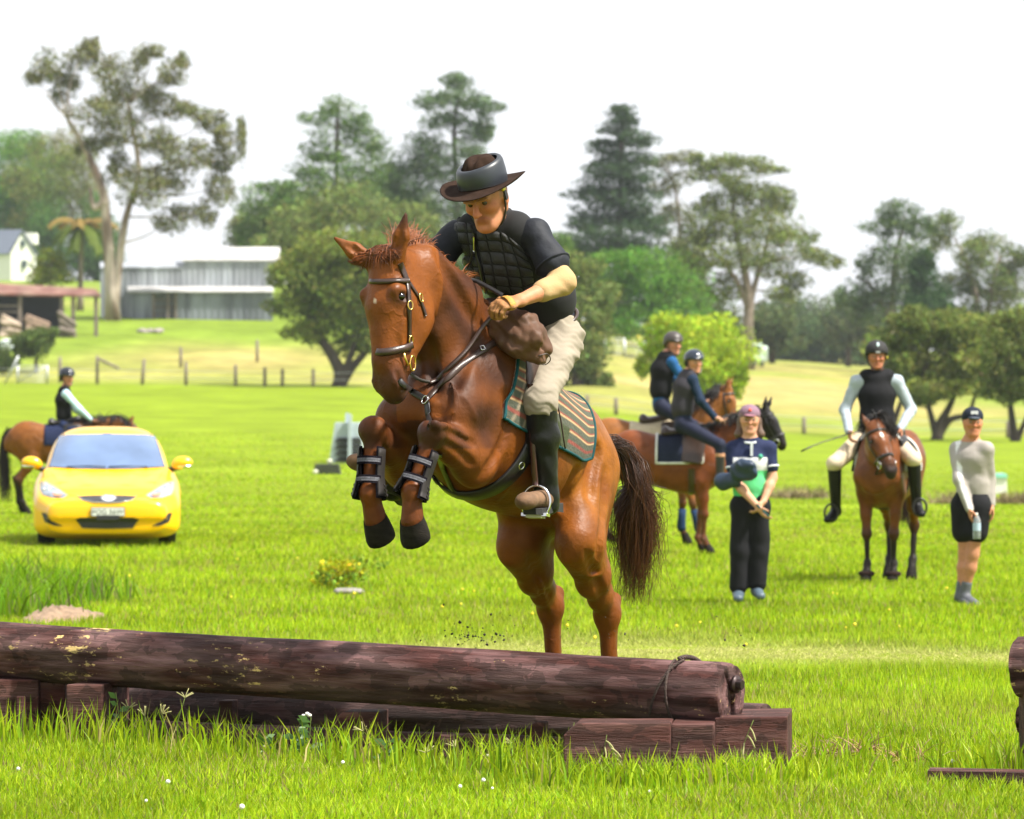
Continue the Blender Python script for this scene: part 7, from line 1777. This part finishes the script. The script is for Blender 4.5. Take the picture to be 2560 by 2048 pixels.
# 1. person in striped polo
o, P, C0, M = person('standing person in pink cap, navy white and green polo and black trousers', 32.4,
    dict(pelvis=(1876, 1258), waist=(1876, 1215), chest=(1874, 1150), neck=(1874, 1095), head=(1874, 1052), shL=(1922, 1122), shR=(1832, 1122), elL=(1932, 1195, -.03), elR=(1834, 1200, -.05), wrL=(1908, 1255, -.16), wrR=(1896, 1268, -.2),
         hipL=(1898, 1265), hipR=(1854, 1265), knL=(1899, 1378), knR=(1850, 1378), anL=(1892, 1474), anR=(1846, 1480), toL=(1900, 1488, -.14), toR=(1846, 1494, -.15)), A(-.02, -1, .05), .96, A(.50, .27, .17), hand=(A(-.5, -.3, -.7), A(.45, -.3, -.75)))
def polo(V):
    z = (V[:, 2] - px(0, 1215, 32.4)[2]); C = np.repeat(A(.014, .02, .06)[None], len(V), 0)
    C[z < px(0, 1143, 32.4)[2] - px(0, 1215, 32.4)[2]] = A(.66, .66, .68); C[z < px(0, 1176, 32.4)[2] - px(0, 1215, 32.4)[2]] = A(.10, .50, .20)
    arm = (np.abs(V[:, 0] - P['chest'][0]) > .145) & (V[:, 2] < P['shL'][2] + .0); C[arm] = A(.014, .02, .06); return C
S = top_garment(.0105, P, .95, sleeve='short', ex=.008, hem=.1, sl_r=.06); shirt = mkmesh('polo_shirt', S, cloth('polo', (.1, .1, .1), .8, .3, 25, .06, vcol=True), o, 1, (.002, 30, 2), polo)
for s in 'LR': mk('cuff', *tube([P['sh' + s] * .42 + P['el' + s] * .58, P['sh' + s] * .36 + P['el' + s] * .64], [.066, .067], 18), cloth('white_trim', (.6, .62, .66), .8), shirt)
mk('collar', *ring(P['neck'] + A(0, -.01, -.02), A(0, -.35, 1), .068, .014, 22, 6, sx=1.0, sy=1.05), MATS['white_trim'], shirt)
mk('placket', *box(P['neck'] + A(.01, -.115, -.09), (.011, .012, .06), rotz(0)), MATS['white_trim'], shirt, smooth=False); mk('crest', *eyeball(P['chest'] + A(.085, -.1, .03), .022, 6), mat('crest_green', (.05, .3, .2), .8), shirt)
legs_(o, P, .96, M_BLKCL, 'trousers', (.1, .086, .082), .92, wr=(.006, 20, 1, A(1, .3, .3))); boots_(o, P, .95, mat('grey_rubber', (.06, .09, .12), .5), .22, .055)
c_, T = cap_(o, C0, M, (.20, .12, .16), (.22, .10, .13)); hairmass(o, C0, M, A(.10, .055, .035), 'bob'); mk('cap_logo', *eyeball(T(.088, 0, .085), .016, 6), mat('cap_red', (.5, .08, .06), .7), c_)
S = Sdf(.01); q = lambda u, v, d: px(u, v, 32.4 + d)
S.cap(q(1800, 1205, -.05), q(1838, 1200, -.12), .075, .05, .07, .05, k=.02).cap(q(1838, 1180, -.16), q(1880, 1180, -.2), .085, .045, .075, .045, k=.02).cap(q(1850, 1160, -.2), q(1872, 1165, -.22), .05, .04, k=.02); V, F = S.mesh(1); V = wrinkle(V, .006, 40, 3, A(.6, .1, .8))
jk = mk('folded_jacket', V, F, mat('navy_nylon', (.012, .028, .06), .5, var=.2)); tag(jk, 'navy jacket hanging over the arm of the person in polo shirt', 'jacket')
w1 = mk('whip', *tube([q(1892, 1262, -.24), q(1922, 1292, -.26)], .009, 6), mat('teal_grip', (.005, .06, .06), .6)); tag(w1, 'short dark teal whip handle held by the person in polo shirt', 'whip')
# 2. person in grey long sleeved top
o, P, C0, M = person('standing person in navy cap, grey and white long sleeved top and black shorts', 32.4,
    dict(pelvis=(2428, 1256), waist=(2432, 1210), chest=(2428, 1150), neck=(2428, 1098, .03), head=(2432, 1058), shL=(2466, 1124, -.08), shR=(2392, 1124, .1), elL=(2474, 1200, .02), elR=(2398, 1200, -.06), wrL=(2478, 1262, -.04), wrR=(2424, 1272, -.14),
         hipL=(2446, 1266, -.03), hipR=(2410, 1266, .03), knL=(2432, 1386, -.03), knR=(2412, 1386, .05), anL=(2410, 1490, .02), anR=(2402, 1490, .05), toL=(2436, 1508, -.1), toR=(2420, 1508, -.06)), A(.05, -1, .04), .96, A(.44, .20, .11), hand=(A(.15, -.2, -1), A(.1, -.3, -1)))
wx = P['chest'][0]
def greytop(V):
    C = np.repeat(A(.30, .27, .25)[None], len(V), 0); C[V[:, 0] < P['shR'][0] + .015] = A(.34, .31, .29)
    zz = [P['wrR'][2], P['elR'][2], P['shR'][2]]; ax_ = np.interp(V[:, 2], zz, [P['wrR'][0], P['elR'][0], P['shR'][0]]); ay_ = np.interp(V[:, 2], zz, [P['wrR'][1], P['elR'][1], P['shR'][1]])
    ar = (np.abs(V[:, 0] - ax_ - .004) < .022) & (V[:, 1] < ay_ - .01) & (V[:, 1] > ay_ - .09)
    C[ar] = A(.68, .68, .68); return C
S = top_garment(.0125, P, .93, sleeve='long', ex=.008, hem=.09); mkmesh('top', S, cloth('sport_top', (.1, .1, .1), .75, .25, 25, .06, vcol=True), o, 1, (.002, 30, 4), greytop)
legs_(o, P, .96, M_BLKCL, 'shorts', (.118, .112, .1), .26); boots_(o, P, .95, mat('grey_boot', (.08, .085, .10), .6), .3, .05)
c_, T = cap_(o, C0, M, (.014, .018, .03), (.05, .06, .08)); hairmass(o, C0, M, A(.03, .018, .012), 'pony')
mk('cap_emblem', *box(T(.088, 0, .085), (.006, .03, .014), M), mat('cap_white', (.5, .5, .5), .7), c_, smooth=False)
bp0 = px(2442, 1318, 32.2); bt = thing('water_bottle', 'clear plastic water bottle held by the person in grey top', 'bottle', tuple(bp0 - A(0, 0, .1)))
m = mat('clear_plastic', (.75, .82, .85), .08, var=0, spec=.6); m.node_tree.nodes['Principled BSDF'].inputs['Transmission Weight'].default_value = .75
mk('body', *tube([bp0 + A(.0, 0, -.10), bp0 + A(0, 0, -.095), bp0 + A(0, 0, .05), bp0 + A(0, 0, .075), bp0 + A(-.005, 0, .1)], [.03, .033, .033, .025, .014], 16), m, bt); mk('label', *tube([bp0 + A(0, 0, -.03), bp0 + A(0, 0, .035)], .034, 16, cap=False), mat('bottle_label', (.35, .45, .55), .5), bt); mk('cap', *tube([bp0 + A(-.005, 0, .1), bp0 + A(-.006, 0, .118)], .015, 12), M_WHITE, bt)
# 3. person on horse A
def rider_px(label, Y, J, face, sc, skin, **k): return person(label, Y, J, face, sc, skin, group='mounted riders', **k)
o, P, C0, M = rider_px('mounted rider in glossy navy helmet and grey vest, looking towards the camera', 44.75,
    dict(pelvis=(1708, 1052), waist=(1705, 1018), chest=(1712, 968), neck=(1722, 930), head=(1736, 908, -.02), shL=(1712, 948, .12), shR=(1732, 950, -.12), elL=(1748, 1000, .16), elR=(1752, 1002, -.2), wrL=(1788, 1042, .1), wrR=(1786, 1045, -.16), hipL=(1708, 1062, .1), hipR=(1708, 1062, -.1), knL=(1800, 1112, .3), knR=(1800, 1112, -.36), anL=(1800, 1190, .3), anR=(1800, 1190, -.36), toL=(1825, 1205, .28), toR=(1822, 1205, -.42)), A(.45, -.88, .02), .93, A(.48, .25, .15), hand=(A(.8, 0, -.3), A(.8, 0, -.3)))
S = top_garment(.011, P, .93, sleeve='long', ex=.006, hem=.03); mkmesh('shirt', S, cloth('navy_top', (.008, .02, .045), .8), o); vest(o, P, .93, cloth('grey_vest', (.035, .032, .04), .85, .3, 40)); legs_(o, P, .93, M_NAVYB, 'breeches', to=.62); boots_(o, P, .93, M_BLACKL, .95, .066, 'riding_boot'); h_, T = helmet(o, C0, M, (.02, .028, .042), .12, hs=1.04); hairmass(o, C0, M, A(.05, .03, .02), 'short'); mk('helmet_badge', *eyeball(T(.11, .0, .07), .016, 6), mat('badge_white', (.6, .6, .62), .4), h_)
# 4. person on horse B
o, P, C0, M = rider_px('mounted rider in brown helmet and blue shirt under black vest', 47.4,
    dict(pelvis=(1652, 1008), waist=(1652, 972), chest=(1656, 925), neck=(1668, 885), head=(1684, 862, -.02), shL=(1652, 902, .12), shR=(1680, 905, -.12), elL=(1690, 950, .16), elR=(1712, 955, -.18), wrL=(1740, 995, .1), wrR=(1742, 998, -.14), hipL=(1655, 1018, .1), hipR=(1655, 1018, -.1), knL=(1735, 1065, .32), knR=(1735, 1065, -.36), anL=(1730, 1140, .32), anR=(1730, 1140, -.38), toL=(1752, 1155, .3), toR=(1752, 1155, -.42)), A(.55, -.83, -.05), .98, A(.50, .24, .16), hand=(A(.8, 0, -.3), A(.8, 0, -.3)))
S = top_garment(.011, P, .95, sleeve='long', ex=.008, hem=.08); mkmesh('shirt', S, cloth('blue_top', (.012, .075, .2), .8), o); vest(o, P, .95, M_BLKCL, .034); legs_(o, P, .95, M_NAVYB, 'breeches', to=.62); boots_(o, P, .95, M_BLACKL, .95, .066, 'riding_boot'); helmet(o, C0, M, (.045, .036, .034), .45, hs=1.06); hairmass(o, C0, M, A(.42, .27, .12), 'pony')
# 5. person on horse C
o, P, C0, M = rider_px('mounted rider facing the camera in black helmet, black vest and pale grey sleeves', 38.5,
    dict(pelvis=(2192, 1090), waist=(2192, 1045), chest=(2192, 985), neck=(2192, 930), head=(2192, 893, -.03), shL=(2242, 955), shR=(2142, 955), elL=(2278, 1025, .02), elR=(2112, 1025, .02), wrL=(2250, 1072, -.2), wrR=(2122, 1078, -.18), hipL=(2226, 1098), hipR=(2158, 1098), knL=(2284, 1150, -.5), knR=(2086, 1160, -.26), anL=(2292, 1262, -.4), anR=(2090, 1276, -.12), toL=(2302, 1282, -.55), toR=(2072, 1296, -.26)), A(0, -1, -.02), 1.0, A(.40, .17, .10), hand=(A(.1, -.5, -.8), A(.1, -.5, -.7)))
S = top_garment(.01, P, .98, sleeve='long', ex=.010, hem=.03); mkmesh('shirt', S, cloth('pale_grey_top', (.33, .38, .43), .7, .3, 24, .06), o, 1, (.0025, 36, 2)); vest(o, P, .98, M_BLKCL, .034); legs_(o, P, 1.0, M_CREAM, 'breeches', (.11, .078, .06), to=.56); boots_(o, P, 1.0, cloth('black_boot', (.009, .009, .009),   .45, .1), .93, .072, 'riding_boot')
h_, T = helmet(o, C0, M, (.010, .009, .010), .8, peak=False, hs=1.08); hairmass(o, C0, M, A(.05, .03, .02), 'short')
v, f = eyeball(A(0, 0, 0), 1., 6); mk('helmet_badge', (v * A(.012, .016, .036)) @ M.T + T(.093, 0, .105), f, mat('badge_ice', (.55, .68, .75), .3), h_); mk('helmet_label', *box(T(.116, 0, .048), (.006, .022, .008), M), mat('label_silver', (.4, .4, .4), .4), h_, smooth=False); mk('strap_tag', *box(T(.02, .095, -.0), (.012, .006, .012), M), mat('yellow_tag', (.75, .62, .01), .5), h_, smooth=False)
mk('collar', *ring(P['neck'] + A(0, -.01, -.015), A(0, -.3, 1), .066, .013, 22, 6), cloth('collar_grey', (.3, .36, .44), .8), o)
wh = mk('whip', *tube(smoothline([px(2130, 1080, 38.25), px(2100, 1092, 38.2), px(2050, 1108, 38.1), px(2003, 1128, 38.0)], 10), [.010] * 2 + [.006] * 6 + [.009] * 2, 6), M_BLACKL); tag(wh, 'long thin whip held out to the left by the rider facing the camera', 'whip')
stir = thing('stirrups', 'pair of black safety stirrups of the rider facing the camera', 'stirrups', tuple(P['toL']))
for s in 'LR':
    c = P['to' + s] * .7 + P['an' + s] * .3 + A(0, -.02, .0); mk('stirrup', *ring(c + A(0, 0, .03), A(0, -1, 0), .07, .012, 26, 6, sx=1.25, sy=.95), M_BLACKL, stir); k_ = P['kn' + s]; mk('stirrup_leather', *tube([c + A(0, 0, .11), k_ + A(0, .05, -.05)], .012, 6, flat=.4), M_BLACKL, stir)
# 6. rider behind the car
o, P, C0, M = rider_px('small mounted rider in black helmet and pale blue sleeves behind the yellow car', 60.,
    dict(pelvis=(160, 1058), waist=(160, 1035), chest=(158, 1000), neck=(162, 968), head=(168, 945), shL=(158, 985, .12), shR=(165, 985, -.12), elL=(190, 1025, .14), elR=(198, 1022, -.18), wrL=(226, 1048, .06), wrR=(228, 1050, -.1), hipL=(160, 1066, .1), hipR=(160, 1066, -.1), knL=(215, 1095, .3), knR=(215, 1095, -.35), anL=(212, 1150, .3), anR=(212, 1150, -.36), toL=(228, 1160, .3), toR=(228, 1160, -.4)), A(.72, -.68, -.08), .88, A(.45, .22, .14), hand=(A(.8, 0, -.3), A(.8, 0, -.3)))
S = top_garment(.013, P, .88, sleeve='long', ex=.008, hem=.08); mkmesh('shirt', S, cloth('pale_blue_top', (.42, .58, .68), .75, .2), o); vest(o, P, .88, M_BLKCL, .03); legs_(o, P, .88, cloth('navy2', (.012, .02, .06), .8), 'breeches', to=.62); boots_(o, P, .9, M_BLACKL, .95, .066, 'riding_boot'); helmet(o, C0, M, (.014, .016, .024), .25, hs=1.08); hairmass(o, C0, M, A(.03, .018, .012), 'short')
# ------------------------------------------------------------------ grass blades
def blades(n, y0, y1, hmin, hmax, wid, seed, amax=.155, colf=None, power=1.0, xy=None, lean=.55, seg=2):
    r = np.random.default_rng(seed)
    if xy is None:
        t = r.random(n); Y = (y0 ** -power + (y1 ** -power - y0 ** -power) * t) ** (-1 / power); X = (r.random(n) * 2 - 1) * amax * Y
    else: X, Y = xy; n = len(X)
    Z = gz(X, Y) - .004
    cl = vnoise(X, Y, .35, 11) * .6 + vnoise(X, Y, 1.3, 12) * .4
    H = (hmin + (hmax - hmin) * r.random(n)) * (.55 + .9 * cl); a = r.random(n) * 2 * math.pi
    ld = np.stack([np.cos(a), np.sin(a)], 1) * (lean * r.random(n) * H)[:, None]
    b = r.random(n) * math.pi; sx = np.cos(b) * wid * (.6 + .8 * r.random(n)); sy = np.sin(b) * .4 * wid
    base = np.stack([X, Y, Z], 1); s_ = np.stack([sx, sy, 0 * sx], 1)
    mid = base + np.stack([ld[:, 0] * .35, ld[:, 1] * .35, H * .55], 1); tip = base + np.stack([ld[:, 0], ld[:, 1], H * (1 - .25 * r.random(n))], 1)
    V = np.stack([base - s_, base + s_, mid + s_ * .8, mid - s_ * .8, tip], 1).reshape(-1, 3)
    i = np.arange(n)[:, None] * 5
    F4 = np.hstack([i, i + 1, i + 2, i + 3]); F3 = np.hstack([i + 3, i + 2, i + 4, i + 4])
    C = colf(X, Y, cl, r)
    if seg == 1:
        V = np.stack([base - s_, base + s_, tip], 1).reshape(-1, 3); i = np.arange(n)[:, None] * 3
        return V, np.zeros((0, 4), int), np.hstack([i, i + 1, i + 2]), np.repeat(C, 3, 0)
    return V, F4, np.hstack([i + 3, i + 2, i + 4]), np.repeat(C, 5, 0)
def grass_obj(name, label, parts):
    V = np.vstack([p[0] for p in parts]); C = np.vstack([p[3] for p in parts]); n = 0; L4, L3 = [], []
    for p in parts: L4.append(p[1] + n); L3.append(p[2] + n); n += len(p[0])
    F4 = np.vstack(L4); F3 = np.vstack(L3)
    me = bpy.data.meshes.new(name); me.vertices.add(len(V)); me.vertices.foreach_set('co', V.astype(np.float32).ravel())
    me.loops.add(F4.size + F3.size); me.loops.foreach_set('vertex_index', np.concatenate([F4.ravel(), F3.ravel()]).astype(np.int32))
    me.polygons.add(len(F4) + len(F3)); me.polygons.foreach_set('loop_start', np.concatenate([np.arange(len(F4)) * 4, len(F4) * 4 + np.arange(len(F3)) * 3]).astype(np.int32))
    me.update(calc_edges=True)
    at = me.color_attributes.new('Col', 'FLOAT_COLOR', 'POINT'); c = np.ones((len(V), 4), np.float32); c[:, :3] = C; at.data.foreach_set('color', c.ravel())
    me.materials.append(M_GRASS); o = bpy.data.objects.new(name, me); COL.objects.link(o); tag(o, label, 'grass', kind='stuff'); return o
M_GRASS = mat('grass_blade', rough=.5, vcol=True, var=.0, spec=.25, trans=.5)
def strip(X, Y):                                            # pale short-cut band behind the jump
    c = 24.3 + .9 * np.sin(X * .55 + 1) - .25 * X
    return np.exp(-((Y - c) / (1.35 + .4 * np.sin(X * 1.7))) ** 2)
def gcol(X, Y, cl, r):
    n = len(X); k = r.random((n, 1)); c = A(.19, .36, .008) * (1 - k) + A(.42, .50, .014) * k
    pat = vnoise(X, Y, .8, 21)[:, None]; big = vnoise(X, Y, 3.2, 24)[:, None]; c = c * (.72 + .45 * pat + .22 * big); c = c * (1 - .35 * np.clip((big - .62) * 4, 0, 1)) + A(.36, .36, .05) * .35 * np.clip((big - .62) * 4, 0, 1)
    y = (r.random((n, 1)) < .07 + .10 * (vnoise(X, Y, 1.1, 22)[:, None] > .66)); c = np.where(y, A(.36, .30, .10), c)
    s_ = (strip(X, Y) * (.75 + .5 * vnoise(X, Y, .5, 23)))[:, None].clip(0, 1); c = c * (1 - .9 * s_) + A(.50, .47, .17) * .9 * s_
    dk = (r.random((n, 1)) < .12); return np.where(dk, c * .55, c) * np.clip(1 + .16 * r.standard_normal((n, 1)), .5, 1.6)
def cutdown(p):                                             # shorter on the mown strip
    k_ = 5 if len(p[1]) else 3; V = p[0].reshape(-1, k_, 3); s_ = strip(V[:, 0, 0], V[:, 0, 1]); h = 1 - .72 * np.clip(s_ * 1.3, 0, 1)
    V[:, 2:, 2] = V[:, :1, 2] + (V[:, 2:, 2] - V[:, :1, 2]) * h[:, None]; return (V.reshape(-1, 3),) + p[1:]
grass_obj('grass', 'bright green lawn grass in front of and around the log jump',
          [blades(125000, 13.2, 17.6, .045, .095, .0034, 1, .165, gcol, 1.0), cutdown(blades(170000, 17.2, 27, .04, .085, .0046, 2, .16, gcol, 1.0, seg=1))])
grass_obj('paddock_grass', 'green paddock grass around the standing people and car',
          [cutdown(blades(150000, 24, 48, .04, .085, .008, 3, .158, gcol, 1.0, seg=1)), blades(120000, 46, 130, .03, .055, .016, 4, .15, gcol, 1.2, seg=1)])
# longer tufts against the jump timbers
r_ = np.random.default_rng(5); tx, ty = [], []
for (u, Y, n, w_) in ((1450, 15.12, 240, .14), (1560, 15.08, 300, .14), (1660, 15.08, 220, .1), (1790, 15.12, 460, .13), (1910, 15.2, 300, .12), (1330, 15.5, 320, .14), (1180, 15.7, 200, .16), (950, 16.0, 200, .16), (700, 16.3, 160, .2), (520, 16.6, 180, .2), (300, 16.8, 160, .14), (60, 17.0, 200, .2), (2480, 15.6, 180, .15), (2150, 16., 120, .25)):
    x = px(u, 0, Y)[0]; tx.append(x + r_.normal(0, w_, n)); ty.append(Y + r_.normal(0, .07, n))
grass_obj('tall_grass', 'longer grass tufts growing against the log jump timbers', [blades(0, 0, 0, .11, .25, .0045, 6, colf=gcol, xy=(np.concatenate(tx), np.concatenate(ty)), lean=.6)])
# rough grass clump and bare dirt at the left
tx, ty = [], []
for (u, v_, n, w_) in ((20, 1470, 500, .25), (190, 1450, 300, .2), (60, 1430, 300, .3), (-40, 1500, 400, .3)):
    Y = 1.78 * FPX / (v_ + 30 - VH); x = px(u, 0, Y)[0]; tx.append(x + r_.normal(0, w_, n)); ty.append(Y + r_.normal(0, .3, n))
def darkcol(X, Y, cl, r): return gcol(X, Y, cl, r) * A(.55, .72, .7)
grass_obj('rough_grass', 'clump of long dark green grass at the left edge behind the log', [blades(0, 0, 0, .22, .42, .009, 7, colf=darkcol, xy=(np.concatenate(tx), np.concatenate(ty)), lean=.8)])
def mound(u, Y, rx, ry, h, name, label, m, cat):
    c = ground_at(u, Y); n, k = 14, 36; V = [c + A(0, 0, h)]; F = []
    for i in range(1, n):
        for j in range(k):
            a = 2 * math.pi * j / k; f = i / (n - 1); w_ = 1 + .25 * math.sin(3 * a + 1) + .12 * math.sin(7 * a); x, y = math.cos(a) * rx * f * w_, math.sin(a) * ry * f * w_
            V.append(A(c[0] + x, c[1] + y, g1(c[0] + x, c[1] + y) + h * (1 - f * f) + .012 * rng.standard_normal() * (f < .95) - .03 * (i == n - 1)))
    for j in range(k): F.append([0, 1 + j, 1 + (j + 1) % k])
    for i in range(n - 2):
        for j in range(k): F.append([1 + i * k + j, 1 + (i + 1) * k + j, 1 + (i + 1) * k + (j + 1) % k, 1 + i * k + (j + 1) % k])
    o = mk(name, V, F, m, loc=tuple(c)); tag(o, label, cat); return o
mound(145, 29.6, .3, .9, .10, 'dirt_mound', 'bare pinkish dirt patch behind the log at the left', mat('bare_dirt', (.2, .135, .085), .95, var=.3, scale=12, bump=.6, bscale=30), 'dirt patch')
def tuft(u, Y, n, w_, L, col, label, name='dead_grass', cat='dead grass', grp=None, r0=.0035):
    c = ground_at(u, Y); LN = [hairline(c + A(rng.normal(0, w_), rng.normal(0, w_ * .7), .0), A(rng.normal(0, .8), rng.normal(0, .6), .7), L * (.5 + rng.random()), 1.6, 5) for _ in range(n)]
    v, f, cc = strands(LN, r0, .001, [col * np.clip(1 + .35 * rng.standard_normal(), .35, 1.8) for _ in LN]); o = mk(name, v, f, M_HAIR, col=cc, loc=tuple(c)); tag(o, label, cat, grp)
for (u, Y, lab) in ((2010, 16.2, 'brown dead grass clump right of the log end'), (2140, 16.6, 'largest brown dead grass clump right of the jump'), (2250, 16.1, 'brown dead grass clump nearest the second jump'), (2090, 16.25, 'small brown dead grass clump between the larger ones')):
    tuft(u, Y, 190, .045, .12, A(.24, .14, .06), lab, grp='dead grass clumps right of the jump')
# seed heads and weeds in front of the log
def stem(pts, r, col): return pts, r, col
def weed(u, Y, hgt, kind, label):
    c = ground_at(u, Y); root = thing('weed', label, 'weed', tuple(c), 'weeds along the log'); hx_ = rng.normal(0, .25)
    P = hairline(c, A(hx_, -.1, 1), hgt, .9 if kind == 'arch' else .3, 10); mk('stem', *tube(P, np.linspace(.0028, .0014, 10), 5), M_STEM, root)
    if kind == 'seed':
        for q in range(5): mk('seed_head', *tube(hairline(P[-1], A(rng.normal(0, .8), rng.normal(0, .5), .7), .045, .3, 5), .0022, 4), M_SEED, root)
    elif kind == 'arch':
        for q in range(4): mk('seed_head', *tube(hairline(P[-2 - q], A(rng.normal(.4, .3), -.2, -.2), .06, 1.5, 5), .0035, 5), M_SEED, root)
    else:
        for q in range(7):
            b = P[2 + q % 7]; d = unit(A(rng.normal(0, 1), rng.normal(0, .6), .4)); s_ = unit(np.cross(d, A(0, -1, .3))); L = .05 + .03 * rng.random()
            mk('leaf', [b, b + d * L * .5 + s_ * L * .22, b + d * L, b + d * L * .5 - s_ * L * .22], [[0, 1, 2, 3]], M_WEED, root, smooth=False)
        if kind == 'flower':
            for q in range(4): S = Sdf(.003); p = P[-1] + A(rng.normal(0, .02), -.005, rng.normal(0, .02)); S.ell(p, (.010, .009, .008)); V, F = S.mesh(0); mk('bloom', V, F, mat('white_bloom', (.7, .66, .6), .7), root)
M_STEM = mat('weed_stem', (.16, .22, .04), .6, trans=.2); M_SEED = mat('seed_head', (.36, .34, .14), .8, trans=.2); M_WEED = mat('weed_leaf', (.07, .15, .03), .5, trans=.3)
for i, (u, Y, h, k, lab) in enumerate(((310, 16.9, .26, 'leaf', 'leafy weed standing beside the left timber block'), (275, 16.95, .2, 'seed', 'dry seed stalk left of the leafy weed'), (420, 16.6, .27, 'seed', 'tall thin seed stalk in front of the log at left'), (440, 16.55, .2, 'seed', 'shorter seed stalk right of the tall thin one'), (375, 16.6, .18, 'seed', 'small seed stalk left of the tall thin one'), (770, 16.3, .2, 'flower', 'white flowered weed before the middle post'), (720, 16.3, .15, 'leaf', 'low leafy weed left of the white flowered one'), (640, 16.4, .12, 'leaf', 'low leafy weed before the thin post'),
     (1410, 15.45, .26, 'arch', 'arching seed grass before the chamfered block'), (1500, 15.3, .22, 'arch', 'arching seed grass in front of the front block'), (1560, 15.25, .2, 'arch', 'pale arching grass stem before the block joint'), (1830, 15.2, .3, 'arch', 'tall arching seed grass before the log end'), (1140, 15.8, .12, 'seed', 'short seed stalk before the lower board'), (1085, 15.8, .1, 'seed', 'shortest seed stalk before the lower board'), (1270, 15.7, .14, 'seed', 'seed stalk left of the chamfered block'), (900, 16.1, .16, 'seed', 'seed stalk before the middle block'), (960, 16.0, .14, 'leaf', 'weed right of the middle block'))):
    weed(u, Y, h, k, lab)
# yellow-green shrub with a stone, clover flowers, flying clods
c = ground_at(870, 35.2); rx_ = np.random.default_rng(8); vv, cc = [], []
for q in range(22):
    o_ = A(rx_.normal(0, .13), rx_.normal(0, .1), .06 + .2 * rx_.random()); v_, c_ = cards(c + o_, A(.09, .09, .06), 34, .045, A(.42, .42, .015) if rx_.random() < .65 else A(.2, .3, .03), rx_, 0, .25, .6); vv.append(v_); cc.append(c_)
sh = thing('shrub', 'small yellow green shrub beside a flat stone in the paddock', 'shrub', tuple(c))
V = np.vstack(vv); mk('foliage', V, np.arange(len(V)).reshape(-1, 4), M_LEAF, sh, smooth=False, col=np.vstack(cc))
for q in range(7): mk('stem', *tube(hairline(c, A(rng.normal(0, .6), rng.normal(0, .5), 1), .3, .4, 6), [.006, .005, .004, .004, .003, .002], 5), M_BARK, sh)
c = ground_at(872, 34.3); S = Sdf(.012); S.cap(c + A(-.1, 0, .02), c + A(.1, .02, .015), .035, .08, .03, .06, k=.03).ell(c + A(.02, 0, .03), (.09, .08, .025), k=.03); V, F = S.mesh(0); o = mk('flat_stone', V, F, mat('pale_stone', (.2, .185, .165), .9, var=.3, scale=14, bump=.4, bscale=30)); tag(o, 'flat pale stone lying below the yellow green shrub', 'stone')
V, F, n = [], [], 0
for q in range(100):
    if q < 66: u, v_ = 1190 + rng.normal(0, 42), 1605 - abs(rng.normal(0, 18)) + rng.normal(0, 6)
    else: u, v_ = rng.uniform(1000, 1900), 1615 - abs(rng.normal(0, 60))
    p = px(u, v_, 17.3 + rng.normal(0, .2)); rr = .003 + .006 * rng.random() ** 3
    d = rng.standard_normal((6, 3)) * .25 + np.array([[1, 0, 0], [-1, 0, 0], [0, 1, 0], [0, -1, 0], [0, 0, 1], [0, 0, -1]]); V.append(p + d * rr); F += [[n + a, n + b, n + c_] for (a, b, c_) in ((0, 2, 4), (2, 1, 4), (1, 3, 4), (3, 0, 4), (2, 0, 5), (1, 2, 5), (3, 1, 5), (0, 3, 5))]; n += 6
o = mk('flying_clods', np.vstack(V), F, mat('wet_soil', (.03, .02, .014), .9)); tag(o, 'small dark clods of soil thrown up behind the log by the hooves', 'soil clods', kind='stuff')
for (y0, y1, n, col, nm, lab, rr) in ((13.6, 16.2, 11, (.75, .72, .66), 'clover_bloom', 'white clover blooms dotted through the foreground grass', .009), (24, 40, 28, (.7, .55, .02), 'yellow_bloom', 'tiny yellow flowers dotted through the paddock grass', .012)):
    V, F, k = [], [], 0
    for q in range(n):
        Y = rng.uniform(y0, y1); X_ = rng.uniform(-.13, .13) * Y; p = A(X_, Y, g1(X_, Y) + rng.uniform(.04, .085)); v_, f_ = eyeball(p, rr * rng.uniform(.6, 1.2), 4); V.append(v_); F += [[i + k for i in f] for f in f_]; k += len(v_)
    o = mk(nm, np.vstack(V), F, mat(nm, col, .7)); tag(o, lab, 'flowers', kind='stuff')
# ------------------------------------------------------------------ summer haze
v, f = box((0, 520, 22), (700, 640, 48))
haze = mk('haze', v, f, None, smooth=False, loc=(0, 0, 0)); haze['kind'] = 'stuff'
tag(haze, 'thin pale summer haze over paddock and hill', 'haze')
m = bpy.data.materials.new('haze_air'); m.use_nodes = True
N_ = m.node_tree.nodes; N_.remove(N_['Principled BSDF'])
pv = N_.new('ShaderNodeVolumePrincipled'); pv.inputs['Color'].default_value = (.86, .93, 1.0, 1); pv.inputs['Density'].default_value = .00012; pv.inputs['Anisotropy'].default_value = .2
m.node_tree.links.new(pv.outputs[0], N_['Material Output'].inputs['Volume'])
haze.data.materials.append(m)
